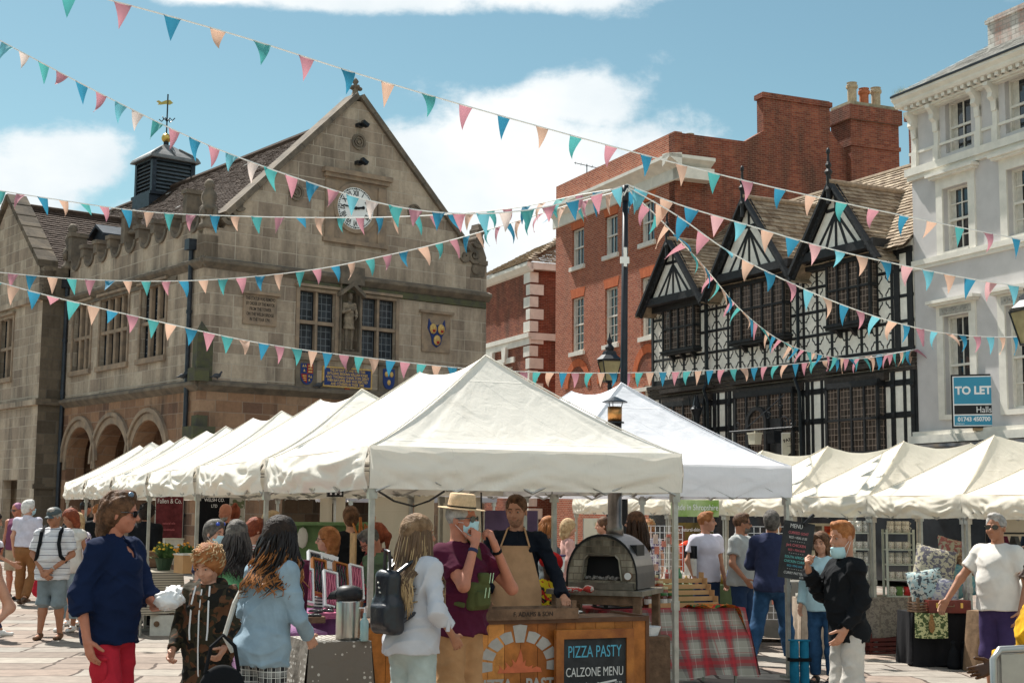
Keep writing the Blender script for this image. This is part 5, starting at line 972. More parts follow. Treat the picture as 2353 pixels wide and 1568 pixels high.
# ================================================================ sculpting with distance fields
class SDF:
    """smooth union of tapered limbs and ellipsoids, meshed with surface nets into one continuous skin"""
    def __init__(s, lo, hi, h):
        s.lo = np.array(lo, float); s.h = h; s.n = np.maximum(3, np.ceil((np.array(hi) - s.lo) / h).astype(int) + 1); s.F = np.full(s.n, .5, np.float32)
    def sub(s, lo, hi):
        a = np.maximum(0, np.floor((np.array(lo) - s.lo) / s.h).astype(int)); b = np.minimum(s.n, np.ceil((np.array(hi) - s.lo) / s.h).astype(int) + 1)
        if (b <= a).any(): return None, None
        g = np.meshgrid(*[s.lo[i] + s.h * np.arange(a[i], b[i]) for i in range(3)], indexing='ij')
        return tuple(slice(a[i], b[i]) for i in range(3)), np.stack(g, -1)
    def put(s, sl, d, k, op):
        f = s.F[sl]
        if op == 'u':
            if k > 0: h = np.clip(.5 + .5 * (f - d) / k, 0, 1); s.F[sl] = f * (1 - h) + d * h - k * h * (1 - h)
            else: s.F[sl] = np.minimum(f, d)
        else:
            if k > 0: h = np.clip(.5 - .5 * (f + d) / k, 0, 1); s.F[sl] = f * (1 - h) - d * h + k * h * (1 - h)
            else: s.F[sl] = np.maximum(f, -d)
    def cap(s, a, b, ra, rb, k=.02, flat=1.0, ax=(0, 1, 0), op='u', cut=False, cuta=False):
        a, b = np.array(a, float), np.array(b, float); R_ = max(ra, rb) + k * 1.5 + s.h * 2
        sl, p = s.sub(np.minimum(a, b) - R_, np.maximum(a, b) + R_)
        if sl is None: return s
        ab = b - a; L2 = ab @ ab + 1e-9; t = ((p - a) @ ab) / L2; tc = np.clip(t, 0, 1); v = p - a - tc[..., None] * ab
        if flat != 1.0: n = np.array(ax, float); n /= np.linalg.norm(n); v = v + (v @ n)[..., None] * n * (1 / flat - 1)
        d = np.linalg.norm(v, axis=-1) - (ra + (rb - ra) * tc)
        if flat != 1.0: d = d * min(1, flat * 1.15)
        if cut: d = np.maximum(d, (t - 1) * math.sqrt(L2))
        if cuta: d = np.maximum(d, -t * math.sqrt(L2))
        s.put(sl, d.astype(np.float32), k, op); return s
    def ell(s, c, r, k=.02, rot=None, op='u'):
        c, r = np.array(c, float), np.array(r, float); R_ = r.max() + k * 1.5 + s.h * 2; sl, p = s.sub(c - R_, c + R_)
        if sl is None: return s
        v = p - c
        if rot is not None: v = v @ np.array(rot.to_3x3() if hasattr(rot, 'to_3x3') else rot)
        q = v / r; k0 = np.linalg.norm(q, axis=-1) + 1e-6; k1 = np.linalg.norm(q / r, axis=-1) + 1e-6; s.put(sl, (k0 * (k0 - 1) / k1).astype(np.float32), k, op); return s
    def rbox(s, c, r, rad, k=.01):
        c, r = np.array(c, float), np.array(r, float); sl, p = s.sub(c - r - rad - .04, c + r + rad + .04)
        if sl is None: return s
        q = np.abs(p - c) - r + rad; s.put(sl, (np.linalg.norm(np.maximum(q, 0), axis=-1) + np.minimum(q.max(-1), 0) - rad).astype(np.float32), k, 'u'); return s
    def plane(s, n, d):
        """keep the side where p.n < d"""
        g = np.meshgrid(*[s.lo[i] + s.h * np.arange(s.n[i]) for i in range(3)], indexing='ij'); s.F = np.maximum(s.F, sum(g[i] * n[i] for i in range(3)) - d); return s
    def fold(s, amp, fr, seed=0, zs=.45):
        g = np.meshgrid(*[s.lo[i] + s.h * np.arange(s.n[i]) for i in range(3)], indexing='ij'); r = random.Random(seed); w = 0
        for i in range(4):
            a = [r.uniform(-1, 1) * fr, r.uniform(-1, 1) * fr, r.uniform(.3, 1) * fr * zs]; b = [r.uniform(-1, 1) * fr * .5 for _ in range(3)]
            w = w + np.sin(g[0] * a[0] + g[1] * a[1] + g[2] * a[2] + 1.6 * np.sin(g[0] * b[0] + g[1] * b[1] + g[2] * b[2] + r.uniform(0, 6)) + r.uniform(0, 6))
        s.F = s.F + (amp / 4 * w).astype(np.float32); return s
    def crease(s, amp, fr, seed=0):
        g = np.meshgrid(*[s.lo[i] + s.h * np.arange(s.n[i]) for i in range(3)], indexing='ij'); r = random.Random(seed); w = 0
        for i in range(5):
            a = [r.uniform(-1, 1) * fr * .7, r.uniform(-1, 1) * fr * .7, r.choice((-1, 1)) * r.uniform(.5, 1) * fr * .8]; b = [r.uniform(-1, 1) * fr * .35 for _ in range(3)]; q = g[0] * a[0] + g[1] * a[1] + g[2] * a[2] + 2.2 * np.sin(g[0] * b[0] + g[1] * b[1] + g[2] * b[2] + r.uniform(0, 6)); m_ = .5 + .5 * np.sin(g[0] * b[1] * 1.3 + g[1] * b[2] + g[2] * b[0] * 1.7 + i)
            w = w + (1 - np.abs(np.sin(q + r.uniform(0, 6)))) ** 2 * m_
        s.F = s.F + (amp * (.55 - w * .8)).astype(np.float32); return s
    def mesh(s, mb, m=0):
        F = s.F; F[0] = F[-1] = .1; F[:, 0] = F[:, -1] = .1; F[:, :, 0] = F[:, :, -1] = .1
        S = F < 0; c = [S[i:S.shape[0] - 1 + i, j:S.shape[1] - 1 + j, k:S.shape[2] - 1 + k] for i in (0, 1) for j in (0, 1) for k in (0, 1)]
        an = c[0] | c[1] | c[2] | c[3] | c[4] | c[5] | c[6] | c[7]; al = c[0] & c[1] & c[2] & c[3] & c[4] & c[5] & c[6] & c[7]; act = an & ~al
        I = np.argwhere(act)
        if len(I) == 0: return
        idx = np.full(act.shape, -1, np.int64); idx[act] = np.arange(len(I)); pos = np.zeros((len(I), 3)); cnt = np.zeros(len(I))
        for ax in range(3):
            o = [x for x in range(3) if x != ax]
            for u in (0, 1):
                for v in (0, 1):
                    A = np.zeros(3, int); A[o[0]] = u; A[o[1]] = v; B = A.copy(); B[ax] = 1
                    pa = I + A; pb = I + B; fa = F[tuple(pa.T)]; fb = F[tuple(pb.T)]; mk = (fa < 0) != (fb < 0); t = fa / (fa - fb + 1e-12); t = np.where(mk, t, 0)
                    P = pa + (pb - pa) * t[:, None]; pos += P * mk[:, None]; cnt += mk
        V = s.lo + s.h * pos / cnt[:, None]; fs = []
        for ax in range(3):
            o = [(ax + 1) % 3, (ax + 2) % 3]; sl0 = [slice(None)] * 3; sl1 = [slice(None)] * 3; sl0[ax] = slice(0, -1); sl1[ax] = slice(1, None)
            a = S[tuple(sl0)]; b = S[tuple(sl1)]; E = np.argwhere(a != b); E = E[(E[:, o[0]] > 0) & (E[:, o[1]] > 0) & (E[:, o[0]] < S.shape[o[0]] - 1) & (E[:, o[1]] < S.shape[o[1]] - 1)]
            if not len(E): continue
            d0 = np.zeros(3, int); d0[o[0]] = 1; d1 = np.zeros(3, int); d1[o[1]] = 1
            q = np.stack([idx[tuple((E - d0 - d1).T)], idx[tuple((E - d1).T)], idx[tuple(E.T)], idx[tuple((E - d0).T)]], 1); inside = a[tuple(E.T)]
            q[~inside] = q[~inside][:, ::-1]; fs.append(q)
        fs = np.concatenate(fs); mb.add(V.tolist(), fs.tolist(), m)
V3 = lambda *a: np.array(a, float)
SKIN = {k: M('skin_' + k, c, .55, .08, 14, spec=.4) for k, c in dict(fair=(.52, .27, .18), tan=(.36, .16, .09), red=(.46, .18, .11), dark=(.06, .03, .02), mid=(.44, .21, .13)).items()}
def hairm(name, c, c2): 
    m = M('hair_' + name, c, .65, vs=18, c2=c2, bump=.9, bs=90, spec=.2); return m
HAIR = {k: hairm(k, *v) for k, v in dict(black=((.012, .009, .008), (.035, .022, .016)), brown=((.05, .024, .012), (.17, .085, .045)), ginger=((.22, .075, .022), (.42, .17, .06)), blond=((.34, .21, .10), (.60, .43, .24)), grey=((.22, .20, .18), (.48, .45, .42)), dgrey=((.05, .045, .04), (.18, .16, .14)), white=((.50, .49, .46), (.75, .73, .70)), lbrown=((.14, .08, .04), (.30, .19, .11)), auburn=((.13, .03, .015), (.28, .07, .03)), purple=((.30, .10, .22), (.45, .22, .33))).items()}  # second tone of each hair lightened to paint in sunlit highlights
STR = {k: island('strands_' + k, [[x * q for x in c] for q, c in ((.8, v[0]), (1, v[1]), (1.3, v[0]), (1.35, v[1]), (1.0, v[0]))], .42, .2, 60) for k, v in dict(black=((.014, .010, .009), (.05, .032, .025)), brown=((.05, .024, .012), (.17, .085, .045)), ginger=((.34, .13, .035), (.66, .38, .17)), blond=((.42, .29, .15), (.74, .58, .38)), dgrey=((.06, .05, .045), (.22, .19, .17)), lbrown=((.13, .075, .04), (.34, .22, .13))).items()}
def pat(name, base, kind, c2, sc=1.0, rough=.85, c3=None):
    """woven or printed cloth pattern in the garment's own coordinates"""
    if name in _mc: return _mc[name]
    m = bpy.data.materials.new(name); m.use_nodes = True; t = m.node_tree; b = t.nodes['Principled BSDF']; b.inputs['Roughness'].default_value = rough; b.inputs['Specular IOR Level'].default_value = .2
    co = N(t, 'ShaderNodeTexCoord'); sp = N(t, 'ShaderNodeSeparateXYZ'); t.links.new(co.outputs['Object'], sp.inputs[0])
    def st(o, per, wd, ph=0): 
        return mth(t, 'LESS_THAN', mth(t, 'FRACT', mth(t, 'ADD', mth(t, 'DIVIDE', o, per), ph + 50)), wd)
    mx = N(t, 'ShaderNodeMix', data_type='RGBA'); mx.inputs[6].default_value = (*base, 1); mx.inputs[7].default_value = (*c2, 1); src = mx.outputs[2]
    if kind == 'hstripe':
        f = mth(t, 'MAXIMUM', st(sp.outputs[2], .085 * sc, .10), mth(t, 'MULTIPLY', st(sp.outputs[2], .0213 * sc, .2), .45)); t.links.new(f, mx.inputs[0])
    elif kind == 'stripe': t.links.new(st(sp.outputs[2], .036 * sc, .4), mx.inputs[0])
    elif kind == 'plaid':
        u = mth(t, 'ADD', sp.outputs[0], sp.outputs[1]); a = mth(t, 'ADD', st(u, .09 * sc, .45), st(sp.outputs[2], .09 * sc, .45)); t.links.new(mth(t, 'MULTIPLY', a, .5), mx.inputs[0])
        m2 = N(t, 'ShaderNodeMix', data_type='RGBA'); m2.inputs[7].default_value = (*(c3 or (.8, .8, .75)), 1); t.links.new(src, m2.inputs[6]); t.links.new(mth(t, 'MAXIMUM', st(u, .045 * sc, .12, .3), st(sp.outputs[2], .045 * sc, .12, .3)), m2.inputs[0]); src = m2.outputs[2]
    elif kind in ('camo', 'floral', 'crinkle'):
        n = N(t, 'ShaderNodeTexNoise', i_Scale=11.0 / sc, i_Detail=1.0 if kind == 'camo' else 2.0, i_Distortion=.8); t.links.new(co.outputs['Object'], n.inputs['Vector'])
        t.links.new(mth(t, 'GREATER_THAN', n.outputs[0], .53), mx.inputs[0])
        n2 = N(t, 'ShaderNodeTexNoise', i_Scale=9.0 / sc, i_Detail=1.0, i_Distortion=1.0); n2.inputs['Vector'].default_value = (3, 3, 3); mp = N(t, 'ShaderNodeMapping'); mp.inputs['Location'].default_value = (5, 7, 3); t.links.new(co.outputs['Object'], mp.inputs[0]); t.links.new(mp.outputs[0], n2.inputs['Vector'])
        m2 = N(t, 'ShaderNodeMix', data_type='RGBA'); m2.inputs[7].default_value = (*(c3 or c2), 1); t.links.new(src, m2.inputs[6]); t.links.new(mth(t, 'GREATER_THAN', n2.outputs[0], .57), m2.inputs[0]); src = m2.outputs[2]
    elif kind == 'dots':
        v = N(t, 'ShaderNodeTexVoronoi', i_Scale=14.0 / sc); t.links.new(co.outputs['Object'], v.inputs['Vector']); v.inputs['Randomness'].default_value = .35; t.links.new(mth(t, 'LESS_THAN', v.outputs['Distance'], .27), mx.inputs[0])
        if c3: m2 = N(t, 'ShaderNodeMix', data_type='RGBA', i_0=.0); 
    t.links.new(src, b.inputs['Base Color'])
    n = N(t, 'ShaderNodeTexNoise', i_Scale=26.0, i_Detail=4.0); t.links.new(co.outputs['Object'], n.inputs['Vector']); bp = N(t, 'ShaderNodeBump', i_Strength=.8, i_Distance=.02); n.inputs['Scale'].default_value = 11; t.links.new(n.outputs[0], bp.inputs['Height']); t.links.new(bp.outputs[0], b.inputs['Normal'])
    _mc[name] = m; return m
def cloth(name, c, var=.10, rough=.88): return M('cloth_' + name, c, rough, var, 9, .6, 13, spec=.15, detail=6)
def rotz(p, a, o=(0, 0, 0)):
    c, s = math.cos(a), math.sin(a); p = np.array(p, float) - o; return V3(c * p[0] - s * p[1], s * p[0] + c * p[1], p[2]) + o
def rotx(p, a, o=(0, 0, 0)):
    c, s = math.cos(a), math.sin(a); p = np.array(p, float) - o; return V3(p[0], c * p[1] - s * p[2], s * p[1] + c * p[2]) + o
DEF = dict(ank=(.095, 0, .085), kne=(.10, .015, .49), hip=(.088, 0, .93), sho=(.180, -.005, 1.405), elb=(.235, -.03, 1.15), wri=(.25, .05, .91))
SHOEW = M('white_trainer', (.7, .7, .68), .6, .05, 9); SHOEB = M('brown_leather_shoe', (.09, .05, .03), .45, .2, 9); SHOEK = M('black_shoe', (.015, .015, .016), .45)
SUNG = M('sunglass_lens', (.008, .008, .01), .08, spec=.9); EYEW = M('shaded_eye_white', (.30, .26, .23), .3); LIP = M('lips', (.40, .13, .10), .5); MASKM = M('pale_blue_mask', (.42, .62, .66), .8, .06, 12)  # eye whites coloured a skin-shadow brown, as if shaded in their sockets
def finger_chain(S, P, Q, r0, r1, bend, nrm):
    """three phalanges from knuckle P along direction Q, curling towards nrm"""
    L = np.linalg.norm(Q); d = Q / L; a = 0; p = P
    for i, (f, rr) in enumerate(((.45, 0), (.31, .5), (.24, 1))):
        a += bend[min(i, len(bend) - 1)]; dd = d * math.cos(a) + nrm * math.sin(a); q = p + dd * L * f; ra = r0 + (r1 - r0) * i / 3; rb = r0 + (r1 - r0) * (i + 1) / 3; S.cap(p, q, ra, rb, .003); p = q
def make_hand(mb, wr, dr, nrm, side, s=1.0, curl=.35, h=.0045):
    """hand from wrist wr along unit dr; nrm points out of the palm; side=+1 puts the thumb on cross(dr,nrm)"""
    wr = np.array(wr, float); dr = np.array(dr, float); dr /= np.linalg.norm(dr); nrm = np.array(nrm, float); nrm = nrm - dr * (nrm @ dr); nrm /= np.linalg.norm(nrm); w = np.cross(dr, nrm) * side
    c = wr + dr * .08 * s; S = SDF(c - .135 * s, c + .135 * s, h)
    S.cap(wr - dr * .03 * s, wr + dr * .02 * s, .026 * s, .026 * s, .01)
    for k, o in enumerate((.028, .010, -.010, -.028)):
        kn = wr + dr * (.092 - .004 * abs(k - 1)) * s + w * o * s; S.cap(wr + dr * .012 * s + w * o * .55 * s, kn, .015 * s, .0125 * s, .012)
        ln = (.072, .080, .075, .058)[k] * s; sp = (.07, .02, -.03, -.1)[k]; S_d = dr + w * sp; S_d /= np.linalg.norm(S_d)
        finger_chain(S, kn, S_d * ln, .0098 * s, .0075 * s, (curl * (.8 + .12 * k), curl * 1.1, curl * .8), nrm)
    td = dr * .62 + w * .72 + nrm * (.25 + .3 * curl); td /= np.linalg.norm(td); p = wr + dr * .022 * s + w * .022 * s; q = p + td * .042 * s; S.cap(p, q, .0155 * s, .0125 * s, .008)
    d2 = dr * .85 + w * .35 + nrm * (.3 + .6 * curl); d2 /= np.linalg.norm(d2); r = q + d2 * .03 * s; S.cap(q, r, .0115 * s, .0105 * s, .003); S.cap(r, r + (d2 * .9 + nrm * .2) * .026 * s, .0105 * s, .0085 * s, .003)
    S.mesh(mb)
def person(x, D, H, face, label, skin='fair', hair=None, top=None, bot=None, shoes=SHOEK, build=1.0, belly=0.0, pose=None, head=(0, 0), lean=0.0, twist=0.0, hat=None, glasses=None, mask=False, extra=None, hres=None, group='people in the market', female=False, z0=None, cat='person', name='person', seed=0, beard=None, hands=None, seat=False, eyes=True):
    """face: world heading in degrees, 0 = away from the camera (+Y), 90 = to the left, -90 = to the right, 180 = towards it"""
    build *= .93; s = H / 1.75; z0 = gz(x, D) if z0 is None else z0; rt_ = thing(name, (x, D, z0), R(face), label, cat, group); pose = pose or {}; near = D < 13.5
    h = hres or (.0095 if near else (.012 if D < 20 else .015)); J = {}
    for side, sg in (('l', -1), ('r', 1)):
        for k, v in DEF.items(): q = pose.get(side + k, pose.get(k, v)); J[side + k] = V3((q[0] * sg if (side + k) not in pose else q[0]), q[1], q[2])
    if female:
        for sd in 'lr': J[sd + 'sho'][0] *= .88
    base = V3(0, -.01, 1.0); yl = lambda p: rotz(rotx(p, -lean, base), -twist)
    for k in ('sho', 'elb', 'wri'):
        for sd in 'lr':
            if not pose.get('abs_' + sd): J[sd + k] = yl(J[sd + k])
            elif k == 'sho': J[sd + k] = yl(J[sd + k])
    neck = yl(V3(0, -.02, 1.48)); hc = yl(V3(0, .015, 1.635)); chest = yl(V3(0, 0, 1.30)); waist = yl(V3(0, .0, 1.10)); shm = yl(V3(0, -.01, 1.375)); pel = V3(0, 0, .97)
    for k in J: J[k] = J[k] * s
    neck, hc, chest, waist, shm, pel = [q * s for q in (neck, hc, chest, waist, shm, pel)]
    # the turn of head: yaw then pitch about the neck
    yaw, pit = R(head[0]), R(head[1]); HM = Matrix.Rotation(yaw - twist, 3, 'Z') @ Matrix.Rotation(-lean * .6 + pit, 3, 'X')
    hd = lambda a, b_, c: hc + np.array(HM @ Vector((a * s * hs, b_ * s * hs, c * s * hs))); hs = 1.05 if H > 1.55 else 1.75 / H * .97
    g = build; allp = np.array(list(J.values()) + [hc + .2 * s, hc - .2 * s]); lo = allp.min(0) - .22 * s; hi = allp.max(0) + .22 * s; lo[2] = 0 - .02; lo[:2] = np.minimum(lo[:2], [-.3 * s * g, -.24 * s]); hi[:2] = np.maximum(hi[:2], [.3 * s * g, .3 * s])
    fwd = rotz((0, 1, 0), -twist)
    def torso(S, e, k=.05, zb=None):
        S.cap(shm + V3(0, 0, -.02 * s), chest, (.122 * g + e * .8) * s, (.146 * g + e) * s, k, .66, fwd); S.cap(chest, waist, (.144 * g + e) * s, ((.125 if female else .142) * g + e) * s, k, .70, fwd)
        S.cap(waist, pel, ((.125 if female else .142) * g + e) * s, ((.17 if female else .155) * g + e) * s, k, .74, (0, 1, 0))
        for sd in 'lr': S.cap(shm * .9 + J[sd + 'sho'] * .1 + V3(0, 0, .035 * s), J[sd + 'sho'] + V3(0, 0, -.008), (.052 * g + e * .6) * s, (.056 * g + e * .8) * s, k * .8)
        if belly: S.ell((chest + waist) / 2 + fwd * (.035 + belly * .45) * s + V3(0, 0, -.05 * s), V3(.14 * g + e, .085 + belly * .8 + e, .19 + e) * s, .06)
        if female:
            for q in (-1, 1): S.ell(chest + rotz((q * .068, .10, -.01), -twist) * s, V3(.062 + e * .5, .055 + e * .5, .062 + e * .5) * s * (g * .9 + .1), .035)
        else: S.ell(chest + fwd * .07 * s + V3(0, 0, .02), V3(.13 * g + e, .055 + e, .10) * s, .05)
    def limb(S, sd, e, t=1.0, cut=False, k=.03, ex=0):
        A, B, C = J[sd + 'sho'], J[sd + 'elb'], J[sd + 'wri']; fa = (.82 if female else 1) * (g * .6 + .4)
        if t <= 1: S.cap(A, A + (B - A) * t, (.048 * fa + e) * s, ((.048 - .011 * t) * fa + e + ex) * s, k, cut=cut); return
        S.cap(A, B, (.048 * fa + e) * s, (.037 * fa + e) * s, k); u = t - 1; S.cap(B, B + (C - B) * u, (.038 * fa + e) * s, ((.038 - .012 * u) * fa + e + ex) * s, k, cut=cut)
    def leg(S, sd, e, t=2.0, cut=False, k=.04, ex=0.0):
        A, B, C = J[sd + 'hip'], J[sd + 'kne'], J[sd + 'ank']; A = A + V3(0, 0, -.03 * s)
        if t <= 1: S.cap(A, A + (B - A) * t, (.092 * g + e) * s, ((.092 - .036 * t) * g + e + ex) * s, k, cut=cut); return
        S.cap(A, B, (.092 * g + e) * s, (.056 * g + e + ex * .5) * s, k); M_ = B + (C - B) * .3 + V3(0, -.012, 0) * s; u = t - 1
        if u > .32: S.cap(B, M_, (.053 * g + e + ex * .5) * s, (.056 * g + e + ex) * s, k * .8); E_ = B + (C - B) * u; S.cap(M_, E_, (.056 * g + e + ex) * s, ((.056 - .024 * (u - .3) / .7) * g + e + ex) * s, k * .8, cut=cut)
        else: S.cap(B, B + (C - B) * u, (.053 * g + e + ex) * s, (.055 * g + e + ex) * s, k * .8, cut=cut)
    sk = SKIN[skin]; mb = MB(); S = SDF(lo, hi, h); torso(S, 0, .05)
    for sd in 'lr': limb(S, sd, 0, 2); leg(S, sd, 0, 2)
    for sd in 'lr': a_ = J[sd + 'ank']; S.cap(a_ + V3(0, -.02, -.035) * s, a_ + V3(0, .13, -.05) * s, .035 * s, .03 * s, .02)
    S.cap(neck + V3(0, 0, -.05 * s), hd(0, -.02, -.04), .056 * s * (.85 if female else 1) * (g * .5 + .5), .055 * s * (.85 if female else 1) * (g * .4 + .6), .03)
    S.ell(hd(0, 0, .02), V3(.074, .09, .10) * s * hs, .02, HM); S.mesh(mb)
    # head and face, finer
    hh = .0045 if near else (.0065 if D < 20 else .010); HS = SDF(hc - .17 * s, hc + .17 * s, hh); q = s * hs
    HS.ell(hd(0, -.012, .03), V3(.0765, .093, .088) * q, .01, HM); HS.ell(hd(0, .028, -.035), V3(.060, .068, .078) * q, .03, HM); HS.ell(hd(0, .055, -.082), V3(.028, .026, .022) * q, .02, HM)
    HS.cap(hd(0, .082, .018), hd(0, .108, -.022), .008 * q, .0135 * q, .012); 
    for e in (-1, 1):
        HS.ell(hd(e * .012, .098, -.026), V3(.009, .009, .007) * q, .006, HM); HS.ell(hd(e * .076, -.01, -.008), V3(.009, .020, .032) * q, .006, HM); HS.ell(hd(e * .042, .062, -.032), V3(.022, .018, .022) * q, .02, HM)
        HS.cap(hd(e * .014, .086, .024), hd(e * .05, .070, .022), .009 * q, .007 * q, .010); HS.ell(hd(e * .031, .090, .004), V3(.017, .012, .011) * q, .008, HM, op='s')
    HS.cap(hd(-.018, .080, -.058), hd(.018, .080, -.058), .0085 * q, .0085 * q, .008); HS.cap(hd(-.016, .090, -.0545), hd(.016, .090, -.0545), .003 * q, .003 * q, .003, op='s')
    HS.cap(hd(0, -.03, -.04), neck, .052 * q * (.85 if female else 1), .05 * s * (.85 if female else 1), .03); HS.mesh(mb)
    hn = hands or {}
    for sd, sg in (('l', -1), ('r', 1)):
        w_ = J[sd + 'wri']; dr = w_ - J[sd + 'elb']; o = hn.get(sd, {}); dr = np.array(o.get('dir', dr / np.linalg.norm(dr) * .8 + V3(0, .1, -.15))); nr = np.array(o.get('nrm', (-sg * .9, .3, .1))); make_hand(mb, w_, dr, nr, sg * o.get('th', 1) if False else (-sg if o.get('flip') else sg), s * (.92 if female else 1.02) * (1 if H > 1.55 else 1.0), o.get('curl', .32), .0048 if near else (.007 if D < 20 else .010))
    mb.build('body', sk, rt_, True)
    # facial details
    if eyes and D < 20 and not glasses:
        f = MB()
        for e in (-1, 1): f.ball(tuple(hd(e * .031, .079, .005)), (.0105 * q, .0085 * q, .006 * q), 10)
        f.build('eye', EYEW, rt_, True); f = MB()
        for e in (-1, 1): f.ball(tuple(hd(e * .031 + .001, .0845, .005)), .0056 * q, 8)
        f.build('iris', M('dark_iris', (.03, .02, .015), .2), rt_, True)
        f = MB()
        for e in (-1, 1): f.tube([tuple(hd(e * .013, .094, .028)), tuple(hd(e * .032, .092, .033)), tuple(hd(e * .052, .076, .026))], [.003 * q, .0038 * q, .002 * q], 6)
        f.build('eyebrow', HAIR[hair[1]] if hair else HAIR['brown'], rt_, True)
    if D < 20 and not mask: f = MB(); f.tube([tuple(hd(-.02, .082, -.057)), tuple(hd(0, .0885, -.0555)), tuple(hd(.02, .082, -.057))], [.003 * q, .0058 * q, .003 * q], 6); f.build('lips', LIP if female else M('pale_lips', (.40, .18, .14), .5), rt_, True)
    if beard:
        B = SDF(hc - .17 * s, hc + .17 * s, hh); B.ell(hd(0, .030, -.048), V3(.060, .068, .074) * q, .02, HM); B.ell(hd(0, .057, -.085), V3(.032, .030, .026) * q, .02, HM); B.ell(hd(0, .10, -.012), V3(.05, .06, .042) * q, .01, HM, op='s'); B.ell(hd(0, .1, -.056), V3(.02, .03, .006) * q, .004, HM, op='s'); B.ell(hd(0, -.06, -.03), V3(.12, .09, .2) * q, .01, HM, op='s'); B.fold(.002, 400, 1, 1); b1 = MB(); B.mesh(b1); b1.build('beard', beard, rt_, True)
    if glasses in ('sun', 'clear'):
        f = MB()
        for e in (-1, 1):
            c_ = hd(e * .033, .098, .004); f.M = None; mt = Matrix.Translation(Vector(c_)) @ (HM @ Matrix.Rotation(-e * .22, 3, 'Z')).to_4x4(); o1 = [(mt @ Vector((.027 * q * math.cos(a) * (1 if abs(math.cos(a)) < .9 else .96), 0, .020 * q * math.sin(a) * 1.05)))[:] for a in [2 * math.pi * i / 14 for i in range(14)]]
            if glasses == 'sun': o2 = [(mt @ Vector((.027 * q * math.cos(a), -.005, .021 * q * math.sin(a))))[:] for a in [2 * math.pi * i / 14 for i in range(14)]]; f.add(o1 + o2, [tuple(range(14)), tuple(range(27, 13, -1))] + [(i, (i + 1) % 14, 14 + (i + 1) % 14, 14 + i) for i in range(14)])
            else: f.tube(o1 + [o1[0]], .0022, 5)
            f.tube([hd(e * .058, .088, .010), hd(e * .079, .06, .012), hd(e * .083, -.01, .008)], .0028 * q, 5)
        f.tube([hd(-.01, .105, .008), hd(.01, .105, .008)], .003 * q, 5); f.build('sunglasses' if glasses == 'sun' else 'spectacles', SUNG, rt_)
    if mask:
        B = SDF(hc - .17 * s, hc + .17 * s, hh); dz = mask if isinstance(mask, float) else 0; B.ell(hd(0, .045, -.05 + dz), V3(.064, .070, .070) * q, .01, HM); B.ell(hd(0, .09, -.01 + dz), V3(.02, .035, .03) * q, .02, HM)
        n_ = np.array(HM @ Vector((0, 1, 0))); B.plane(-n_, -float(n_ @ hd(0, .038, 0))); u_ = np.array(HM @ Vector((0, 0, 1))); B.plane(u_, float(u_ @ hd(0, 0, -.008 + dz))); b1 = MB(); B.mesh(b1); mk = b1.build('face_mask', MASKM, rt_, True)
        f = MB(); [f.tube([hd(e * .06, .045, z + dz), hd(e * .084, -.01, -.01 if z > -.05 else -.03)], .0016, 4) for e in (-1, 1) for z in (-.02, -.09)]; f.build('mask_loop', SGW, mk)
    # garments
    def garment(nm, mat, fn, fa=.005, fr=26, res=None, sd_=0, za=-1, zb=9): G = SDF([lo[0] - .06, lo[1] - .06, max(lo[2], za - .06)], [hi[0] + .06, hi[1] + .06, min(hi[2], zb + .06)], res or h); fn(G); G.fold(fa * .7, fr, seed + sd_); G.crease(fa * 1.7, 30 if near else 22, seed + sd_ + 1); b1 = MB(); G.mesh(b1); return b1.build(nm, mat, rt_, True)
    if bot:
        k_, bm = bot[0], bot[1]
        def fb(G):
            e = .012
            G.cap(pel + V3(0, 0, .10 * s), pel + V3(0, 0, -.04) * s, ((.135 if not female else .13) * g + e + belly * .4) * s, ((.155 if not female else .168) * g + e) * s, .04, .78); G.ell(pel + V3(0, -.03, -.07) * s, V3(.15 * g + e, .105 * g + e, .11) * s, .04)
            T = dict(shorts=.93, longshorts=1.08, trousers=1.97, capri=1.75, briefs=.35, skirt=0, leggings=1.93)[k_]; ex = dict(shorts=.028, longshorts=.038, trousers=.020, capri=.012, briefs=.01, skirt=0, leggings=.0)[k_]
            if k_ == 'skirt':
                zz = bot[2] * s; G.cap(pel + V3(0, 0, -.02) * s, V3(pel[0], pel[1], zz), .16 * g * s, (bot[3] if len(bot) > 3 else .24) * s, .05, .8, cut=True)
            else:
                for sd in 'lr': leg(G, sd, .006 if k_ == 'leggings' else e, T, True, .035, ex)
            G.plane((0, 0, 1), pel[2] + .10 * s)
        garment({'shorts': 'shorts', 'longshorts': 'shorts', 'trousers': 'trousers', 'capri': 'trousers', 'skirt': 'skirt', 'leggings': 'leggings', 'briefs': 'shorts'}[k_], bm, fb, .0042 if k_ != 'leggings' else .002, 22, sd_=3, za=-1, zb=pel[2] + .14 * s)
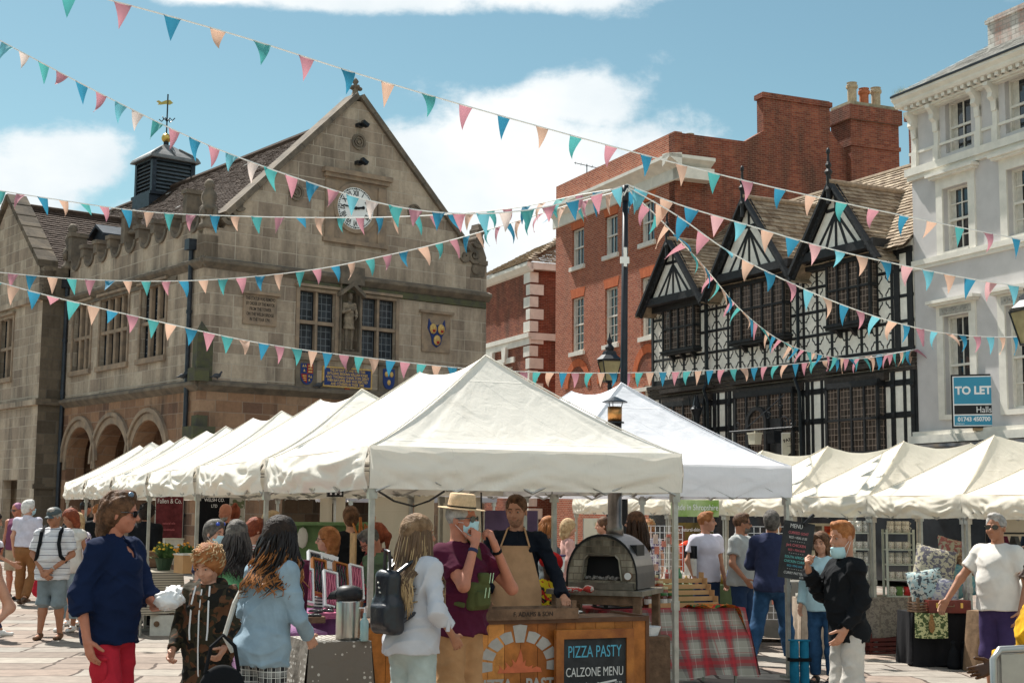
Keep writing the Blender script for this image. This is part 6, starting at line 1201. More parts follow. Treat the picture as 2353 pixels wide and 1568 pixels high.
    if top:
        k_, tm_, hem = top[0], top[1], top[2]; loose = top[3] if len(top) > 3 else .018; T = dict(short=.62, tank=0, long=1.95, elbow=1.15, rolled=1.45, cap=.25, half=.85)[k_]
        def ft(G):
            torso(G, loose, .05); zz = hem * s
            G.cap(waist, V3(pel[0], pel[1], zz - .02), ((.14) * g + loose + belly * .5) * s, (.168 * g + loose + belly * .35) * s, .05, .80)
            for sd in 'lr':
                if T: limb(G, sd, loose * .8 + .002, T, True, .035, .012 if T <= 1 else (.016 if T < 1.6 else .006))
            G.ell(pel + V3(0, -.04, -.07) * s, V3(.158 * g + loose, .118 * g + loose, .13) * s, .05); G.plane((0, 0, -1), -zz); col_ = neck + V3(0, 0, .012 * s)
            G.cap(neck + V3(0, .0, .02) * s, neck + V3(0, .02, .16) * s, .062 * s, .085 * s, .01, op='s')
            if len(top) > 4 and top[4] == 'v': G.ell(neck + rotz((0, .11, -.05), -twist) * s, V3(.035, .06, .11) * s, .01, op='s')
            if k_ == 'tank': G.ell(J['lsho'] + V3(-.03, 0, .02), V3(.06, .12, .09) * s, .01, op='s'); G.ell(J['rsho'] + V3(.03, 0, .02), V3(.06, .12, .09) * s, .01, op='s')
        gt_ = garment({'tank': 'top', 'short': 't_shirt', 'cap': 'top', 'long': 'shirt', 'elbow': 'shirt', 'rolled': 'shirt', 'half': 'shirt'}[k_], tm_, ft, .009 if near else .006, 34, sd_=5, za=min(hem * s, J['lwri'][2] - .06, J['rwri'][2] - .06), zb=max(neck[2] + .05, J['lsho'][2] + .12, J['lwri'][2] + .06, J['rwri'][2] + .06))
        if len(top) > 5 or (len(top) > 4 and top[4] == 'c'):
            G = SDF(neck - .14 * s, neck + .14 * s, min(h, .007)); G.cap(neck + V3(0, -.012, -.03) * s, neck + V3(0, -.004, .028) * s, .078 * s, .068 * s, .01, cut=True); G.cap(neck + V3(0, .02, -.02) * s, neck + V3(0, .045, .12) * s, .05 * s, .075 * s, .01, op='s'); b1 = MB(); G.mesh(b1); b1.build('collar', tm_, gt_, True)
    # footwear
    for sd in 'lr':
        if shoes is None: break
        a_ = J[sd + 'ank']; G = SDF(a_ - V3(.1, .12, .12), a_ + V3(.1, .24, .08), .008 if D < 22 else .013); G.cap(a_ + V3(0, -.025, -.03) * s, a_ + V3(0, .02, -.035) * s, .045 * s, .045 * s, .02); G.cap(a_ + V3(0, .03, -.05) * s, a_ + V3(.005, .145, -.055) * s, .042 * s, .036 * s, .03, .8, (0, 0, 1)); G.plane((0, 0, -1), -(a_[2] - .085 * s)); b1 = MB(); G.mesh(b1); b1.build('shoe', shoes, rt_, True)
    # hair
    hres_ = .006 if near else (.008 if D < 20 else .011)
    def strands(n, L, mat, t0=0.0, spread=.11, wav=.02, top_z=.05, back=True, seed_=0, w0=.008, drop=None, fan=140, nm='hair_strands'):
        r_ = random.Random(seed_ + seed); f = MB()
        for i in range(n):
            a = R(-90 + r_.uniform(-fan, fan)); zt = r_.uniform(.02, .115); rr = math.sqrt(max(.02, 1 - ((zt - .03) / .102) ** 2)); p0 = V3(.082 * rr * math.cos(a), -.01 + .098 * rr * math.sin(a), zt); pts = []
            ll = L * r_.uniform(.75, 1.05); ph = r_.uniform(0, 6); fr_ = r_.uniform(14, 24); fl = r_.uniform(.6, 1.3)
            for j in range(12):
                t = j / 11; zz = p0[2] - ll * t; over = 1.0 + .22 * math.sin(min(1, t * 2.2) * 1.57) + spread * fl * t * 2
                pt = hd(*(p0[0] * over * (1 + .4 * t), p0[1] * over - .03 * t, p0[2])); dz = -ll * t * s; wv = wav * t * s
                P_ = pt + V3(wv * math.sin(fr_ * t * L + ph), wv * math.cos(fr_ * t * L * .9 + ph * 1.3), dz)
                if P_[2] < shm[2] + .09 * s:
                    zt_ = min(1, max(0, (shm[2] + .09 * s - P_[2]) / (.14 * s))); cx_ = shm + (waist - shm) * min(1, max(0, (shm[2] - P_[2]) / max(.01, shm[2] - waist[2]))); rx, ry = (.08 + .12 * zt_) * s * g, (.07 + .10 * zt_) * s * g + (top[3] if top and len(top) > 3 else .018)
                    q2 = rotz(P_ - cx_, twist); dd_ = math.hypot(q2[0] / rx, q2[1] / ry)
                    if dd_ < 1: q2[1] = (-1 if q2[1] < .05 * s else 1) * ry * math.sqrt(max(0, 1 - min(1, (q2[0] / rx) ** 2))); P_ = rotz(q2, -twist) + cx_ + V3(0, 0, 0)
                pts.append(tuple(P_))
            if t0: k0 = int(12 * t0); pts = pts[k0:]; pts = [pts[0]] * 0 + pts; npt = len(pts); w = w0 * r_.uniform(.5, 1.2); f.tube(pts, [w * (.2 + .9 * math.sin(min(1, (q_ + .5) / npt * 1.5) * 1.57)) * (1 if q_ < npt - 2 else .5) for q_ in range(npt)], 5); continue
            w = w0 * r_.uniform(.5, 1.2); f.tube(pts, [w * q_ for q_ in (.6, 1, 1.2, 1.3, 1.3, 1.3, 1.25, 1.15, 1, .8, .5, .15)], 5)
        return f.build(nm, mat, rt_, True)
    if hair:
        k_, hm = hair[0], HAIR[hair[1]] if isinstance(hair[1], str) else hair[1]; G = SDF(hc - .24 * s, hc + .24 * s, hres_)
        if k_ != 'bald':
            th = dict(wavy=.016, short=.006, crop=.003, full=.014, long=.014, bob=.018, curly=.026, pony=.010, bun=.010, ring=.006)[k_]
            G.ell(hd(0, -.016, .036), V3(.0785 + th, .095 + th, .086 + th * 1.1) * q, .01, HM)
            if k_ in ('full', 'wavy', 'long', 'bob', 'curly', 'pony', 'bun'): G.ell(hd(0, -.055, -.015), V3(.068 + th, .055 + th, .075 + th) * q, .03, HM)
            if k_ == 'wavy': G.cap(hd(0, -.07, -.02), hd(0, -.085, -.12), .062 * q, .052 * q, .03)
            if k_ == 'bob': G.cap(hd(0, -.04, 0), hd(0, -.035, -.11), .082 * q, .085 * q, .03)
            if k_ in ('short', 'full', 'wavy'): G.ell(hd(0, .03, .105), V3(.055, .055, .022 + th) * q, .02, HM)
            G.ell(hd(0, .095, -.035), V3(.064, .075, .098) * q, .012, HM, op='s'); G.ell(hd(0, .06, -.11), V3(.075, .09, .07) * q, .01, HM, op='s')
            if k_ in ('short', 'crop', 'ring'): G.ell(hd(0, -.03, -.12), V3(.12, .12, .062) * q, .01, HM, op='s'); [G.ell(hd(e * .09, .0, -.03), V3(.022, .035, .038) * q, .006, HM, op='s') for e in (-1, 1)]
            if k_ == 'ring': G.ell(hd(0, .01, .13), V3(.085, .1, .05) * q, .02, HM, op='s')
            if k_ == 'bob': [G.ell(hd(e * .0, .10, -.09), V3(.060, .07, .12) * q, .01, HM, op='s') for e in (1,)]
            if k_ == 'bun': G.ell(hd(0, -.08, .12), V3(.04, .04, .04) * q, .01, HM)
            if k_ == 'pony': G.cap(hd(0, -.09, .06), hd(0, -.15, -.02), .03 * q, .035 * q, .02); G.cap(hd(0, -.15, -.02), hd(0, -.13, -.2), .035 * q, .012 * q, .02)
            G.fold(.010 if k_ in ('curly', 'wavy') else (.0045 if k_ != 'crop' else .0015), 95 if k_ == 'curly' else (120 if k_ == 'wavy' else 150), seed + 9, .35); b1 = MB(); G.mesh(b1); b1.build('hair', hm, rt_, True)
            if k_ == 'curly':
                f = MB(); r_ = random.Random(seed + 4)
                for i in range(150):
                    a = r_.uniform(0, 6.28); zt = r_.uniform(-.02, .13); rr = math.sqrt(max(.03, 1 - ((zt - .03) / .11) ** 2)) 
                    if math.sin(a) > .3 and zt < .06: continue
                    p0 = V3(.098 * rr * math.cos(a), -.016 + .115 * rr * math.sin(a), zt); rad = r_.uniform(.010, .02); ph = r_.uniform(0, 6); ax_ = r_.uniform(-.02, .02); f.tube([tuple(hd(p0[0] + rad * math.cos(ph + j * .75) + ax_ * j / 8, p0[1] + rad * math.sin(ph + j * .75), p0[2] + .004 * j - .012)) for j in range(9)], [.002, .0045, .005, .005, .005, .005, .0045, .003, .001], 5)
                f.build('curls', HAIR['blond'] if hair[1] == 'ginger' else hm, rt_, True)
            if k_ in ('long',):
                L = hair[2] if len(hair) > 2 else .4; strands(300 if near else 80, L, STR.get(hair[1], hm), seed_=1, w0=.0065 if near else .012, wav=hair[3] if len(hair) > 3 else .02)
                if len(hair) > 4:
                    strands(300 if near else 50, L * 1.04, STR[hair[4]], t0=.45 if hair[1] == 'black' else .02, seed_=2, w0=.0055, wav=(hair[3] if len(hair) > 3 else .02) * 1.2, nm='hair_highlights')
    if hat == 'cap' or hat == 'blackcap':
        cm_ = M('grey_baseball_cap', (.07, .09, .095), .8, .1, 10) if hat == 'cap' else SHOEK; G = SDF(hc - .2 * s, hc + .24 * s, hres_); G.ell(hd(0, -.01, .045), V3(.090, .106, .088) * q, .01, HM); n_ = np.array(HM @ Vector((0, 0, 1))); G.plane(-n_, -float(n_ @ hd(0, 0, .045))); b1 = MB(); G.mesh(b1); ht = b1.build('cap', cm_, rt_, True)
        b1 = MB(); b1.grid(lambda u, v: tuple(hd((u - .5) * .15 * (1 - .25 * v), .088 + .075 * v * (1 - (2 * u - 1) ** 2 * .55), .052 - .012 * v - .03 * (2 * u - 1) ** 2 * (1 - .3 * v))), 12, 6); b1.grid(lambda u, v: tuple(hd((u - .5) * .15 * (1 - .25 * v), .088 + .075 * v * (1 - (2 * u - 1) ** 2 * .55), .047 - .012 * v - .03 * (2 * u - 1) ** 2 * (1 - .3 * v))), 12, 6); b1.build('peak', cm_, ht, True)
    if extra: extra(rt_, J, hd, s, dict(neck=neck, chest=chest, waist=waist, pel=pel, shm=shm, HM=HM, hc=hc, hd=hd, lo=lo, hi=hi, h=h, fold=garment, torso=torso, limb=limb))
    return rt_, J, hd
# ================================================================ the crowd
def headX(px, D): return X(px, D)
NAVY = cloth('navy_linen', (.006, .014, .046)); REDC = cloth('red_cotton', (.46, .022, .04)); DENIML = cloth('pale_denim', (.25, .34, .41)); WHC = cloth('white_cotton', (.74, .74, .76), .04); WHB = cloth('white_blouse', (.52, .53, .57), .04); MAROON = cloth('maroon', (.075, .010, .03)); KHAKI = cloth('khaki', (.42, .23, .11)); BLACKC = cloth('black_cotton', (.008, .009, .011)); DNAVY = cloth('dark_navy_knit', (.006, .009, .016)); JEANS = cloth('blue_jeans', (.025, .07, .15), .3); DJEANS = cloth('dark_jeans', (.02, .04, .09)); GREYSH = cloth('grey_blue_shorts', (.18, .22, .24)); PJEAN = cloth('pale_green_jeans', (.40, .46, .44)); BROWNT = cloth('brown_chinos', (.24, .11, .045)); FLEECE = cloth('navy_fleece', (.03, .038, .085)); GREYP = cloth('grey_polo', (.36, .37, .36)); LGREY = cloth('light_grey_jersey', (.52, .49, .45)); PURPS = cloth('purple_shorts', (.045, .03, .09)); PBLUE = cloth('powder_blue', (.42, .60, .66)); GREENT = cloth('mint_green', (.14, .38, .19)); LILACS = cloth('lilac_shorts', (.48, .38, .50)); PINKC = cloth('dusty_pink', (.58, .34, .30)); GREYK = cloth('charcoal', (.06, .065, .07)); MUST = cloth('mustard_knit', (.48, .24, .02)); CREAMC = cloth('cream_top', (.62, .60, .55)); LBL = cloth('pale_blue_capri', (.25, .33, .37)); TANT = cloth('stone_trousers', (.40, .31, .22)); 
LEATH = M('black_leather', (.012, .014, .02), .35, .2, 12, .3, 40, spec=.5)
def yawf(v): return v
# 1 man in navy shirt and red shorts
def ex1(rt_, J, hd, s, c):
    bg = MB(); w = J['lwri']; S = SDF(w + V3(-.16, -.02, -.1), w + V3(.16, .26, .16), .007); S.ell(w + V3(0.04, .12, .05), V3(.12, .09, .07), .01); S.ell(w + V3(.0, .13, .10), V3(.07, .05, .05), .03); S.crease(.02, 60, 3); S.fold(.006, 90, 3, 1); S.mesh(bg); bg.build('x', SGW, None, True)
    o = bpy.data.objects['x']; o.name = 'paper_bag'; o.matrix_world = rt_.matrix_basis; tag(o, 'crumpled white paper bag in the hand of the man in the navy shirt', 'bag'); o.location = rt_.location; o.rotation_euler = rt_.rotation_euler
    f = MB(); [f.ball(tuple(hd(e * .033, .055, .115)), (.028, .02, .02), 10) for e in (-1, 1)]; f.tube([hd(-.06, .05, .11), hd(0, .075, .115), hd(.06, .05, .11)], .004, 5); f.build('spare_sunglasses', M('blue_grey_lens', (.10, .16, .24), .15, spec=.8), rt_, True)
    for (a, z) in ((1, .70),):
        f = MB(); k = J['rhip'] * .45 + J['rkne'] * .55; S = SDF(k - V3(.2, .2, .16), k + V3(.2, .2, .16), .008); S.ell(k + V3(.085, .0, -.0), V3(.03, .07, .085), .01); S.ell(k + V3(.095, .0, .07), V3(.03, .075, .022), .005); S.fold(.005, 60, 2, 1); S.mesh(f); f.build('cargo_pocket', REDC, rt_, True)
person(X(276, 9.4), 9.4, 1.83, -110, 'man in navy shirt and red shorts with dark sunglasses holding a white paper bag', 'red', ('wavy', 'brown'), ('rolled', NAVY, .84, .032, 'v', 1), ('longshorts', REDC), SHOEB, 1.02, .02, dict(lelb=(-.27, .03, 1.14), lwri=(-.26, .15, 1.05), relb=(.26, -.05, 1.14), rwri=(.26, .02, .88), rkne=(.11, .09, .50), rank=(.11, .05, .10)), (22, -4), .03, glasses='sun', extra=ex1, hands=dict(l=dict(dir=(.25, .8, .1), nrm=(.2, 0, 1), curl=.4)), seed=1)
# hair at the nape of man 1
# 2 boy
CAMO = pat('camouflage_fleece', (.035, .030, .018), 'camo', (.11, .05, .025), .8, c3=(.012, .012, .010))
def ex2(rt_, J, hd, s, c):
    f = MB(); n = c['neck']
    for e in (-1, 1): f.tube([n + V3(e * .05, .10, -.01), n + V3(e * .06, .135, -.12), n + V3(e * .065, .148, -.30), n + V3(e * .06, .148, -.36)], .006, 6)
    f.build('drawstring', SGW, rt_); f = MB(); f.tube([n + V3(0, .115, -.03), n + V3(.0, .148, -.2), n + V3(.0, .145, -.42), n + V3(0, .13, -.58), n + V3(0, .08, -.66)], .005, 6); f.build('zip', SGW, rt_)
    G = SDF(n - .2, n + .2, .008); G.cap(n + V3(-.07, -.04, -.01), n + V3(.07, -.04, -.01), .05, .05, .04); G.ell(n + V3(0, -.07, -.05), V3(.11, .06, .09), .03); G.fold(.006, 40, 2); b1 = MB(); G.mesh(b1); b1.build('hood', CAMO, rt_, True)
person(X(494, 9.7), 9.7, 1.47, 168, 'curly blond boy in a brown camouflage hooded onesie', 'fair', ('curly', 'ginger'), ('long', CAMO, .60, .03), ('trousers', CAMO), SHOEW, 1.08, 0, dict(relb=(.24, -.03, 1.14), rwri=(.22, .16, .97), lelb=(-.24, -.03, 1.14), lwri=(-.22, .18, 1.0), rkne=(.1, .06, .49)), (-6, -24), .04, extra=ex2, hands=dict(r=dict(curl=.75), l=dict(curl=.6)), seed=2)
# 3 woman with ombre hair
OMB = HAIR['ginger']
def ex3(rt_, J, hd, s, c):
    f = MB(); f.tube([J['lsho'] + V3(.03, -.05, .05), c['chest'] + V3(-.20, -.13, -.1), c['pel'] + V3(-.30, -.08, .0), c['pel'] + V3(-.32, 0, -.1)], .016, 6); f.build('bag_strap', CREAMC, rt_)
person(X(622, 9.1), 9.1, 1.69, -42, 'woman with dark-to-copper wavy hair in a pale denim shirt over plaid trousers', 'fair', ('long', 'black', .42, .05, 'ginger'), ('long', DENIML, .80, .028, 'c'), ('trousers', pat('black_white_plaid', (.02, .02, .022), 'plaid', (.30, .30, .29), .8, c3=(.6, .6, .57))), SHOEW, 1.08, 0, dict(relb=(.22, .08, 1.13), rwri=(.14, .26, 1.02), lelb=(-.24, .0, 1.14), lwri=(-.2, .2, 1.0)), (-8, -14), .16, female=True, extra=ex3, seed=3)
# shoulder bag
def hang_bag(nm, p, face, dims, mat, label, cat='bag'):
    t = thing(nm, p, R(face), label, cat); G = SDF(V3(-dims[0], -dims[1], -dims[2]) - .05, V3(*dims) + .05, .01); G.ell((0, 0, -.02), V3(dims[0], dims[1], dims[2]), .02); G.cap((-dims[0] * .6, 0, -dims[2] * .5), (dims[0] * .6, 0, -dims[2] * .5), dims[1], dims[1], .05); G.fold(.006, 40, 3); b1 = MB(); G.mesh(b1); b1.build('bag_body', mat, t, True)
    b1 = MB(); b1.tube([(-dims[0] * .7, 0, dims[2] * .6), (-dims[0] * .5, 0, dims[2] * 1.5), (0, 0, dims[2] * 1.9), (dims[0] * .5, 0, dims[2] * 1.5), (dims[0] * .7, 0, dims[2] * .6)], .012, 6); b1.build('handle', mat, t); return t
hang_bag('shoulder_bag', (X(530, 8.8), 8.8, .66), 30, (.15, .06, .17), BLACKC, 'black cloth shoulder bag with cream strap at the denim-shirted woman’s hip')
# 4 woman with white blouse and backpack
def ex4(rt_, J, hd, s, c):
    f = MB(); e = J['relb']; 
    t = thing('backpack', rt_.location, rt_.rotation_euler.z, 'black leather backpack on the shoulder of the woman in the white blouse', 'backpack'); ch = c['chest'] + V3(.02, -.24, -.10)
    G = SDF(ch - .3, ch + .32, .009); G.rbox(ch + V3(0, 0, -.10), (.125, .065, .11), .045, .06); G.rbox(ch + V3(0, .0, .08), (.10, .055, .12), .05, .05); G.rbox(ch + V3(0, -.05, -.09), (.095, .04, .075), .03, .006); G.fold(.005, 30, 5); b1 = MB(); G.mesh(b1); b1.build('pack_body', LEATH, t, True)
    f = MB(); f.tube([ch + V3(.03, -.01, .2), ch + V3(.04, -.03, .32), ch + V3(.0, -.03, .33), ch + V3(-.03, -.01, .2)], .011, 6); f.build('grab_handle', LEATH, t)
    for q in (-1, 1): f = MB(); f.tube([ch + V3(q * .05, .03, .18), J['lsho' if q < 0 else 'rsho'] * .6 + c['neck'] * .4 + V3(0, .0, .08), J['lsho' if q < 0 else 'rsho'] * .75 + c['chest'] * .25 + V3(0, .13, 0), c['waist'] + V3(q * .13, -.02, .06), ch + V3(q * .09, .03, -.14)], .013, 6); f.build('strap', LEATH, t)
    f = MB(); [f.ball(ch + V3(.02 + .01 * k, -.10, .12 - .03 * k), .008, 6) for k in range(3)]; f.build('buckle', POLE, t)
    f = MB(); p = J['relb'] + (J['rwri'] - J['relb']) * .35; f.tube([p + V3(0, 0, .05), p + V3(.06, 0, 0), p + V3(.05, .0, -.07)], .014, 6); f.build('sleeve_tab', WHB, rt_)
person(X(958, 9.5), 9.5, 1.70, -46, 'woman with long blond-brown hair in a loose white blouse and pale jeans', 'tan', ('long', 'lbrown', .54, .012, 'blond'), ('rolled', WHB, .84, .032, 'c'), ('trousers', PJEAN), SHOEW, 1.14, 0, dict(relb=(.31, -.06, 1.14), rwri=(.27, .12, .97), lelb=(-.31, -.03, 1.15), lwri=(-.27, .12, 1.0)), (-22, -4), .03, female=True, extra=ex4, seed=4)
# 5 man with straw trilby and mask
STRAW = M('straw_hat', (.60, .42, .25), .85, .1, 60, .4, 200); OLIVE = cloth('olive_nylon', (.075, .085, .03))
def ex5(rt_, J, hd, s, c):
    HM = c['HM']; f = MB(); pts = []
    mt = Matrix.Translation(Vector(hd(0, -.005, .07))) @ (HM @ Matrix.Rotation(R(-5), 3, 'X')).to_4x4(); f.M = mt
    f.lathe([(.155, .0), (.150, .006), (.095, .004), (.093, .01), (.088, .06), (.082, .105), (.07, .112), (.045, .098), (.0, .095)], (0, 0, 0), 28, sy=1.14); t = thing('straw_trilby', rt_.location, rt_.rotation_euler.z, 'pale straw trilby with a thin dark band on the masked man', 'hat')
    f.build('hat_body', STRAW, t, True); f = MB(mt); f.lathe([(.0945, .012), (.094, .022)], (0, 0, 0), 28, sy=1.14); f.build('hat_band', BLACKC, t)
    # sling bag across the chest
    ch = c['chest'] + V3(.05, .17, -.12); t = thing('sling_bag', rt_.location, rt_.rotation_euler.z, 'olive green sling bag with zips across the masked man’s chest', 'bag'); G = SDF(ch - .3, ch + .35, .009); G.cap(ch + V3(-.11, -.06, .24), ch + V3(-.09, -.02, .04), .035, .05, .02, .45); G.rbox(ch + V3(-.04, .0, -.06), (.11, .05, .10), .04, .03); G.rbox(ch + V3(-.03, .05, -.08), (.075, .03, .055), .02, .006); G.rbox(ch + V3(-.07, .03, .06), (.05, .03, .04), .02, .01); b1 = MB(); G.mesh(b1); b1.build('bag_body', OLIVE, t, True)
    f = MB(); [f.tube([ch + V3(x, .105, z), ch + V3(x + .008, .10, z - .07)], .0035, 5) for x, z in ((-.09, .1), (-.06, .1), (-.05, -.0), (-.01, -.0))]; f.build('zip_pull', M('pale_green_cord', (.45, .62, .40), .6), t)
    f = MB(); f.tube([ch + V3(-.06, -.02, .28), c['neck'] + V3(-.06, .05, .02), c['neck'] + V3(-.13, -.1, -.05), c['chest'] + V3(0, -.19, -.1), c['waist'] + V3(.2, -.05, 0), ch + V3(.1, 0, -.12)], .018, 6); f.build('strap', OLIVE, t)
    for sd, mm in (('l', BLACKC), ('r', FLEECE)):
        w = J[sd + 'wri']; d = (J[sd + 'elb'] - w); d /= np.linalg.norm(d); f = MB(); f.tube([w + d * .035, w + d * .06], .034, 12); f.build('wristwatch' if sd == 'l' else 'wristband', mm, rt_, True)
person(X(1062, 10.2), 10.2, 1.80, -128, 'man in straw hat and sunglasses fastening his pale blue face mask, maroon t-shirt', 'red', ('short', 'grey'), ('short', MAROON, .86, .022), ('longshorts', KHAKI), SHOEB, 1.16, .05, dict(lelb=(-.33, .20, 1.16), lwri=(-.135, .20, 1.46), relb=(.22, .22, 1.20), rwri=(.085, .20, 1.47)), (14, 0), .0, glasses='sun', mask=True, extra=ex5, hands=dict(l=dict(dir=(.35, -.15, .8), nrm=(.3, -.9, 0), curl=1.0), r=dict(dir=(-.3, -.12, .8), nrm=(-.3, -.9, 0), curl=1.0)), seed=5)
# 6 vendor in apron
APR = cloth('tan_apron', (.46, .27, .15))
def ex6(rt_, J, hd, s, c):
    n = c['neck']; ch = c['chest']; w = c['waist']; pe = c['pel']; f = MB()
    def af(u, v):
        z = ch[2] + .06 - v * .72; wd = .13 + .10 * min(1, v * 1.9); a = (u - .5) * 2; return (ch[0] + (pe[0] - ch[0]) * v + a * wd, ch[1] * (1 - v) + (.18 if v < .5 else .18) * (1 - .35 * a * a) + .012 * math.sin(a * 7 + v * 5) * v, z)
    f.grid(af, 20, 24); f.grid(lambda u, v: tuple(np.array(af(u, v)) + V3(0, .004, 0)), 20, 24); f.build('apron', APR, rt_, True)
    f = MB(); [f.tube([(ch[0] + q * .125, ch[1] + .155, ch[2] + .05), n + V3(q * .075, .06, .01), n + V3(q * .05, -.06, .03)], .008, 6) for q in (-1, 1)]; f.build('apron_strap', APR, rt_)
STUB = M('brown_stubble', (.30, .155, .10), .8, .3, 60)
person(X(1190, 12.6), 12.6, 1.87, 176, 'bearded stallholder in a navy polo shirt and tan apron leaning at the oven', 'mid', ('short', 'brown'), ('long', DNAVY, .90, .02, 'c'), ('trousers', DJEANS), SHOEK, 1.10, 0, dict(lelb=(-.33, .07, 1.13), lwri=(-.40, .30, .97), relb=(.25, -.02, 1.15), rwri=(.22, .2, 1.0)), (-8, -8), .05, beard=STUB, extra=ex6, hands=dict(l=dict(curl=.9, dir=(-.2, .8, -.2), nrm=(0, 0, -1))), seed=6)
# 7 man in striped t-shirt
STRP = pat('striped_jersey', (.66, .66, .68), 'hstripe', (.06, .06, .10), 1.0)
def ex7(rt_, J, hd, s, c):
    t = thing('rucksack', rt_.location, rt_.rotation_euler.z, 'dark rucksack worn by the man in the striped t-shirt', 'backpack')
    for q, sd in ((-1, 'l'), (1, 'r')): f = MB(); m = J[sd + 'sho'] * .72 + c['neck'] * .28; f.tube([m + V3(0, -.12, -.05), m + V3(0, -.03, .085), m + V3(0, .12, .0), m + V3(0, .165, -.14), m + V3(q * .03, .165, -.3), m + V3(q * .08, .08, -.38)], .026, 6); f.build('strap', BLACKC, t)
    G = SDF(c['chest'] + V3(-.25, -.4, -.35), c['chest'] + V3(.25, 0, .3), .014); G.cap(c['chest'] + V3(0, -.2, .08), c['chest'] + V3(0, -.2, -.15), .13, .15, .03, .6); b1 = MB(); G.mesh(b1); b1.build('pack_body', BLACKC, t, True)
    w = J['lwri']; f = MB(); d = J['lelb'] - w; d /= np.linalg.norm(d); f.tube([w + d * .03, w + d * .055], .034, 10); f.build('wristwatch', POLE, rt_)
SANDAL = M('brown_sandal', (.12, .06, .03), .7, .3, 14)
person(X(138, 19.2), 19.2, 1.72, 178, 'man in grey cap and striped white t-shirt with his hands clasped in front', 'tan', ('short', 'grey'), ('half', STRP, .80, .035), ('longshorts', GREYSH), SANDAL, 1.16, .05, dict(lelb=(-.27, .02, 1.14), lwri=(-.05, .24, .93), relb=(.27, .02, 1.14), rwri=(.05, .22, .90), lkne=(-.12, .05, .49), lank=(-.13, -.02, .085), rank=(.12, .05, .085)), (-18, -14), .03, hat='cap', extra=ex7, hands=dict(l=dict(dir=(.7, .2, -.5), nrm=(0, -1, 0), curl=.6), r=dict(dir=(-.7, .2, -.5), nrm=(0, -1, 0), curl=.6)), seed=7)
person(X(176, 20.4), 20.4, 1.70, 170, 'woman in frilled cream top and pale blue cropped trousers behind the striped man', 'tan', ('bob', 'auburn'), ('cap', CREAMC, .84, .03), ('capri', LBL), SHOEW, 1.08, 0, dict(relb=(.24, 0, 1.14), rwri=(.2, .12, .95)), (-30, -18), .05, female=True, seed=8)
bgq = hang_bag('carrier_bag', (X(114, 19.9), 19.9, .66), 20, (.11, .05, .15), REDC, 'red shopping bag hanging behind the man in the striped t-shirt')
FLOR = pat('floral_dress', (.62, .58, .62), 'floral', (.10, .07, .16), .55, c3=(.28, .22, .36))
person(X(190, 21.4), 21.4, 1.64, 172, 'woman with short blond hair and sunglasses in a purple floral dress', 'fair', ('bob', 'blond'), ('short', FLOR, .60, .022), ('skirt', FLOR, .52, .20), SHOEW, 1.0, 0, None, (-12, -6), .02, glasses='sun', female=True, seed=9)
person(X(76, 25.7), 25.7, 1.84, -8, 'white-haired man in pale lilac shirt and brown trousers walking away', 'fair', ('full', 'white'), ('short', cloth('pale_lilac_shirt', (.56, .54, .62)), .98, .022, 'c'), ('trousers', BROWNT), SHOEB, 1.14, .03, dict(lkne=(-.11, .06, .50), lank=(-.12, .10, .09), rkne=(.1, .10, .50), rank=(.10, -.18, .14), relb=(.27, -.05, 1.14)), (-42, 0), .02, mask=True, seed=10)
def purple(rt_, J, hd, s, c): pass
person(X(52, 27.4), 27.4, 1.80, 168, 'man with cropped purple hair and sunglasses in a plum vest', 'red', ('crop', 'purple'), ('tank', cloth('plum_vest', (.16, .05, .10)), .90, .015), ('shorts', TANT), SHOEK, 1.1, .03, None, (-20, -12), .0, glasses='sun', seed=11)
TOPM = pat('maroon_white_top', (.60, .58, .62), 'stripe', (.10, .02, .05), 4.5)
person(X(-6, 19.4), 19.4, 1.66, -70, 'dark-haired woman in a maroon and white top and navy leggings at the left edge', 'mid', ('bun', 'black'), ('half', TOPM, .98, .02), ('leggings', FLEECE), SHOEW, .98, 0, dict(lank=(-.1, .2, .09), rank=(.1, -.12, .13), relb=(.2, .1, 1.15), rwri=(.2, .3, 1.05)), (0, -16), .03, female=True, seed=12)
person(X(-58, 9.0), 9.0, 1.70, -172, 'bare-shouldered person with grey-blond hair cut off by the left edge', 'fair', ('bob', 'grey'), ('tank', CREAMC, .86, .012), ('trousers', CREAMC), SHOEW, 1.16, 0, dict(relb=(.26, -.12, 1.15), rwri=(.22, -.10, .92), lelb=(-.27, -.06, 1.15), lwri=(-.14, .12, .98)), (0, -5), .0, female=True, seed=13)
person(X(234, 25.5), 25.5, 1.78, 4, 'ginger-haired man in a black t-shirt standing with his back turned', 'fair', ('short', 'ginger'), ('short', BLACKC, .88, .022), ('trousers', DJEANS), SHOEK, 1.12, .0, None, (10, 0), 0, seed=14)
person(X(206, 27.5), 27.5, 1.84, -30, 'man in a black cap and black t-shirt under the farthest left tent', 'red', ('short', 'black'), ('short', BLACKC, .88, .022), ('trousers', DJEANS), SHOEK, 1.14, .0, None, (0, 0), 0, hat='blackcap', seed=15)
person(X(178, 28.3), 28.3, 1.74, 60, 'woman with long chestnut hair under the farthest left tent', 'fair', ('long', 'brown', .35, .01), ('short', BLACKC, .88, .022), ('trousers', DJEANS), SHOEK, 1.0, .0, None, (0, 0), 0, female=True, seed=16)
person(X(345, 21.6), 21.6, 1.78, -12, 'dark curly-haired man in a black jacket with his back turned', 'tan', ('curly', 'black'), ('long', BLACKC, .80, .03, 'c'), ('trousers', BLACKC), SHOEK, 1.18, .0, None, (10, -8), .04, seed=17)
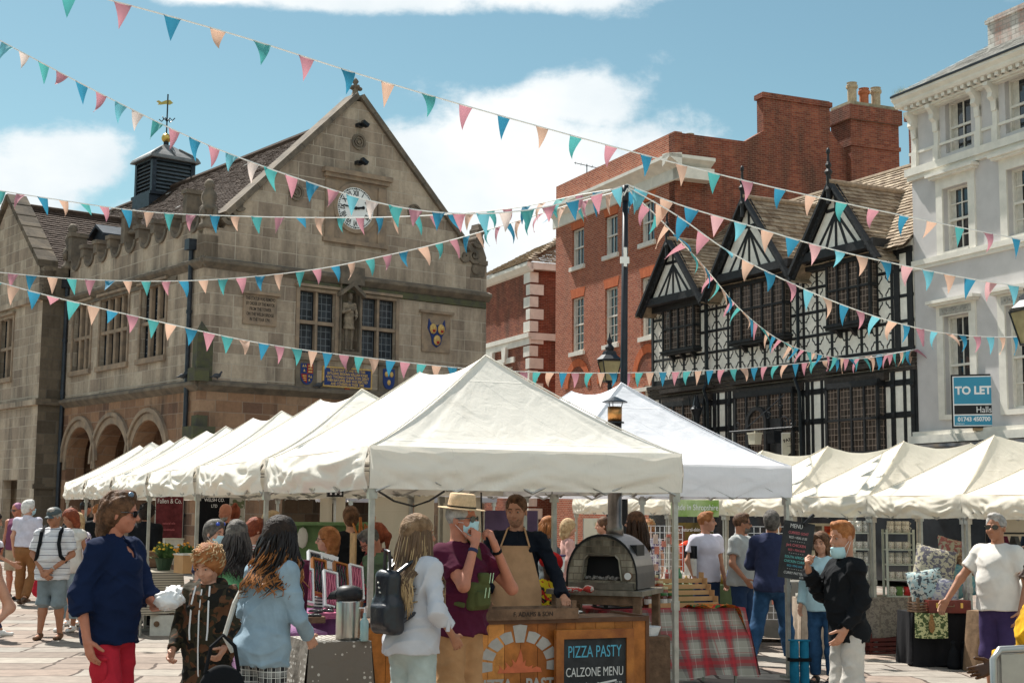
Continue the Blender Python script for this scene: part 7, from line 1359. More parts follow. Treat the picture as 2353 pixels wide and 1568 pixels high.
person(X(527, 21.5), 21.5, 1.80, 160, 'bald bearded man facing out from behind the wood and glass stall', 'red', ('bald', 'grey'), ('short', BLACKC, .88, .022), ('trousers', DJEANS), SHOEK, 1.1, .0, None, (-10, -10), 0, beard=HAIR['grey'], seed=18)
person(X(546, 22.6), 22.6, 1.78, 20, 'woman with a brown topknot seen behind the bald man', 'fair', ('bun', 'auburn'), ('short', cloth('rust_top', (.36, .08, .03)), .88, .022), ('trousers', DJEANS), SHOEK, 1.0, .0, None, (0, 0), 0, female=True, seed=19)
def ex18(rt_, J, hd, s, c): f = MB(); [f.ball(tuple(hd(e * .034, .06, .10)), (.030, .018, .020), 10) for e in (-1, 1)]; f.tube([hd(-.075, .0, .09), hd(0, .08, .105), hd(.075, .0, .09)], .004, 5); f.build('sunglasses', M('blue_mirror_lens', (.02, .07, .45), .1, spec=.9), rt_, True)
person(X(498, 13.6), 13.6, 1.62, -128, 'grey-haired woman in a face mask with blue sunglasses pushed up on her head', 'fair', ('full', 'dgrey'), ('short', pat('navy_dotted_top', (.03, .035, .08), 'dots', (.4, .4, .45), .5), .88, .025), ('trousers', DJEANS), SHOEW, 1.12, .0, dict(relb=(.25, .08, 1.14), rwri=(.2, .25, 1.0)), (8, -8), .03, mask=True, female=True, extra=ex18, seed=20)
person(X(552, 12.2), 12.2, 1.63, -8, 'woman with long dark greying curls, green vest top and lilac shorts', 'tan', ('long', 'dgrey', .44, .03, 'black'), ('tank', GREENT, .92, .015), ('shorts', LILACS), SHOEW, 1.08, .0, None, (0, -6), .03, female=True, seed=21)
person(X(580, 14.6), 14.6, 1.64, -50, 'red-haired shopper with white sunglasses in a red striped top', 'fair', ('full', 'auburn'), ('short', pat('red_stripe_top', (.60, .55, .50), 'stripe', (.35, .05, .05), .7), .88, .025), ('trousers', DJEANS), SHOEW, 1.0, .0, None, (0, -22), .12, female=True, seed=22)
person(X(628, 14.9), 14.9, 1.70, -30, 'fair-haired shopper partly hidden behind the woman in the denim shirt', 'fair', ('full', 'blond'), ('short', GREYP, .88, .025), ('trousers', DJEANS), SHOEW, 1.0, .0, None, (0, -5), .02, seed=23)
BST = pat('black_white_striped_top', (.62, .60, .56), 'stripe', (.02, .02, .025), .8)
person(X(765, 13.6), 13.6, 1.56, 100, 'ginger-haired stallholder with glasses in a black and white striped top', 'fair', ('bob', 'ginger'), ('elbow', BST, .84, .028), ('trousers', DJEANS), SHOEW, 1.12, .0, dict(lelb=(-.24, .06, 1.14), lwri=(-.2, .28, 1.02)), (6, 0), .02, glasses='clear', female=True, seed=24)
PLR = pat('red_black_plaid', (.02, .015, .02), 'plaid', (.42, .03, .04), .5, c3=(.02, .01, .01))
person(X(872, 14.8), 14.8, 1.60, 70, 'brown-haired woman with a turquoise hair tie and red plaid sleeves', 'mid', ('pony', 'auburn'), ('long', PLR, .88, .02), ('trousers', DJEANS), SHOEW, 1.0, .0, None, (0, 0), 0, female=True, seed=25)
person(X(893, 13.4), 13.4, 1.58, 115, 'grey-haired man in glasses and green shirt bending over the stall', 'red', ('short', 'dgrey'), ('short', cloth('green_shirt', (.09, .13, .07)), .88, .03), ('trousers', DJEANS), SHOEW, 1.1, .0, dict(lwri=(-.2, .3, 1.0)), (0, -30), .25, glasses='clear', seed=26)
person(X(812, 17.2), 17.2, 1.76, 20, 'person in a black jacket standing behind the striped stallholder', 'fair', ('full', 'brown'), ('long', BLACKC, .80, .03), ('trousers', DJEANS), SHOEK, 1.05, .0, None, (0, 0), 0, seed=27)
# seated woman with red head wrap
WRAP = cloth('red_head_wrap', (.55, .02, .02)); YEL = pat('yellow_floral_dress', (.60, .46, .02), 'floral', (.02, .02, .015), .9, c3=(.45, .03, .02))
def exw(rt_, J, hd, s, c):
    G = SDF(c['hc'] - .26, c['hc'] + .26, .009); G.ell(hd(0, -.02, .07), V3(.10, .12, .09), .01, c['HM']); G.ell(hd(0, -.10, .06), V3(.07, .06, .06), .03, c['HM']); G.ell(hd(.08, .0, .13), V3(.05, .035, .035), .02, c['HM']); G.ell(hd(0, .13, -.06), V3(.09, .08, .09), .01, c['HM'], op='s'); G.fold(.008, 55, 2, 1); b1 = MB(); G.mesh(b1); b1.build('head_wrap', WRAP, rt_, True)
person(X(1256, 14.3), 14.3, 1.66, -135, 'seated woman in a red head wrap and yellow floral dress behind the oven', 'dark', None, ('short', YEL, .62, .05), ('skirt', YEL, .42, .3), SHOEK, 1.2, .03, dict(kne=(.12, .30, .50), ank=(.12, .32, .085), relb=(.24, .1, 1.15), rwri=(.12, .3, 1.02)), (10, -12), .12, z0=-.36, extra=exw, female=True, seed=28)
person(X(1262, 18.6), 18.6, 1.66, -70, 'auburn-haired woman in a grey top carrying a white tub', 'fair', ('long', 'ginger', .25, .01), ('long', cloth('slate_grey_top', (.12, .14, .15)), .88, .022), ('trousers', DJEANS), SHOEK, 1.0, .0, None, (0, -10), 0, female=True, seed=29)
person(X(1307, 20.2), 20.2, 1.62, -80, 'older woman with a blond bob and dusty pink cardigan', 'fair', ('bob', 'blond'), ('long', PINKC, .84, .022), ('trousers', GREYK), SHOEK, 1.0, .0, None, (0, -10), 0, female=True, seed=30)
person(X(1389, 20.5), 20.5, 1.66, 90, 'brown-haired woman by the banner behind the chimney', 'fair', ('pony', 'brown'), ('long', BLACKC, .84, .022), ('trousers', GREYK), SHOEK, 1.0, .0, None, (0, -5), 0, female=True, seed=31)
person(X(1462, 17.0), 17.0, 1.74, 60, 'woman with long dark hair and sunglasses in a black t-shirt behind the oven', 'fair', ('long', 'brown', .42, .01), ('short', BLACKC, .88, .022), ('trousers', GREYK), SHOEK, 1.0, .0, dict(relb=(.24, .02, 1.14), rwri=(.2, .25, 1.05)), (10, -2), 0, glasses='sun', female=True, seed=32)
person(X(1494, 23.0), 23.0, 1.62, 150, 'small curly-haired shopper far behind the oven', 'fair', ('curly', 'ginger'), ('short', FLOR, .84, .022), ('trousers', GREYK), SHOEK, 1.0, .0, None, (0, -20), .08, female=True, seed=33)
def exb(rt_, J, hd, s, c):
    t = thing('folder', rt_.location, rt_.rotation_euler.z, 'navy and cream bag tucked under the young man’s arm', 'bag'); w = c['waist'] + V3(.25, .0, .08); f = MB(); f.box(w[0] - .02, w[0] + .02, w[1] - .12, w[1] + .12, w[2], w[2] + .16); f.build('bag_top', BLACKC, t); f = MB(); f.box(w[0] - .02, w[0] + .02, w[1] - .11, w[1] + .11, w[2] - .22, w[2] - .002); f.build('bag_base', CREAMC, t)
person(X(1622, 18.6), 18.6, 1.77, -152, 'young man in a white t-shirt and dark jeans looking right', 'mid', ('short', 'ginger'), ('short', cloth('pale_white_tee', (.60, .58, .66), .04), .88, .026), ('trousers', DJEANS), SHOEK, 1.06, .0, dict(relb=(.27, -.02, 1.14), rwri=(.24, .08, .93)), (52, 2), 0, extra=exb, seed=34)
def exp_(rt_, J, hd, s, c): w = J['lwri']; d = J['lelb'] - w; d /= np.linalg.norm(d); f = MB(); f.tube([w + d * .03, w + d * .06], .034, 10); f.build('wristwatch', M('turquoise_strap', (.05, .25, .27), .5), rt_)
person(X(1702, 18.4), 18.4, 1.76, -125, 'man in a grey polo shirt and jeans with sunglasses walking right', 'tan', ('short', 'brown'), ('short', GREYP, .86, .03, 'c'), ('trousers', DJEANS), SHOEK, 1.14, .03, dict(lelb=(-.27, .02, 1.14), lwri=(-.24, .18, .95), relb=(.27, .0, 1.14), rwri=(.23, .16, .95)), (36, 0), 0, glasses='sun', beard=HAIR['dgrey'], extra=exp_, seed=35)
person(X(1770, 17.2), 17.2, 1.80, -22, 'grey-haired man in a navy fleece and blue jeans seen from behind mid-stride', 'tan', ('full', 'dgrey'), ('long', FLEECE, .84, .03, 'c'), ('trousers', JEANS), SHOEB, 1.16, .0, dict(lkne=(-.16, -.02, .50), lank=(-.22, -.18, .10), rkne=(.13, .12, .50), rank=(.17, .14, .09), lelb=(-.27, .06, 1.14), lwri=(-.2, .26, 1.12), relb=(.27, .04, 1.14), rwri=(.2, .25, 1.1)), (14, 0), .02, seed=36)
person(X(1777, 21.6), 21.6, 1.72, -60, 'person in stone-coloured trousers behind the man in the navy fleece', 'fair', ('short', 'grey'), ('long', CREAMC, .88, .03), ('trousers', TANT), SHOEK, 1.1, .0, None, (0, 0), 0, seed=37)
person(X(1884, 15.4), 15.4, 1.58, 150, 'woman in powder blue top and jeans hidden behind the ginger boy', 'fair', ('bob', 'brown'), ('long', PBLUE, .84, .03), ('trousers', JEANS), SHOEK, 1.0, .0, None, (0, -5), 0, female=True, seed=38)
def exm(rt_, J, hd, s, c):
    f = MB(); f.box(-.0, .001, 0, .001, 0, .001)
person(X(1940, 11.2), 11.2, 1.71, 104, 'ginger-haired youth in a black sweatshirt and pale shorts holding his mask to his mouth', 'mid', ('short', 'ginger'), ('long', BLACKC, .82, .028), ('longshorts', LGREY), SHOEW, .98, .02, dict(relb=(.25, .10, 1.17), rwri=(.10, .27, 1.38), lelb=(-.21, -.03, 1.14), lwri=(-.19, .12, .93)), (14, -8), .03, mask=-.052, hands=dict(r=dict(dir=(-.25, .3, .8), nrm=(-.5, -.8, .3), curl=1.1)), seed=39)
person(X(2284, 13.8), 13.8, 1.82, 128, 'grey-haired man in sunglasses, white henley t-shirt and purple shorts', 'tan', ('short', 'grey'), ('short', cloth('off_white_tee', (.66, .62, .57), .05), .88, .028), ('longshorts', PURPS), SHOEK, 1.12, .04, dict(lelb=(-.40, .10, 1.17), lwri=(-.55, .28, .97) , relb=(.29, -.02, 1.14), rwri=(.28, .10, .90)) if False else dict(relb=(.32, .12, 1.16), rwri=(.38, .26, .96), lelb=(-.28, -.03, 1.14), lwri=(-.27, .08, .89)), (12, 0), 0, glasses='sun', seed=40)
person(X(2352, 15.6), 15.6, 1.46, 60, 'curly-haired woman in a white top at the right edge', 'fair', ('curly', 'brown'), ('short', CREAMC, .84, .022), ('trousers', GREYK), SHOEK, 1.0, .0, None, (0, -5), 0, female=True, seed=41)
YMST = cloth('mustard_print', (.50, .27, .01), .5)
person(X(2392, 7.6), 7.6, 1.68, 70, 'person in a mustard yellow patterned top at the right edge', 'dark', ('short', 'black'), ('long', YMST, .66, .05), ('trousers', MAROON), SHOEK, 1.2, .0, dict(relb=(.26, .05, 1.16), rwri=(.22, .28, 1.1)), (0, 0), 0, z0=-.12, seed=42)

# stone statue in the niche
SKIN['stone'] = TRIM; SC = M('carved_statue_cloth', (.24, .19, .14), .9, .3, 8, .6, 20)
q_ = Vector((HO[0], HO[1], 0)) + Matrix.Rotation(HRZ, 3, 'Z') @ Vector((4.62, -.02, 6.26))
person(q_.x, q_.y, 1.72, math.degrees(HRZ) + 180, 'weathered stone statue of a knight standing in the niche', 'stone', None, ('long', SC, .86, .01), ('skirt', SC, .66, .19), None, .95, 0, dict(relb=(.24, .06, 1.15), rwri=(.06, .22, 1.22), lelb=(-.24, .02, 1.15), lwri=(-.12, .2, 1.0)), (0, 0), 0, z0=6.26, cat='statue', name='statue', group=None, hres=.014, seed=50)
# ================================================================ stalls and what stands on them
WOOD = M('orange_varnished_boards', (.52, .19, .035), .45, vs=3, c2=(.20, .055, .012), bump=.4, bs=30, detail=9); WOODD = M('old_grey_brown_wood', (.17, .10, .06), .85, .35, 9, .6, 30); CARD = M('brown_cardboard', (.52, .30, .14), .85, .08, 6); STEEL = M('brushed_steel', (.45, .42, .38), .3, .08, 6, metal=1); PINEW = M('pine_wood', (.48, .30, .15), .7, .2, 9)
CHALKB = M('chalkboard_black', (.028, .030, .032), .8, .35, 6); CHW = M('white_chalk', (.62, .62, .60), .9); CHB = M('blue_chalk', (.10, .38, .52), .9); CHR = M('pink_chalk', (.60, .16, .18), .9); CHG = M('green_chalk', (.12, .60, .20), .9); DOTS = pat('polka_dot_pottery', (.66, .63, .54), 'dots', (.20, .07, .05), .32, .3)
def cloth_table(x, y, rz, w, d, z, mat, label, drop=None, flare=.05, z0=0.0, cat='table', sag=.0, legs=True, name='covered_table'):
    """folding table under a hanging cloth: the cloth is a thing of its own draped over it"""
    t = thing(name, (x, y, 0), rz, label, cat); f = MB(); f.box(-w / 2 + .02, w / 2 - .02, .02, d - .02, z - .05, z - .012); f.build('tabletop', WOODD, t)
    if legs:
        for a in (-1, 1):
            for b_ in (.06, d - .06): f = MB(); f.tube([(a * (w / 2 - .08), b_, z0), (a * (w / 2 - .08), b_, z - .05)], .016, 6); f.build('leg', POLE, t)
    c = thing('tablecloth', (x, y, 0), rz, label.split(' table')[0] + ' cloth hanging to the ground' + label.split('table', 1)[-1] if 0 else mat.name.replace('cloth_', '').replace('_', ' ') + ' cloth over the ' + label, 'tablecloth'); f = MB(); f.box(-w / 2, w / 2, 0, d, z - .010, z)
    lo = z0 + (drop if drop is not None else .03); per = [(-w / 2, 0), (w / 2, 0), (w / 2, d), (-w / 2, d), (-w / 2, 0)]
    for i in range(4):
        A, B = per[i], per[i + 1]; L = math.hypot(B[0] - A[0], B[1] - A[1]); nx, ny = (B[1] - A[1]) / L, -(B[0] - A[0]) / L; ph = i * 2.0
        f.grid(lambda u, v: (A[0] + (B[0] - A[0]) * u + nx * (.004 + v * (flare + .03 * math.sin(u * L * 16 + ph) + .012 * math.sin(u * L * 37))) + (2 * u - 1) * flare * v * (B[0] - A[0]) / L, A[1] + (B[1] - A[1]) * u + ny * (.004 + v * (flare + .03 * math.sin(u * L * 16 + ph) + .012 * math.sin(u * L * 37))) + (2 * u - 1) * flare * v * (B[1] - A[1]) / L, z - v * (z - lo) * (1 + .03 * math.sin(u * L * 9))), max(12, int(L * 28)), 8)
    f.build('cloth', mat, c, True); return t
def crate(name, x, y, rz, w, d, z, h, mat, label, cat='crate', slats=2, group=None):
    t = thing(name, (x, y, z), rz, label, cat, group); f = MB(); g = h / slats
    for k in range(slats):
        a, b_ = k * g + .008, (k + 1) * g - .008; f.box(-w / 2, w / 2, -d / 2, -d / 2 + .012, a, b_); f.box(-w / 2, w / 2, d / 2 - .012, d / 2, a, b_); f.box(-w / 2, -w / 2 + .012, -d / 2 + .013, d / 2 - .013, a, b_); f.box(w / 2 - .012, w / 2, -d / 2 + .013, d / 2 - .013, a, b_)
    f.box(-w / 2 + .014, w / 2 - .014, -d / 2 + .014, d / 2 - .014, 0, .01); f.build('slats', mat, t); f = MB()
    for a in (-1, 1):
        for b_ in (-1, 1): f.box(a * (w / 2 - .03) - .018, a * (w / 2 - .03) + .018, b_ * (d / 2 - .026) - .012, b_ * (d / 2 - .026) + .012, .002, h + .05); f.cut()
    f.build('corner_post', mat, t); return t
def board_lines(par, lines, y=-.014):
    for s_, x, z, sz, m_, sx in lines: text(s_, sz, m_, par, (x, y, z), sx=sx, ext=.001)
# ---- pizza counter
cx, cy = -1.06, 10.72
pc = thing('pizza_counter', (cx, cy, 0), LRZ, 'orange boarded pizza counter with painted flames and PIZZA – PASTY lettering', 'counter')
f = MB(); k = 0; x = 0
while x < 2.32: w = .155 + .02 * math.sin(k * 7); f.box(x, min(x + w - .004, 2.34), 0, .022, .05, .90 - .004 * (k % 3)); x += w; k += 1
f.build('front_boards', island('varnished_board', [(.26, .07, .012), (.56, .20, .035), (.40, .12, .02), (.60, .25, .06)], .4, .3, 20, .5, 5), pc)
f = MB(); f.box(0, 2.34, .024, .6, .86, .9); f.box(.0, .03, .024, .6, .05, .86); f.box(2.31, 2.34, .024, .6, .05, .86); f.build('worktop', WOODD, pc)
f = MB(); f.box(-.02, 2.36, -.012, .03, .88, .915); f.box(2.34, 2.37, -.01, .62, .05, .92); f.build('edge_trim', M('dark_timber_edge', (.11, .05, .025), .7, .2, 7), pc)
GREYP_ = M('grey_stencil_paint', (.42, .40, .37), .8, .1, 14); FLM = M('flame_orange_paint', (.62, .16, .07), .8, .1, 14)
f = MB(); fc = (1.24, .56)
for i in range(9):
    a0 = math.pi * (i - .5) / 8 + .035; a1 = math.pi * (i + .5) / 8 - .035
    if a1 < 0 or a0 > math.pi: continue
    r1, r2 = .19, .27 if i != 4 else .31; r1 = .19 if i != 4 else .18; P = lambda a, r: (fc[0] + r * 1.22 * math.cos(a), fc[1] + r * math.sin(a)); f.prism([P(a0, r1), P(a0, r2), P((a0 + a1) / 2, r2 * 1.02), P(a1, r2), P(a1, r1)], -.004, .002, 'y')
f.build('stone_arch_logo', GREYP_, pc)
f = MB(); f.prism([(fc[0] + a * .0055, fc[1] - .05 + b_ * .0052) for a, b_ in [(-34, 0), (-30, 8), (-32, 12), (-24, 4), (-20, 9), (-22, 16), (-14, 8), (-10, 12), (-12, 20), (-6, 14), (-2, 24), (1, 34), (4, 24), (5, 14), (9, 18), (8, 10), (14, 8), (20, 10), (18, 5), (26, 8), (32, 6), (34, 0)]], -.004, .002, 'y'); f.build('flames_logo', FLM, pc)
text('PIZZA – PASTY', .135, GREYP_, pc, (1.24, -.003, .41), sx=.80, bold=.004, ext=.001)
mb_ = thing('menu_blackboard', (cx + .92 * 1.88, cy + .39 * 1.88 - .07, 0), LRZ, 'wood framed PIZZA PASTY calzone menu blackboard leaning on the counter', 'blackboard'); f = MB(); f.box(-.28, .28, -.005, .01, .0, .76); f.build('board', CHALKB, mb_); f = MB()
for q in ((-.34, .34, .76, .83), (-.34, -.275, 0, .76), (.275, .34, 0, .76)): f.box(q[0], q[1], -.022, .022, q[2], q[3])
f.build('frame', WOOD, mb_)
board_lines(mb_, [('PIZZA PASTY', 0, .655, .13, CHB, .62), ('CALZONE MENU', 0, .50, .10, CHW, .66), ('~ Shropshire Sausage, Red Onion   £5.50', 0, .405, .042, CHW, .68), ('Shropshire Mozzarella + Cheddar', -.02, .355, .038, CHW, .7), ('~ Goats Cheese, Balsamic Onions, Peppers', -.03, .30, .036, CHW, .64), ('V', .185, .30, .05, CHG, 1), ('£5–', .235, .30, .05, CHW, .7), ('~ Chicken, Pesto, Mozzarella   £5.50', 0, .24, .038, CHW, .66)], -.0065)
f = MB(); f.prism([(-.22, .365), (.19, .425), (.19, .44), (-.22, .38)], -.0085, -.0065, 'y'); f.build('chalk_strike', CHW, mb_)
crate_ = crate('wooden_tray', cx + .92 * 1.28, cy + .39 * 1.28 + .16, LRZ, .78, .34, .902, .10, WOODD, 'old grey wooden tray with stencilled name on the pizza counter', 'tray', 1); text('F. ADAMS & SON', .05, INK, crate_, (0, -.172, .05), sx=.9)
f = thing('paper_stack', (cx + .92 * 1.55, cy + .39 * 1.55 + .2, .94), LRZ, 'white paper sheets lying in the wooden tray', 'paper'); p = MB(); p.box(-.16, .16, -.1, .1, 0, .012); p.box(-.02, .2, -.08, .12, .0125, .02); p.build('sheets', SGW, f)
# ---- dotted table with urn
DOTT = pat('grey_white_dotted', (.19, .17, .145), 'dots', (.60, .58, .53), .62)
cloth_table(X(800, 10.6), 10.45, LRZ, .46, .55, .80, DOTT, 'small table with the coffee urn beside the pizza counter')
ur = thing('coffee_urn', (X(812, 10.65), 10.62, .802), 0, 'steel vacuum flask with black pump lid on the dotted cloth', 'flask'); f = MB(); f.lathe([(.088, 0), (.09, .02), (.09, .27), (.085, .285)], (0, 0, 0), 24); f.build('steel_body', STEEL, ur, True); f = MB(); f.lathe([(.088, .285), (.1, .3), (.105, .33), (.085, .375), (.04, .39), (0, .392)], (0, 0, 0), 20); f.prism([(-.16, .29), (.1, .29), (.1, .36), (-.06, .375), (-.13, .34)], -.04, .04, 'y'); f.build('pump_lid', BLK, ur, True)
sb = thing('sanitiser_bottle', (X(848, 10.5), 10.5, .802), 0, 'clear pump bottle standing next to the coffee urn', 'bottle'); f = MB(); f.lathe([(.03, 0), (.032, .01), (.032, .14), (.012, .17), (.012, .2)], (0, 0, 0), 12); f.build('bottle', M('pale_teal_gel', (.30, .46, .46), .1, spec=.7), sb, True); f = MB(); f.tube([(0, 0, .2), (0, 0, .235), (-.04, 0, .235)], .006, 5); f.build('pump', SGW, sb)
# ---- jewellery stall
PURP = pat('purple_sequin', (.26, .12, .25), 'dots', (.60, .45, .55), .22, .5)
cloth_table(X(735, 12.1), 11.75, LRZ + R(90), 1.1, .55, .80, PURP, 'jewellery table between the left poles', drop=.25)
cloth_table(X(790, 13.2), 12.9, LRZ + R(90), 1.2, .6, .84, M('mauve_velvet', (.22, .08, .20), .9, .2, 9), 'second jewellery table further into the stall')
rj = random.Random(5)
JF = [(715, 12.0, 1338, 'w', .34), (745, 12.3, 1322, 'o', .36), (772, 12.25, 1350, 'w', .36), (795, 12.5, 1330, 'o', .36), (830, 12.7, 1330, 'w', .34), (735, 12.7, 1300, 'g', .34)]
BEAD = M('glossy_black_beads', (.01, .01, .012), .12, spec=.8, bump=.8, bs=120); PINKV = M('pink_velvet_pad', (.48, .12, .22), .8, .25, 22); GREYV = M('slate_chain_card', (.12, .12, .15), .6, .3, 30)
for i, (px, D, py, kd, h) in enumerate(JF):
    z = 1.75 - (py - 1170) * D / 3267; lab = ['white tray of pink bracelets nearest the denim-shirted woman', 'orange wood tray of black necklaces left of its twin', 'white tray of pink chains below the orange trays', 'orange wood tray of black necklaces right of its twin', 'white tray of coral beads behind the flask', 'grey card of chains under the handwritten price sign'][i]
    t = thing('display_tray', (X(px, D), D, z - .16), LRZ + R(18), lab, 'display tray'); t.rotation_euler = (R(-32), R(14), LRZ + R(10)); fm = SGW if kd != 'o' else WOOD; f = MB()
    for q in ((-.07, -.055, 0, h), (.055, .07, 0, h), (-.055, .055, 0, .018), (-.055, .055, h - .018, h)): f.box(q[0], q[1], -.02, .02, q[2], q[3])
    f.build('frame', fm, t); f = MB(); f.box(-.055, .055, .0, .01, .018, h - .018); f.build('pad', {'w': PINKV, 'o': PINKV, 'g': GREYV}[kd], t)
    f = MB(); bm = BEAD if kd != 'w' else M('rose_beads', (.55, .14, .22), .3, spec=.6)
    for c_ in range(4): pts = [(-.04 + c_ * .027 + .006 * math.sin(j * 1.3 + c_), -.008, .03 + j * (h - .06) / 8) for j in range(9)]; f.tube(pts, .010, 5)
    f.build('necklaces', bm, t, True)
for i, (px, D, py) in enumerate(((722, 11.9, 1432), (752, 12.1, 1415), (790, 12.3, 1420))):
    t = thing('jewellery_box', (X(px, D), D, .82 + .02 * i), LRZ, ['low wooden box of black bead bracelets at the table edge', 'clear plastic box of black bracelets in the middle', 'clear plastic box of black bracelets behind the flask'][i], 'box'); f = MB(); f.box(-.12, .12, -.08, .08, 0, .05); f.build('box', WOODD if i == 0 else PINKV, t); f = MB()
    for k in range(14): f.ball((rj.uniform(-.09, .09), rj.uniform(-.06, .06), .06), (.028, .022, .016), 8)
    f.build('beads', BEAD, t, True)
pr = thing('price_sign', (X(757, 12.9), 12.9, 1.16), LRZ + R(10), 'white handwritten price sign slanting in the jewellery stall', 'sign'); pr.rotation_euler = (R(-18), R(16), LRZ); f = MB(); f.box(-.09, .09, 0, .006, 0, .2); f.build('card', SGW, pr); text('Handmade', .035, INK, pr, (0, -.002, .15)); text('from leather', .032, INK, pr, (0, -.002, .06))
rb = thing('rolled_cloth', (X(702, 11.6), 11.6, .86), 0, 'tall maroon roll with gold writing by the pole', 'roll'); f = MB(); f.tube([(0, 0, 0), (.02, 0, .48)], .05, 12); f.build('roll', MAROON, rb, True)
gp = thing('green_display_panel', (X(690, 17.5), 17.5, .55), LRZ, 'sage green display panel with pale plates behind the poles', 'panel'); f = MB(); f.box(-.35, 1.0, 0, .03, 0, 1.0); f.box(-.4, 1.05, -.1, .05, 1.0, 1.04); f.build('panel', cloth('sage_panel', (.15, .24, .11)), gp); f = MB(); [f.ball((-.2 + .26 * k, -.05, .85), (.07, .02, .13), 10) for k in range(2)]; f.build('plate', CREAMC, gp, True)
wh_ = thing('wooden_shelf', (X(850, 16.2), 16.2, .6), LRZ, 'small pale wooden shelf with ornaments near the plaid-sleeved woman', 'shelf'); f = MB(); f.box(-.14, .14, 0, .2, .85, .88); f.box(-.14, -.12, 0, .2, 0, .85); f.box(.12, .14, 0, .2, 0, .85); f.box(-.12, .12, 0, .2, .5, .52); f.build('shelf_frame', PINEW, wh_); f = MB()
for k in range(7): f.tube([(-.1 + .033 * k, .08, .88), (-.1 + .033 * k + rj.uniform(-.05, .05), .1, .95 + rj.random() * .12)], .012, 5)
f.build('ornaments', WOOD, wh_)
# ---- far-left stall: flowers, boxes, banners
cloth_table(X(420, 20.9), 20.7, LRZ + R(90), 1.5, .6, .86, pat('cream_ticking_stripe', (.45, .40, .32), 'stripe', (.16, .14, .12), .9), 'flower table at the left row', drop=.3)
for i, (px, D, c_) in enumerate(((390, 20.5, (.75, .5, .05)), (437, 20.2, (.72, .30, .03)))):
    t = thing('flower_pot', (X(px, D), D, .865), 0, ['posy of white and yellow flowers left of the cardboard boxes', 'posy of orange marigolds right of the yellow posy'][i], 'flowers'); f = MB(); f.lathe([(.09, 0), (.13, .16), (.14, .17)], (0, 0, 0), 12); f.build('pot', M('dark_green_pot', (.03, .06, .03), .7), t); f = MB(); r_ = random.Random(i)
    for k in range(90): a = r_.uniform(0, 6.28); e = r_.uniform(.1, 1.3); l = r_.uniform(.12, .24); q = (l * math.cos(a) * math.cos(e), l * math.sin(a) * math.cos(e), .15 + l * math.sin(e)); f.add([(q[0] * .3, q[1] * .3, .15), (q[0] + .02, q[1], q[2]), (q[0] - .02, q[1] + .02, q[2] + .02)], [(0, 1, 2)])
    f.build('leaves', M('flower_leaf', (.06, .12, .03), .7, .3, 20), t); f = MB()
    for k in range(22): a = r_.uniform(0, 6.28); e = r_.uniform(.4, 1.4); l = r_.uniform(.16, .24); f.ball((l * math.cos(a) * math.cos(e), l * math.sin(a) * math.cos(e), .16 + l * math.sin(e)), (.026, .026, .016), 6)
    f.build('blooms', M('bloom_%d' % i, c_, .7), t)
for i, (px, D, z, w, h) in enumerate(((378, 21.6, .87, .36, .22), (412, 22.4, .87, .42, .26), (446, 19.6, .87, .30, .24), (400, 22.6, 1.13, .34, .12))):
    t = thing('produce_box', (X(px, D), D, z), R(20 + 9 * i), ['low wooden box left of the white posy', 'pale box behind the posies, lower of the stack', 'tilted cardboard box right of the marigolds', 'pale lid box on top of the stack'][i], 'box'); f = MB(); f.box(-w / 2, w / 2, -.14, .14, 0, h); f.build('carton', [WOODD, CREAMC, CARD, CREAMC][i], t); f = MB(); f.box(-w / 2 - .01, w / 2 + .01, -.15, .15, h, h + .02); f.build('lid', [PINEW, SGW, CREAMC, CREAM][i], t)
bx = thing('speaker_box', (X(392, 20.0), 20.0, 0), R(8), 'beige box with a round dial standing on the paving', 'box'); f = MB(); f.box(-.16, .16, -.1, .1, 0, .28); f.build('case', CREAMC, bx); f = MB(); f.prism(arc(-.07, .16, .04, 0, 6.28, 12)[:-1], -.115, -.1, 'y'); f.build('dial', WOODD, bx)
wf_ = thing('trestle', (X(370, 21.4), 21.4, 0), LRZ, 'weathered wooden trestle under the flower table end', 'trestle'); f = MB(); [f.tube([(a, b_, 0), (a * .6, 0, .8)], .02, 6) for a in (-.3, .3) for b_ in (-.15, .15)]; f.box(-.3, .3, -.02, .02, .78, .82); f.build('frame', WOODD, wf_)
def banner(x, y, rz, z0_, w, h, mat, label, lines=(), poles=True, cat='banner'):
    t = thing('banner', (x, y, 0), rz, label, cat); f = MB(); f.grid(lambda u, v: ((u - .5) * w, .01 * math.sin(u * 9 + v * 3), z0_ + v * h), 14, 6); f.build('banner_cloth', mat, t, True)
    if poles: f = MB(); [f.tube([(q * w / 2, .02, 0), (q * w / 2, .02, z0_ + h)], .012, 5) for q in (-1, 1)]; f.build('stand', POLE, t)
    for s_, xx, zz, sz, mm, sx in lines: text(s_, sz, mm, t, (xx, -.02, zz), sx=sx)
    return t
banner(X(398, 22.9), 22.9, R(15), .9, .42, 1.1, cloth('wine_red_banner', (.13, .03, .035), .3), 'dark red banner with script lettering behind the flowers', [('Fallen & Co.', 0, 1.85, .11, SGW, .7), ('natural oils', 0, 1.5, .05, CHR, .9), ('handmade', 0, 1.4, .05, CHR, .9)])
banner(X(500, 24.0), 24.0, R(15), .9, .5, 1.1, BLACKC, 'black banner with white lettering left of the bald man', [('WELSH CO.', 0, 1.88, .08, SGW, .8), ('LTD', 0, 1.78, .07, SGW, .8)])
banner(X(545, 24.5), 24.5, R(15), .8, .36, 1.2, pat('photo_print_banner', (.40, .38, .33), 'floral', (.12, .14, .08), 1.6), 'pale photo banner beside the bald man')
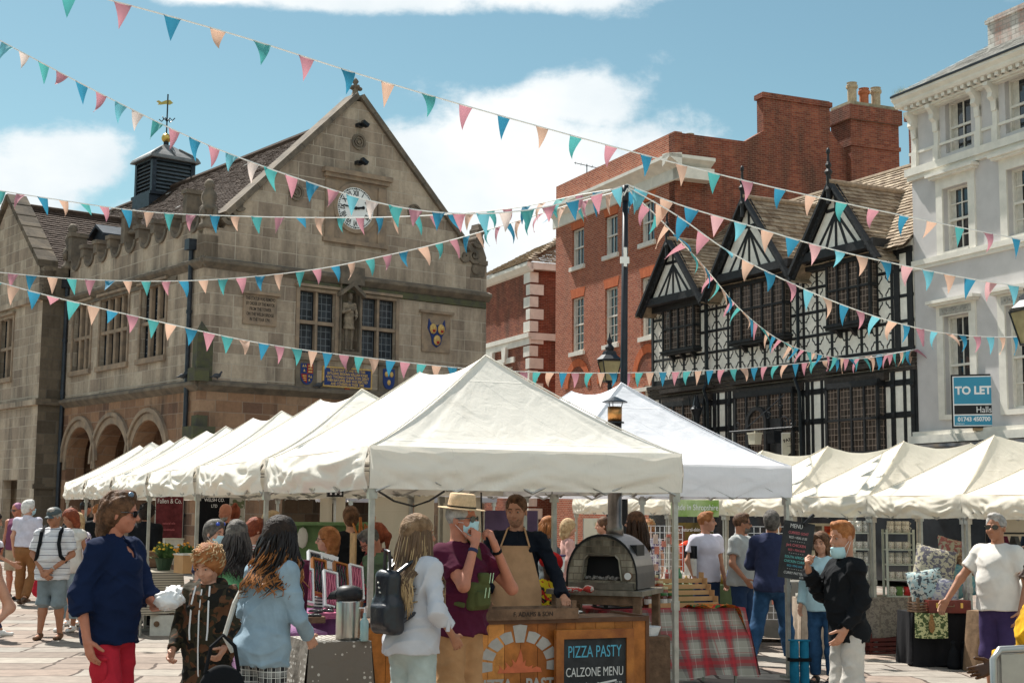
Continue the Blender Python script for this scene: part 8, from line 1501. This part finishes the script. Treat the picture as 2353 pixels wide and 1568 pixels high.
lb = thing('hanging_bulbs', (X(249, 27.5), 27.5, 1.82), 0, 'pair of small warm bulbs lit under the farthest left tent', 'lamp'); f = MB(); [f.ball((q * .035, 0, 0), (.02, .02, .035), 8) for q in (-1, 1)]; f.build('bulb', M('warm_lit_bulb', (1, .55, .2), .5, emis=6), lb, True); f = MB(); f.tube([(0, 0, .03), (0, 0, .4)], .004, 4); f.build('flex', BLK, lb)
fd = thing('work_light', (X(905, 13.4) - .65, 14.35, 1.93), R(20), 'small LED work light clipped under the left tents', 'lamp'); f = MB(); f.box(-.08, .08, -.03, .03, -.06, .06); f.build('casing', BLK, fd); f = MB(); [f.ball((-.05 + .05 * (k % 3), -.035, -.03 + .03 * (k // 3)), .012, 6) for k in range(9)]; f.build('led', SGW, fd)
cb = thing('power_cable', (0, 0, 0), 0, 'dark cable looping under the pizza tent canopy', 'cable'); f = MB(); f.tube([at(870, 1128, 12.2), at(905, 1150, 12.6), at(950, 1162, 13), at(985, 1150, 13), at(1020, 1128, 12.6)], .010, 6); f.tube([at(1105, 1130, 13), at(1106, 1170, 13), at(1108, 1230, 13)], .008, 6); f.build('cable', BLK, cb)
pb = banner(X(1178, 16.0), 16.0, R(12), 1.05, .60, .70, M('dusky_purple_banner', (.15, .10, .19), .8, .15, 5), 'dusky purple banner behind the aproned stallholder')
# ---- wood-fired oven
ov = thing('pizza_oven', (X(1385, 13.35), 13.35, 0), R(-20), 'domed wood-fired pizza oven with brick face and steel shell on a stand', 'oven')
f = MB(); W_, H_, DP = .345, .50, .62; zb = 1.04
def domep(r, n=22, top=H_): return [(r * W_ * math.cos(a), zb + .06 + (top - .06) * r * math.sin(a) ** .85) for a in [math.pi * i / n for i in range(n + 1)]]
o = [(W_, zb)] + domep(1) + [(-W_, zb)]
for i in range(len(o) - 1): f.quad((o[i][0], -.02, o[i][1]), (o[i + 1][0], -.02, o[i + 1][1]), (o[i + 1][0], DP, o[i + 1][1]), (o[i][0], DP, o[i][1]))
f.prism(o, DP - .01, DP, 'y'); f.build('steel_shell', M('pewter_grey_steel_shell', (.20, .19, .20), .32, .1, 4, metal=.85), ov, True)
f = MB(); i2 = [(W_ * .965 * x_ / W_, z_) for x_, z_ in domep(.965)]
for i in range(len(o) - 1): a, b_ = o[i], o[i + 1]; s_ = .955; f.quad((a[0], -.022, a[1]), (b_[0], -.022, b_[1]), (b_[0] * s_, -.022, zb + (b_[1] - zb) * s_), (a[0] * s_, -.022, zb + (a[1] - zb) * s_))
f.build('shell_rim', BLK, ov)
op_ = [(.19, zb + .075), (.165, zb + .27), (.13, zb + .305), (-.13, zb + .305), (-.165, zb + .27), (-.19, zb + .075)]
f = MB(); do = [(x_ * .955, zb + (z_ - zb) * .955) for x_, z_ in o]
# front ring between the dome outline and the opening
from mathutils.geometry import tessellate_polygon
vv = [Vector((p_[0], 0, p_[1])) for p_ in do]; hh_ = [Vector((p_[0], 0, p_[1])) for p_ in op_]; tr_ = tessellate_polygon([vv, hh_]); allv = vv + hh_; f.add([(v_.x, -.01, v_.z) for v_ in allv], [tuple(t_) for t_ in tr_])
for i in range(6): a, b_ = op_[i], op_[(i + 1) % 6]; f.quad((a[0], -.01, a[1]), (b_[0], -.01, b_[1]), (b_[0], .1, b_[1]), (a[0], .1, a[1]))
f.build('brick_face', masonry('sooty_cream_firebrick', (.34, .29, .22), (.56, .50, .40), (.16, .13, .10), .115, .062, .004, 0, (.02, .018, .016), .95, bump=.4, dist=.01, stlo=.38, sthi=.56), ov)
f = MB(); f.box(-.3, .3, .12, .4, zb, zb + .4); f.build('dark_chamber', BLK, ov); f = MB(); r_ = random.Random(9)
for k in range(60): f.ball((r_.uniform(-.17, .17), .04 + r_.random() * .07, zb + .085 + r_.random() * .02), r_.uniform(.008, .018), 6)
f.build('ash', M('grey_ash', (.28, .26, .25), .95, .3, 40), ov)
f = MB()
for a, b_ in zip(op_, op_[1:]): f.tube([(a[0], -.02, a[1]), (b_[0], -.02, b_[1])], .009, 5)
f.box(-.31, .31, -.06, .0, zb - .005, zb + .055); f.build('opening_frame', M('tarnished_steel', (.26, .23, .19), .4, .25, 12, metal=.8), ov)
f = MB(); f.prism(arc(.255, zb + .12, .04, 0, 6.28, 18)[:-1], -.035, -.01, 'y'); f.build('gauge_ring', WOODD, ov); f = MB(); f.prism(arc(.255, zb + .12, .033, 0, 6.28, 18)[:-1], -.038, -.034, 'y'); f.tube([(.24, -.04, zb + .135), (.27, -.04, zb + .105)], .002, 4); f.build('gauge_dial', SGW, ov)
f = MB(); f.box(-.50, .42, -.14, .66, .985, 1.03); f.build('shelf', M('stained_steel_shelf', (.30, .26, .21), .45, .3, 9, metal=.7), ov); f = MB()
for x_ in (-.42, .36):
    for y_ in (-.08, .60): f.box(x_ - .035, x_ + .035, y_ - .035, y_ + .035, 0, .985)
f.box(-.45, .40, -.11, -.05, .9, .985); f.box(-.4, .38, -.08, .6, .3, .34); f.build('stand', WOODD, ov)
f = MB(); f.lathe([(.085, .0), (.08, .12), (.068, .14), (.066, 1.12)], (.02, .36, zb + H_ - .05), 18); f.build('chimney_pipe', M('heat_stained_flue', (.16, .14, .13), .3, .3, 6, metal=.9), ov, True)
f = MB(); f.lathe([(.069, 1.12), (.069, 1.26)], (.02, .36, zb + H_ - .05), 18); f.build('copper_collar', M('heat_browned_copper', (.42, .20, .07), .35, .3, 8, metal=.9), ov, True); f = MB(); f.lathe([(.09, 1.10), (.09, 1.115)], (.02, .36, zb + H_ - .05), 16); f.lathe([(.125, 1.30), (.12, 1.31), (.02, 1.355), (0, 1.36)], (.02, .36, zb + H_ - .05), 18); [f.tube([(.02 + .06 * math.cos(a), .36 + .06 * math.sin(a), zb + H_ + 1.18), (.02 + .08 * math.cos(a), .36 + .08 * math.sin(a), zb + H_ + 1.26)], .005, 4) for a in (0, 2.1, 4.2)]; f.build('rain_cap', IRON, ov)
cl = thing('oven_cloth', (X(1322, 13.15), 13.12, 1.032), R(-20), 'crumpled red and white cloth on the oven shelf', 'cloth'); G = SDF((-.2, -.12, -.03), (.3, .12, .1), .008); G.ell((0, 0, .01), (.13, .06, .02), .02); G.ell((.14, 0, .02), (.05, .05, .03), .02); G.fold(.014, 70, 2, 1); f = MB(); G.mesh(f); f.build('cloth', pat('red_white_rag', (.60, .55, .50), 'floral', (.50, .06, .05), .5), cl, True)
tb = thing('white_tub', (X(1275, 18.2), 18.2, .98), 0, 'white plastic tub with a lilac rim held by the auburn-haired woman', 'tub'); f = MB(); f.lathe([(.13, 0), (.15, .2)], (0, 0, 0), 16); f.build('tub', SGW, tb, True); f = MB(); f.lathe([(.155, .2), (.155, .22)], (0, 0, 0), 16); f.build('rim', PURPS, tb)
# ---- tartan table, cartons and jars
def tartan():
    m = bpy.data.materials.new('red_grey_tartan'); m.use_nodes = True; t = m.node_tree; b = t.nodes['Principled BSDF']; b.inputs['Roughness'].default_value = .8; co = N(t, 'ShaderNodeTexCoord'); sp = N(t, 'ShaderNodeSeparateXYZ'); t.links.new(co.outputs['Object'], sp.inputs[0]); u = mth(t, 'ADD', sp.outputs[0], sp.outputs[1]); prev = None
    def band(o, w, ph): return mth(t, 'LESS_THAN', mth(t, 'FRACT', mth(t, 'ADD', mth(t, 'DIVIDE', o, .27), ph + 20)), w)
    cur = (.36, .34, .29, 1)
    for c_, w, ph, s_ in (((.16, .13, .12), .52, .24, .55), ((.30, .025, .035), .34, .15, .62), ((.46, .025, .035), .12, .04, .6), ((.62, .55, .50), .02, .5, .6), ((.35, .05, .06), .03, .68, .5)):
        mx = N(t, 'ShaderNodeMix', data_type='RGBA'); t.links.new(mth(t, 'MULTIPLY', mth(t, 'ADD', band(u, w, ph), band(sp.outputs[2], w, ph)), s_), mx.inputs[0]); mx.inputs[7].default_value = (*c_, 1)
        if prev is None: mx.inputs[6].default_value = cur
        else: t.links.new(prev, mx.inputs[6])
        prev = mx.outputs[2]
    t.links.new(prev, b.inputs['Base Color']); return m
cloth_table(X(1548, 14.3), 14.25, LRZ, 1.62, .75, .80, tartan(), 'long table of jam jars under the clean white tent', drop=.14, flare=.09)
tb0 = Matrix.Translation((X(1548, 14.3), 14.25, 0)) @ Matrix.Rotation(LRZ, 4, 'Z')
def on(lx, ly, z): return tb0 @ Vector((lx, ly, z))
for k in range(5):
    t = thing('cardboard_tray', on(.30 + .03 * k, .16 + .1 * k, .802 + .055 * k), LRZ, ['front', 'second', 'third', 'fourth', 'rearmost'][k] + ' step of the open cardboard trays holding the jars', 'carton', 'stepped cardboard trays on the tartan table'); w = .50 - .02 * k; f = MB(); f.box(-w, w * .6, 0, .006, 0, .045); f.box(-w, w * .6, .006, .095, -.001, .004); f.box(w * .6 - .006, w * .6, .006, .1, .004, .085 + .02); f.build('tray', CARD, t)
JAR = M('amber_preserve', (.30, .05, .008), .12, .3, 9, spec=.7); JAR2 = M('dark_chutney', (.12, .03, .012), .15, spec=.7); LIDM = [M('cream_lid', (.6, .5, .3), .5), M('green_lid', (.05, .16, .05), .4)]
def jar(p, mt, lid, lab):
    t = thing('jam_jar', p, 0, lab, 'jar', 'jars on the cardboard trays'); f = MB(); f.lathe([(.036, 0), (.040, .008), (.040, .095), (.032, .11)], (0, 0, 0), 12); f.build('glass', mt, t, True); f = MB(); f.lathe([(.034, .11), (.036, .112), (.036, .134), (0, .136)], (0, 0, 0), 12); f.build('lid', lid, t); f = MB(); f.lathe([(.0412, .026), (.0412, .078)], (0, 0, 0), 12); f.build('label', CREAMC, t); return t
for k in range(4): jar(on(.08 - .088 * k, .21, .81), JAR2, LIDM[1], 'dark chutney jar with cream label in the front row of four')
for r in range(3):
    for k in range(5 - r % 2): jar(on(.06 - .088 * k, .31 + .1 * r, .865 + .055 * r), JAR, LIDM[0], 'amber jam jar with pale lid in the stepped rows')
bk_ = crate('mesh_basket', on(-.5, .3, 0)[0], on(-.5, .3, 0)[1], LRZ, .4, .3, .802, .09, M('black_plastic_mesh', (.012, .012, .014), .6), 'black plastic basket beside the stepped cardboard trays', 'basket', 4)
ct = thing('folded_flap_carton', on(-.28, .45, .802), LRZ, 'brown carton with folded flaps behind the black basket', 'carton'); f = MB(); f.box(-.14, .14, -.1, .1, 0, .2); f.box(-.2, -.14, -.1, .1, .1, .108); f.box(-.17, .10, -.105, -.1, .12, .2); f.build('carton', CARD, ct)
af = thing('printed_runner', on(.72, .02, .81), LRZ, 'orange African print cloth trailing off the tartan table corner', 'cloth'); f = MB(); f.grid(lambda u, v: (-.55 + u * .72, -.10 - .03 * math.sin(u * 12) + v * .22, .01 + .02 * math.sin(u * 14 + v * 4) - (max(0, u - .72) * 1.6)), 26, 6); f.build('runner', pat('orange_african_print', (.60, .16, .02), 'floral', (.03, .14, .04), .6, c3=(.50, .02, .02)), af, True)
cp_ = thing('cake_lid', (X(1488, 13.3), 13.35, .62), 0, 'pale plastic tub stored beside the oven stand', 'tub'); f = MB(); f.lathe([(.1, 0), (.13, .08)], (0, 0, 0), 14); f.build('tub', SGW, cp_); f = MB(); f.box(-.14, .2, -.12, .12, -.62, -.002); f.build('stool', WOODD, cp_)
# ---- hanging chalk menu on the white tent pole, carry bag
mc = thing('hanging_chalkboard', (X(1820, 15.15), 15.15, 1.14), R(-8), 'black chalk menu board hanging askew from the white tent pole', 'blackboard'); mc.rotation_euler = (0, R(8), R(4)); f = MB(); f.box(-.165, .165, -.008, .008, -.08, .52) ; f.build('board', CHALKB, mc)
board_lines(mc, [('MENU', -.03, .47, .062, CHW, .8), ('CURRIED GOAT', 0, .40, .04, CHR, .75), ('RICE + PEAS £7.00', 0, .35, .035, CHW, .7), ('- - - - - - -', 0, .315, .04, CHW, 1), ('Jerk CHICKEN', -.01, .27, .042, CHR, .8), ('RICE + PEAS £6.00', 0, .22, .033, CHR, .7), ('- - - - - - -', 0, .19, .04, CHW, 1), ('SOUTH AFRICAN', 0, .145, .038, M('mint_chalk', (.15, .50, .48), .9), .8), ('CHICKEN CURRY', 0, .10, .038, _mc['mint_chalk'] if 'mint_chalk' in _mc else CHB, .8), ('RICE + PEAS £6.00', 0, .055, .03, CHB, .7), ('- - - - - - -', 0, .025, .04, CHW, 1), ('CURRY PATTIES', 0, -.02, .038, CHW, .8), ('£2.00', .09, -.055, .03, CHW, .8)], -.0095)
f = MB(); f.boxm(Matrix.Translation((.09, -.01, .56)) @ Matrix.Rotation(R(38), 4, 'Y'), .03, .04, .15); f.boxm(Matrix.Translation((.07, -.02, .53)) @ Matrix.Rotation(R(20), 4, 'Y'), .025, .03, .08); f.build('clip', BLK, mc)
rbg = thing('rolled_blue_bag', (X(1830, 15.3), 15.3, gz(3, 15)), R(8), 'upright pair of blue rolled mats bound with a black strap on the paving', 'bag'); BL = cloth('teal_blue_nylon', (.015, .16, .27), .15)
for q in (-1, 1): G = SDF((q * .055 - .08, -.08, -.02), (q * .055 + .08, .08, .52), .008); G.cap((q * .055, 0, .03), (q * .055, 0, .43), .05, .048, .01); G.plane((0, 0, 1), .46); G.plane((0, 0, -1), 0); G.fold(.003, 50, q); f = MB(); G.mesh(f); f.build('roll', BL, rbg, True)
f = MB(); f.box(-.115, .115, -.056, .056, .24, .275); f.build('strap', BLACKC, rbg); f = MB(); f.box(-.105, .105, -.05, .05, .45, .462); f.build('top_flap', BL, rbg)
# ---- right row: pottery shelves, cushions
RM = Matrix.Translation((5.56, 17.6, 0)) @ Matrix.Rotation(RRZ, 4, 'Z')
BR = X(2005, 19.4); cloth_table(X(1968, 19.6), 19.3, RRZ - R(22), 1.5, .7, .64, pat('crushed_taupe_velvet', (.20, .17, .14), 'crinkle', (.30, .26, .21), .5), 'pottery table under the second cream tent', z0=-.1, drop=.22, flare=.03)
cloth_table(X(1860, 18.6), 18.4, 0, .34, .6, .66, cloth('striped_beige_linen', (.40, .32, .25), .2), 'narrow table beside the hanging chalkboard', z0=-.1, flare=.02)
PSH = M('pale_sage_paint', (.55, .58, .50), .6, .05, 8)
def mug(mb, x, y, z, r=.042, h=.085): mb.lathe([(r * .8, 0), (r, .01), (r, h), (r * .93, h), (r * .9, .02), (0, .015)], (x, y, z), 12); mb.tube([(x + r, y, z + h * .8), (x + r + .025, y, z + h * .6), (x + r, y, z + h * .25)], .006, 5)
for i, (px, D, w) in enumerate(((1962, 19.5, .46), (2060, 19.5, .36))):
    t = thing('ladder_shelves', (X(px, D), D, .64), 0, ['left pale painted shelf unit stacked with polka dot mugs', 'right pale painted shelf unit stacked with polka dot mugs'][i], 'shelves'); f = MB()
    for x_ in (-w / 2, w / 2): [f.box(x_ - .014, x_ + .014, y_, y_ + .03, 0, .90) for y_ in (-.09, .12)]
    for z in (.0, .22, .42, .62, .84): f.box(-w / 2, w / 2, -.1, .15, z, z + .016)
    f.build('shelf_frame', PSH, t)
    for k, z in enumerate((.016, .236, .436, .636, .856)):
        n = int(w / .105)
        for j in range(n):
            cc_ = DOTS if not (k == 0 and i == 1) else [DOTS, cloth('green_glaze', (.12, .22, .07)), M('red_glaze', (.5, .02, .02), .3)][j % 3]; g_ = thing('polka_dot_mug', (X(px, D) - w / 2 + .06 + j * .105, D - .03, .64 + z), R(-20), 'polka dot mug on the ' + ['left', 'right'][i] + ' shelf unit, ' + ['bottom', 'second', 'third', 'fourth', 'top'][k] + ' shelf', 'mug', 'polka dot mugs on the shelves'); f = MB(); mug(f, 0, 0, 0, .048, .10 if k else .12)
            if k in (2, 4): mug(f, .0, .03, .085, .045, .07)
            f.build('cup', cc_, g_, True)
pt = thing('art_prints', (X(1868, 21.5), 21.5, 1.1), RRZ, 'row of swirling art prints above the Glass sign', 'pictures'); f = MB(); f.box(-.5, .5, .0, .02, -.3, .5); f.build('backing', CREAM, pt)
for k, c_ in enumerate(((.25, .12, .04), (.10, .09, .08), (.42, .05, .02))):
    f = MB(); f.box(-.36 + k * .27, -.14 + k * .27, -.01, 0, .1, .46); f.build('print', M('art_print_%d' % k, c_, .4, .5, 12), pt); f = MB(); [f.prism(arc(-.25 + k * .27, .28, .09 - .03 * q, 0, 6.28, 16)[:-1], -.012 - .003 * q, -.01, 'y') for q in range(2)]; f.build('swirl', [GOLD, SGW, M('orange_swirl', (.7, .16, .02), .4)][k], pt)
text('Copper Glass', .15, INK, pt, (0.05, -.005, -.1))
hp = thing('pale_mug_table_set', (X(1850, 18.5), 18.5, .66), 0, 'low stack of white pottery on the narrow table', 'pottery'); f = MB(); [mug(f, -.1 + .1 * k, .02 * (k % 2), 0, .05, .07) for k in range(3)]; f.build('cups', DOTS, hp, True)
# black cushion table
cloth_table(X(2165, 17.9), 17.55, RRZ - R(20), 1.05, .6, .56, cloth('black_stretch', (.012, .012, .014), .05), 'cushion table behind the leaning pole', z0=-.1, flare=.02)
CU = [(2140, 17.9, 1300, (.13, .12, .14), (.42, .38, .28), 'large grey and gold patterned cushion, left on the pile', .24), (2122, 17.75, 1345, (.35, .45, .45), (.06, .07, .08), 'pale blue cushion with puffins in front', .21), (2162, 17.7, 1355, (.20, .20, .28), (.42, .42, .44), 'small blue grey feather cushion in front', .17), (2198, 18.1, 1330, (.10, .26, .32), (.20, .34, .34), 'teal print cushion behind the pole', .21), (2185, 18.3, 1275, (.28, .10, .09), (.34, .32, .24), 'red and olive print cushion at the back of the pile', .22), (2228, 18.2, 1295, (.30, .20, .12), (.16, .09, .05), 'brown print cushion beside the man in sunglasses', .20)]
for i, (px, D, py, c1, c2, lab, r) in enumerate(CU):
    t = thing('cushion', (X(px, D), D, 1.75 - (py - 1181) * D / 3267), R(10 * i - 20), lab, 'cushion'); t.rotation_euler = (R(-20), R(12 * (-1) ** i), R(8 * i - 15)); G = SDF((-r - .04, -.12, -r - .04), (r + .04, .12, r + .04), .011); n_ = r * 1.0
    gx_ = np.meshgrid(*[G.lo[q] + G.h * np.arange(G.n[q]) for q in range(3)], indexing='ij'); th_k = .085 * np.clip(1 - (np.abs(gx_[0]) / n_) ** 2.6, 0, 1) ** .6 * np.clip(1 - (np.abs(gx_[2]) / n_) ** 2.6, 0, 1) ** .6 + .002; G.F = np.maximum(np.maximum(np.abs(gx_[0]), np.abs(gx_[2])) - n_ - .02 * np.abs(gx_[0] * gx_[2]) / n_ / n_, np.abs(gx_[1]) - th_k).astype(np.float32); G.fold(.004, 40, i); f = MB(); G.mesh(f); f.build('cover', pat('cushion_print_%d' % i, c1, 'floral', c2, .55, c3=(.5, .48, .42) if i in (1, 2) else None), t, True)
sc_ = thing('suitcase', (X(2165, 17.6), 17.6, .565), RRZ - R(20), 'small brown leather suitcase open on the cushion table', 'suitcase'); f = MB(); f.box(-.26, .26, -.12, .12, 0, .15); f.build('case_body', M('oxblood_leather', (.13, .022, .015), .4, .2, 9), sc_); f = MB(); [f.box(x_, x_ + .03, -.126, -.12, .06, .12) for x_ in (-.17, .13)]; f.build('latch', GOLD, sc_); f = MB(); f.tube([(-.05, -.125, .1), (-.04, -.15, .08), (.04, -.15, .08), (.05, -.125, .1)], .008, 5); f.build('handle', WOODD, sc_)
wk = crate('wicker_basket', X(2105, 17.6), 17.6, RRZ, .24, .2, .565, .13, WOODD, 'small wicker basket left of the brown suitcase', 'basket', 4)
tt_ = thing('tea_towel', (X(2130, 17.4), 17.45, .0), RRZ - R(20), 'green and cream tea towel with a hare print hung over the black cloth', 'tea towel'); f = MB(); f.grid(lambda u, v: (-.20 + u * .40, -.03 - .012 * math.sin(u * 8), .575 - v * .30 - .012 * math.sin(u * 3)), 14, 6); f.build('towel', pat('hare_print_towel', (.50, .50, .26), 'floral', (.07, .10, .04), .45), tt_, True); f = MB(); f.ball((0, -.052, .42), (.04, .004, .09), 10); f.ball((0, -.054, .52), (.022, .004, .04), 8); f.build('hare', M('brown_hare_print', (.26, .14, .05), .8, .2, 30), tt_, True)
for q, (px, lab) in enumerate(((2178, 'black sandbag tied at the pole foot, left one'), (2205, 'black sandbag tied at the pole foot, right one'))):
    t = thing('sandbag', (X(px, 17.35), 17.35, -.11), 0, lab, 'sandbag'); G = SDF((-.12, -.12, -.02), (.12, .12, .42), .009); G.cap((0, 0, .08), (0, 0, .2), .085, .06, .03); G.cap((0, 0, .2), (0, 0, .3), .05, .022, .03); G.ell((0, 0, .33), (.035, .03, .03), .02); G.fold(.006, 45, q); f = MB(); G.mesh(f); f.build('bag', BLACKC, t, True)
for q, (px, D, c_, lab) in enumerate(((2010, 19.2, (.10, .015, .012), 'dark red plastic crate under the pottery table'), (2085, 19.9, (.55, .22, .01), 'orange yellow plastic crate in the shade under the table'))): crate('plastic_crate', X(px, D), D, RRZ, .55, .35, -.1, .24, M('crate_plastic_%d' % q, c_, .5), lab, 'crate', 4)
# framed art at the far right stall
fa_ = cloth_table(X(2345, 16.9), 16.8, RRZ, .8, .6, .62, cloth('brown_hessian', (.20, .13, .08), .2), 'picture table at the right edge', z0=-.1); pf = thing('framed_picture', (X(2340, 16.5), 16.5, .66), R(10), 'blue framed seascape print propped at the right edge', 'picture'); f = MB(); f.box(-.2, .2, 0, .02, 0, .32); f.build('frame', SGW, pf); f = MB(); f.box(-.17, .17, -.006, 0, .03, .29); f.build('print', M('sea_print', (.12, .22, .30), .4, .4, 8), pf)
rl = thing('clothes_rail', (X(2340, 19.8), 19.8, 0), RRZ, 'rail of dark clothes at the right edge', 'clothes rail'); f = MB(); f.tube([(-.6, 0, 0), (-.6, 0, 1.5), (.9, 0, 1.5), (.9, 0, 0)], .02, 6); f.build('rail', IRON, rl)
for k, c_ in enumerate(('navy_linen', 'maroon', 'charcoal', 'dark_jeans', 'red_cotton', 'black_cotton', 'navy_fleece')): g_ = thing('hanging_garment', Vector((X(2340, 19.8), 19.8, 0)) + Matrix.Rotation(RRZ, 3, 'Z') @ Vector((-.5 + k * .19, 0, .62)), RRZ + R(70), c_.replace('_', ' ') + ' garment on the clothes rail at the right edge', 'garment', 'garments on the rail'); f = MB(); f.prism([(-.2, 0), (.2, 0), (.22, .6), (.06, .84), (-.06, .84), (-.22, .6)], -.03, .03, 'y'); f.build('fabric', _mc['cloth_' + c_], g_)
# ---- banners of the middle stalls
GB_ = M('lime_green_banner', (.20, .34, .06), .7, .3, 2.5, c2=(.50, .58, .34)); banner(X(1597, 22.2), 22.2, R(16), 1.68, .80, .26, GB_, 'lime green banner with white lettering hung on the tent edge', [('Made in Shropshire', 0, 1.82, .13, SGW, .75), ('.. + East', .2, 1.73, .05, SGW, .8)], poles=False)
banner(X(1590, 20.5), 20.5, R(8), 1.18, .62, .42, M('olive_gold_banner', (.12, .085, .015), .7, .4, 5), 'brown gold banner with a web address behind the young man', [('www.natural-skin-care.co', 0, 1.5, .075, SGW, .78)])
banner(X(1380, 22.0), 22.0, R(8), 1.22, .50, .42, CREAM, 'cream banner reading I LOVE IT with a jar picture', [('I LOVE IT', .06, 1.55, .09, GOLD, .75), ('Telephone: 01743 358', .06, 1.46, .03, INK, .8), ('Mobile: 07791 970 31', .06, 1.40, .03, INK, .8), ('www.heatherhoney', .06, 1.28, .03, INK, .8)])
jp = MB(); jp.box(-.21, -.11, -.012, -.005, 1.27, 1.55); jp.build('jar_picture', JAR2, col.objects['banner.005'] if 'banner.005' in col.objects else None)
for i, (px, D, w, lab) in enumerate(((1527, 19.5, .5, 'white wire grid rack left of the young man'), (1745, 19.8, .7, 'white wire grid rack behind the grey polo shirt'))):
    t = thing('wire_rack', (X(px, D), D, 0), R(6), lab, 'display rack'); f = MB(); [f.tube([(-w / 2 + w * k / 8, 0, .3), (-w / 2 + w * k / 8, 0, 1.55)], .005, 4) for k in range(9)]; [f.tube([(-w / 2, 0, .3 + k * .09), (w / 2, 0, .3 + k * .09)], .005, 4) for k in range(15)]; f.build('grid', SGW, t); f = MB(); [f.tube([(q * w / 2, .0, 0), (q * w / 2 * .8, .1, 1.6)], .014, 5) for q in (-1, 1)]; f.build('stand', PINEW, t); r_ = random.Random(i); f = MB()
    for k in range(14): x_, z_ = r_.uniform(-w / 2, w / 2), r_.uniform(.5, 1.4); f.box(x_ - .03, x_ + .03, -.03, 0, z_, z_ + r_.uniform(.06, .13))
    f.build('goods', island('small_packets', [(.5, .1, .05), (.1, .3, .12), (.5, .4, .1), (.05, .05, .06), (.55, .5, .42)], .5), t)
orb = thing('red_glass_disc', (X(1588, 20.0), 20.0, 1.13), 0, 'orange red round dish behind the young man’s shoulder', 'dish'); f = MB(); f.lathe([(.24, 0), (.23, .03), (.0, .05)], (0, 0, 0), 24); o_ = f.build('dish', M('orange_red_glass', (.62, .05, .01), .2, .4, 5, spec=.7), orb, True); o_.rotation_euler = (R(80), 0, 0); f = MB(); f.tube([(0, .05, -.2), (0, .15, -1.13)], .02, 5); f.build('stand', WOODD, orb)
for i, (x_, y_, rz_, w, m_, lab) in enumerate(((X(1330, 17.6), 17.5, LRZ, 1.1, CREAMC, 'pale covered table left of the chimney'), (X(1600, 18.8), 19.2, R(10), 1.6, cloth('moss_green_cover', (.10, .13, .06)), 'table of plants and bottles behind the oven'), (X(1750, 20.6), 20.3, R(10), 1.5, cloth('grey_cover', (.25, .24, .22)), 'craft table at the far middle stall'), (X(1010, 19.0), 19.0, LRZ, 1.6, BLACKC, 'dark covered table far behind the fedora man'))): cloth_table(x_, y_, rz_, w, .6, .78, m_, lab)
r_ = random.Random(21)
for i in range(16):
    px = 1535 + i * 14 + r_.uniform(-4, 4); D = 19.35 + r_.uniform(0, .3); h = r_.uniform(.1, .24); cc_ = r_.choice([(.05, .2, .08), (.4, .25, .05), (.45, .42, .35), (.3, .05, .04), (.1, .12, .2)]); t = thing('stall_bottle', (X(px, D), D, .785), 0, ['green', 'amber', 'cream', 'red', 'blue'][[(.05, .2, .08), (.4, .25, .05), (.45, .42, .35), (.3, .05, .04), (.1, .12, .2)].index(cc_)] + ' bottle among the goods on the table behind the oven', 'bottle', 'bottles on the table behind the oven'); f = MB(); f.lathe([(.035, 0), (.037, h * .6), (.014, h * .8), (.014, h)], (0, 0, 0), 10); f.build('bottle', M('bottle_%s' % str(cc_), cc_, .25, spec=.6), t, True)
# ---- grey metal café chair at the bottom right
mcx = thing('metal_chair', (X(2350, 6.9), 6.9, 0), R(28), 'grey aluminium café chair back at the bottom right corner', 'chair'); AL = M('brushed_aluminium', (.38, .38, .36), .35, .08, 9, metal=.8); f = MB(); f.box(-.21, .21, -.02, .02, .93, 1.1); f.build('back_slat', AL, mcx); f = MB(); f.tube([(-.24, 0, 0), (-.24, 0, 1.08), (-.2, 0, 1.12), (.2, 0, 1.12), (.24, 0, 1.08), (.24, 0, 0)], .018, 8); f.build('back_frame', AL, mcx, True); f = MB(); f.box(-.22, .22, 0, .42, .43, .46); f.build('seat', AL, mcx); f = MB(); [f.tube([(q * .22, .42, 0), (q * .22, .42, .45)], .016, 6) for q in (-1, 1)]; f.box(-.21, .21, -.01, .01, .66, .78); f.build('front_legs', AL, mcx)
# pigeons on the ledge of the hall
PGM = M('pigeon_grey', (.045, .05, .06), .7, .3, 20)
for i, (x_, y_) in enumerate(((-.28, .45), (.35, -.28), (3.6, -.15))):
    t = hall_thing('pigeon', x_, y_, 5.16 if i < 2 else 5.12, ['pigeon on the mossy ledge left of the hall corner', 'pigeon on the mossy ledge right of the hall corner', 'small pigeon on the ledge below the blue board'][i], 'pigeon'); G = SDF((-.25, -.1, -.01), (.22, .1, .3), .008); G.ell((0, 0, .11), (.11, .06, .065), .01); G.cap((-.06, 0, .1), (-.2, 0, .06), .035, .012, .02); G.cap((.07, 0, .13), (.12, 0, .2), .035, .024, .02); G.ell((.13, 0, .215), (.03, .025, .027), .01); G.cap((.155, 0, .212), (.175, 0, .205), .007, .003, .004); [G.cap((.01, q, .06), (.015, q, 0), .008, .006, .004) for q in (-.02, .02)]; f = MB(); G.mesh(f); f.build('pigeon_body', PGM, t, True)
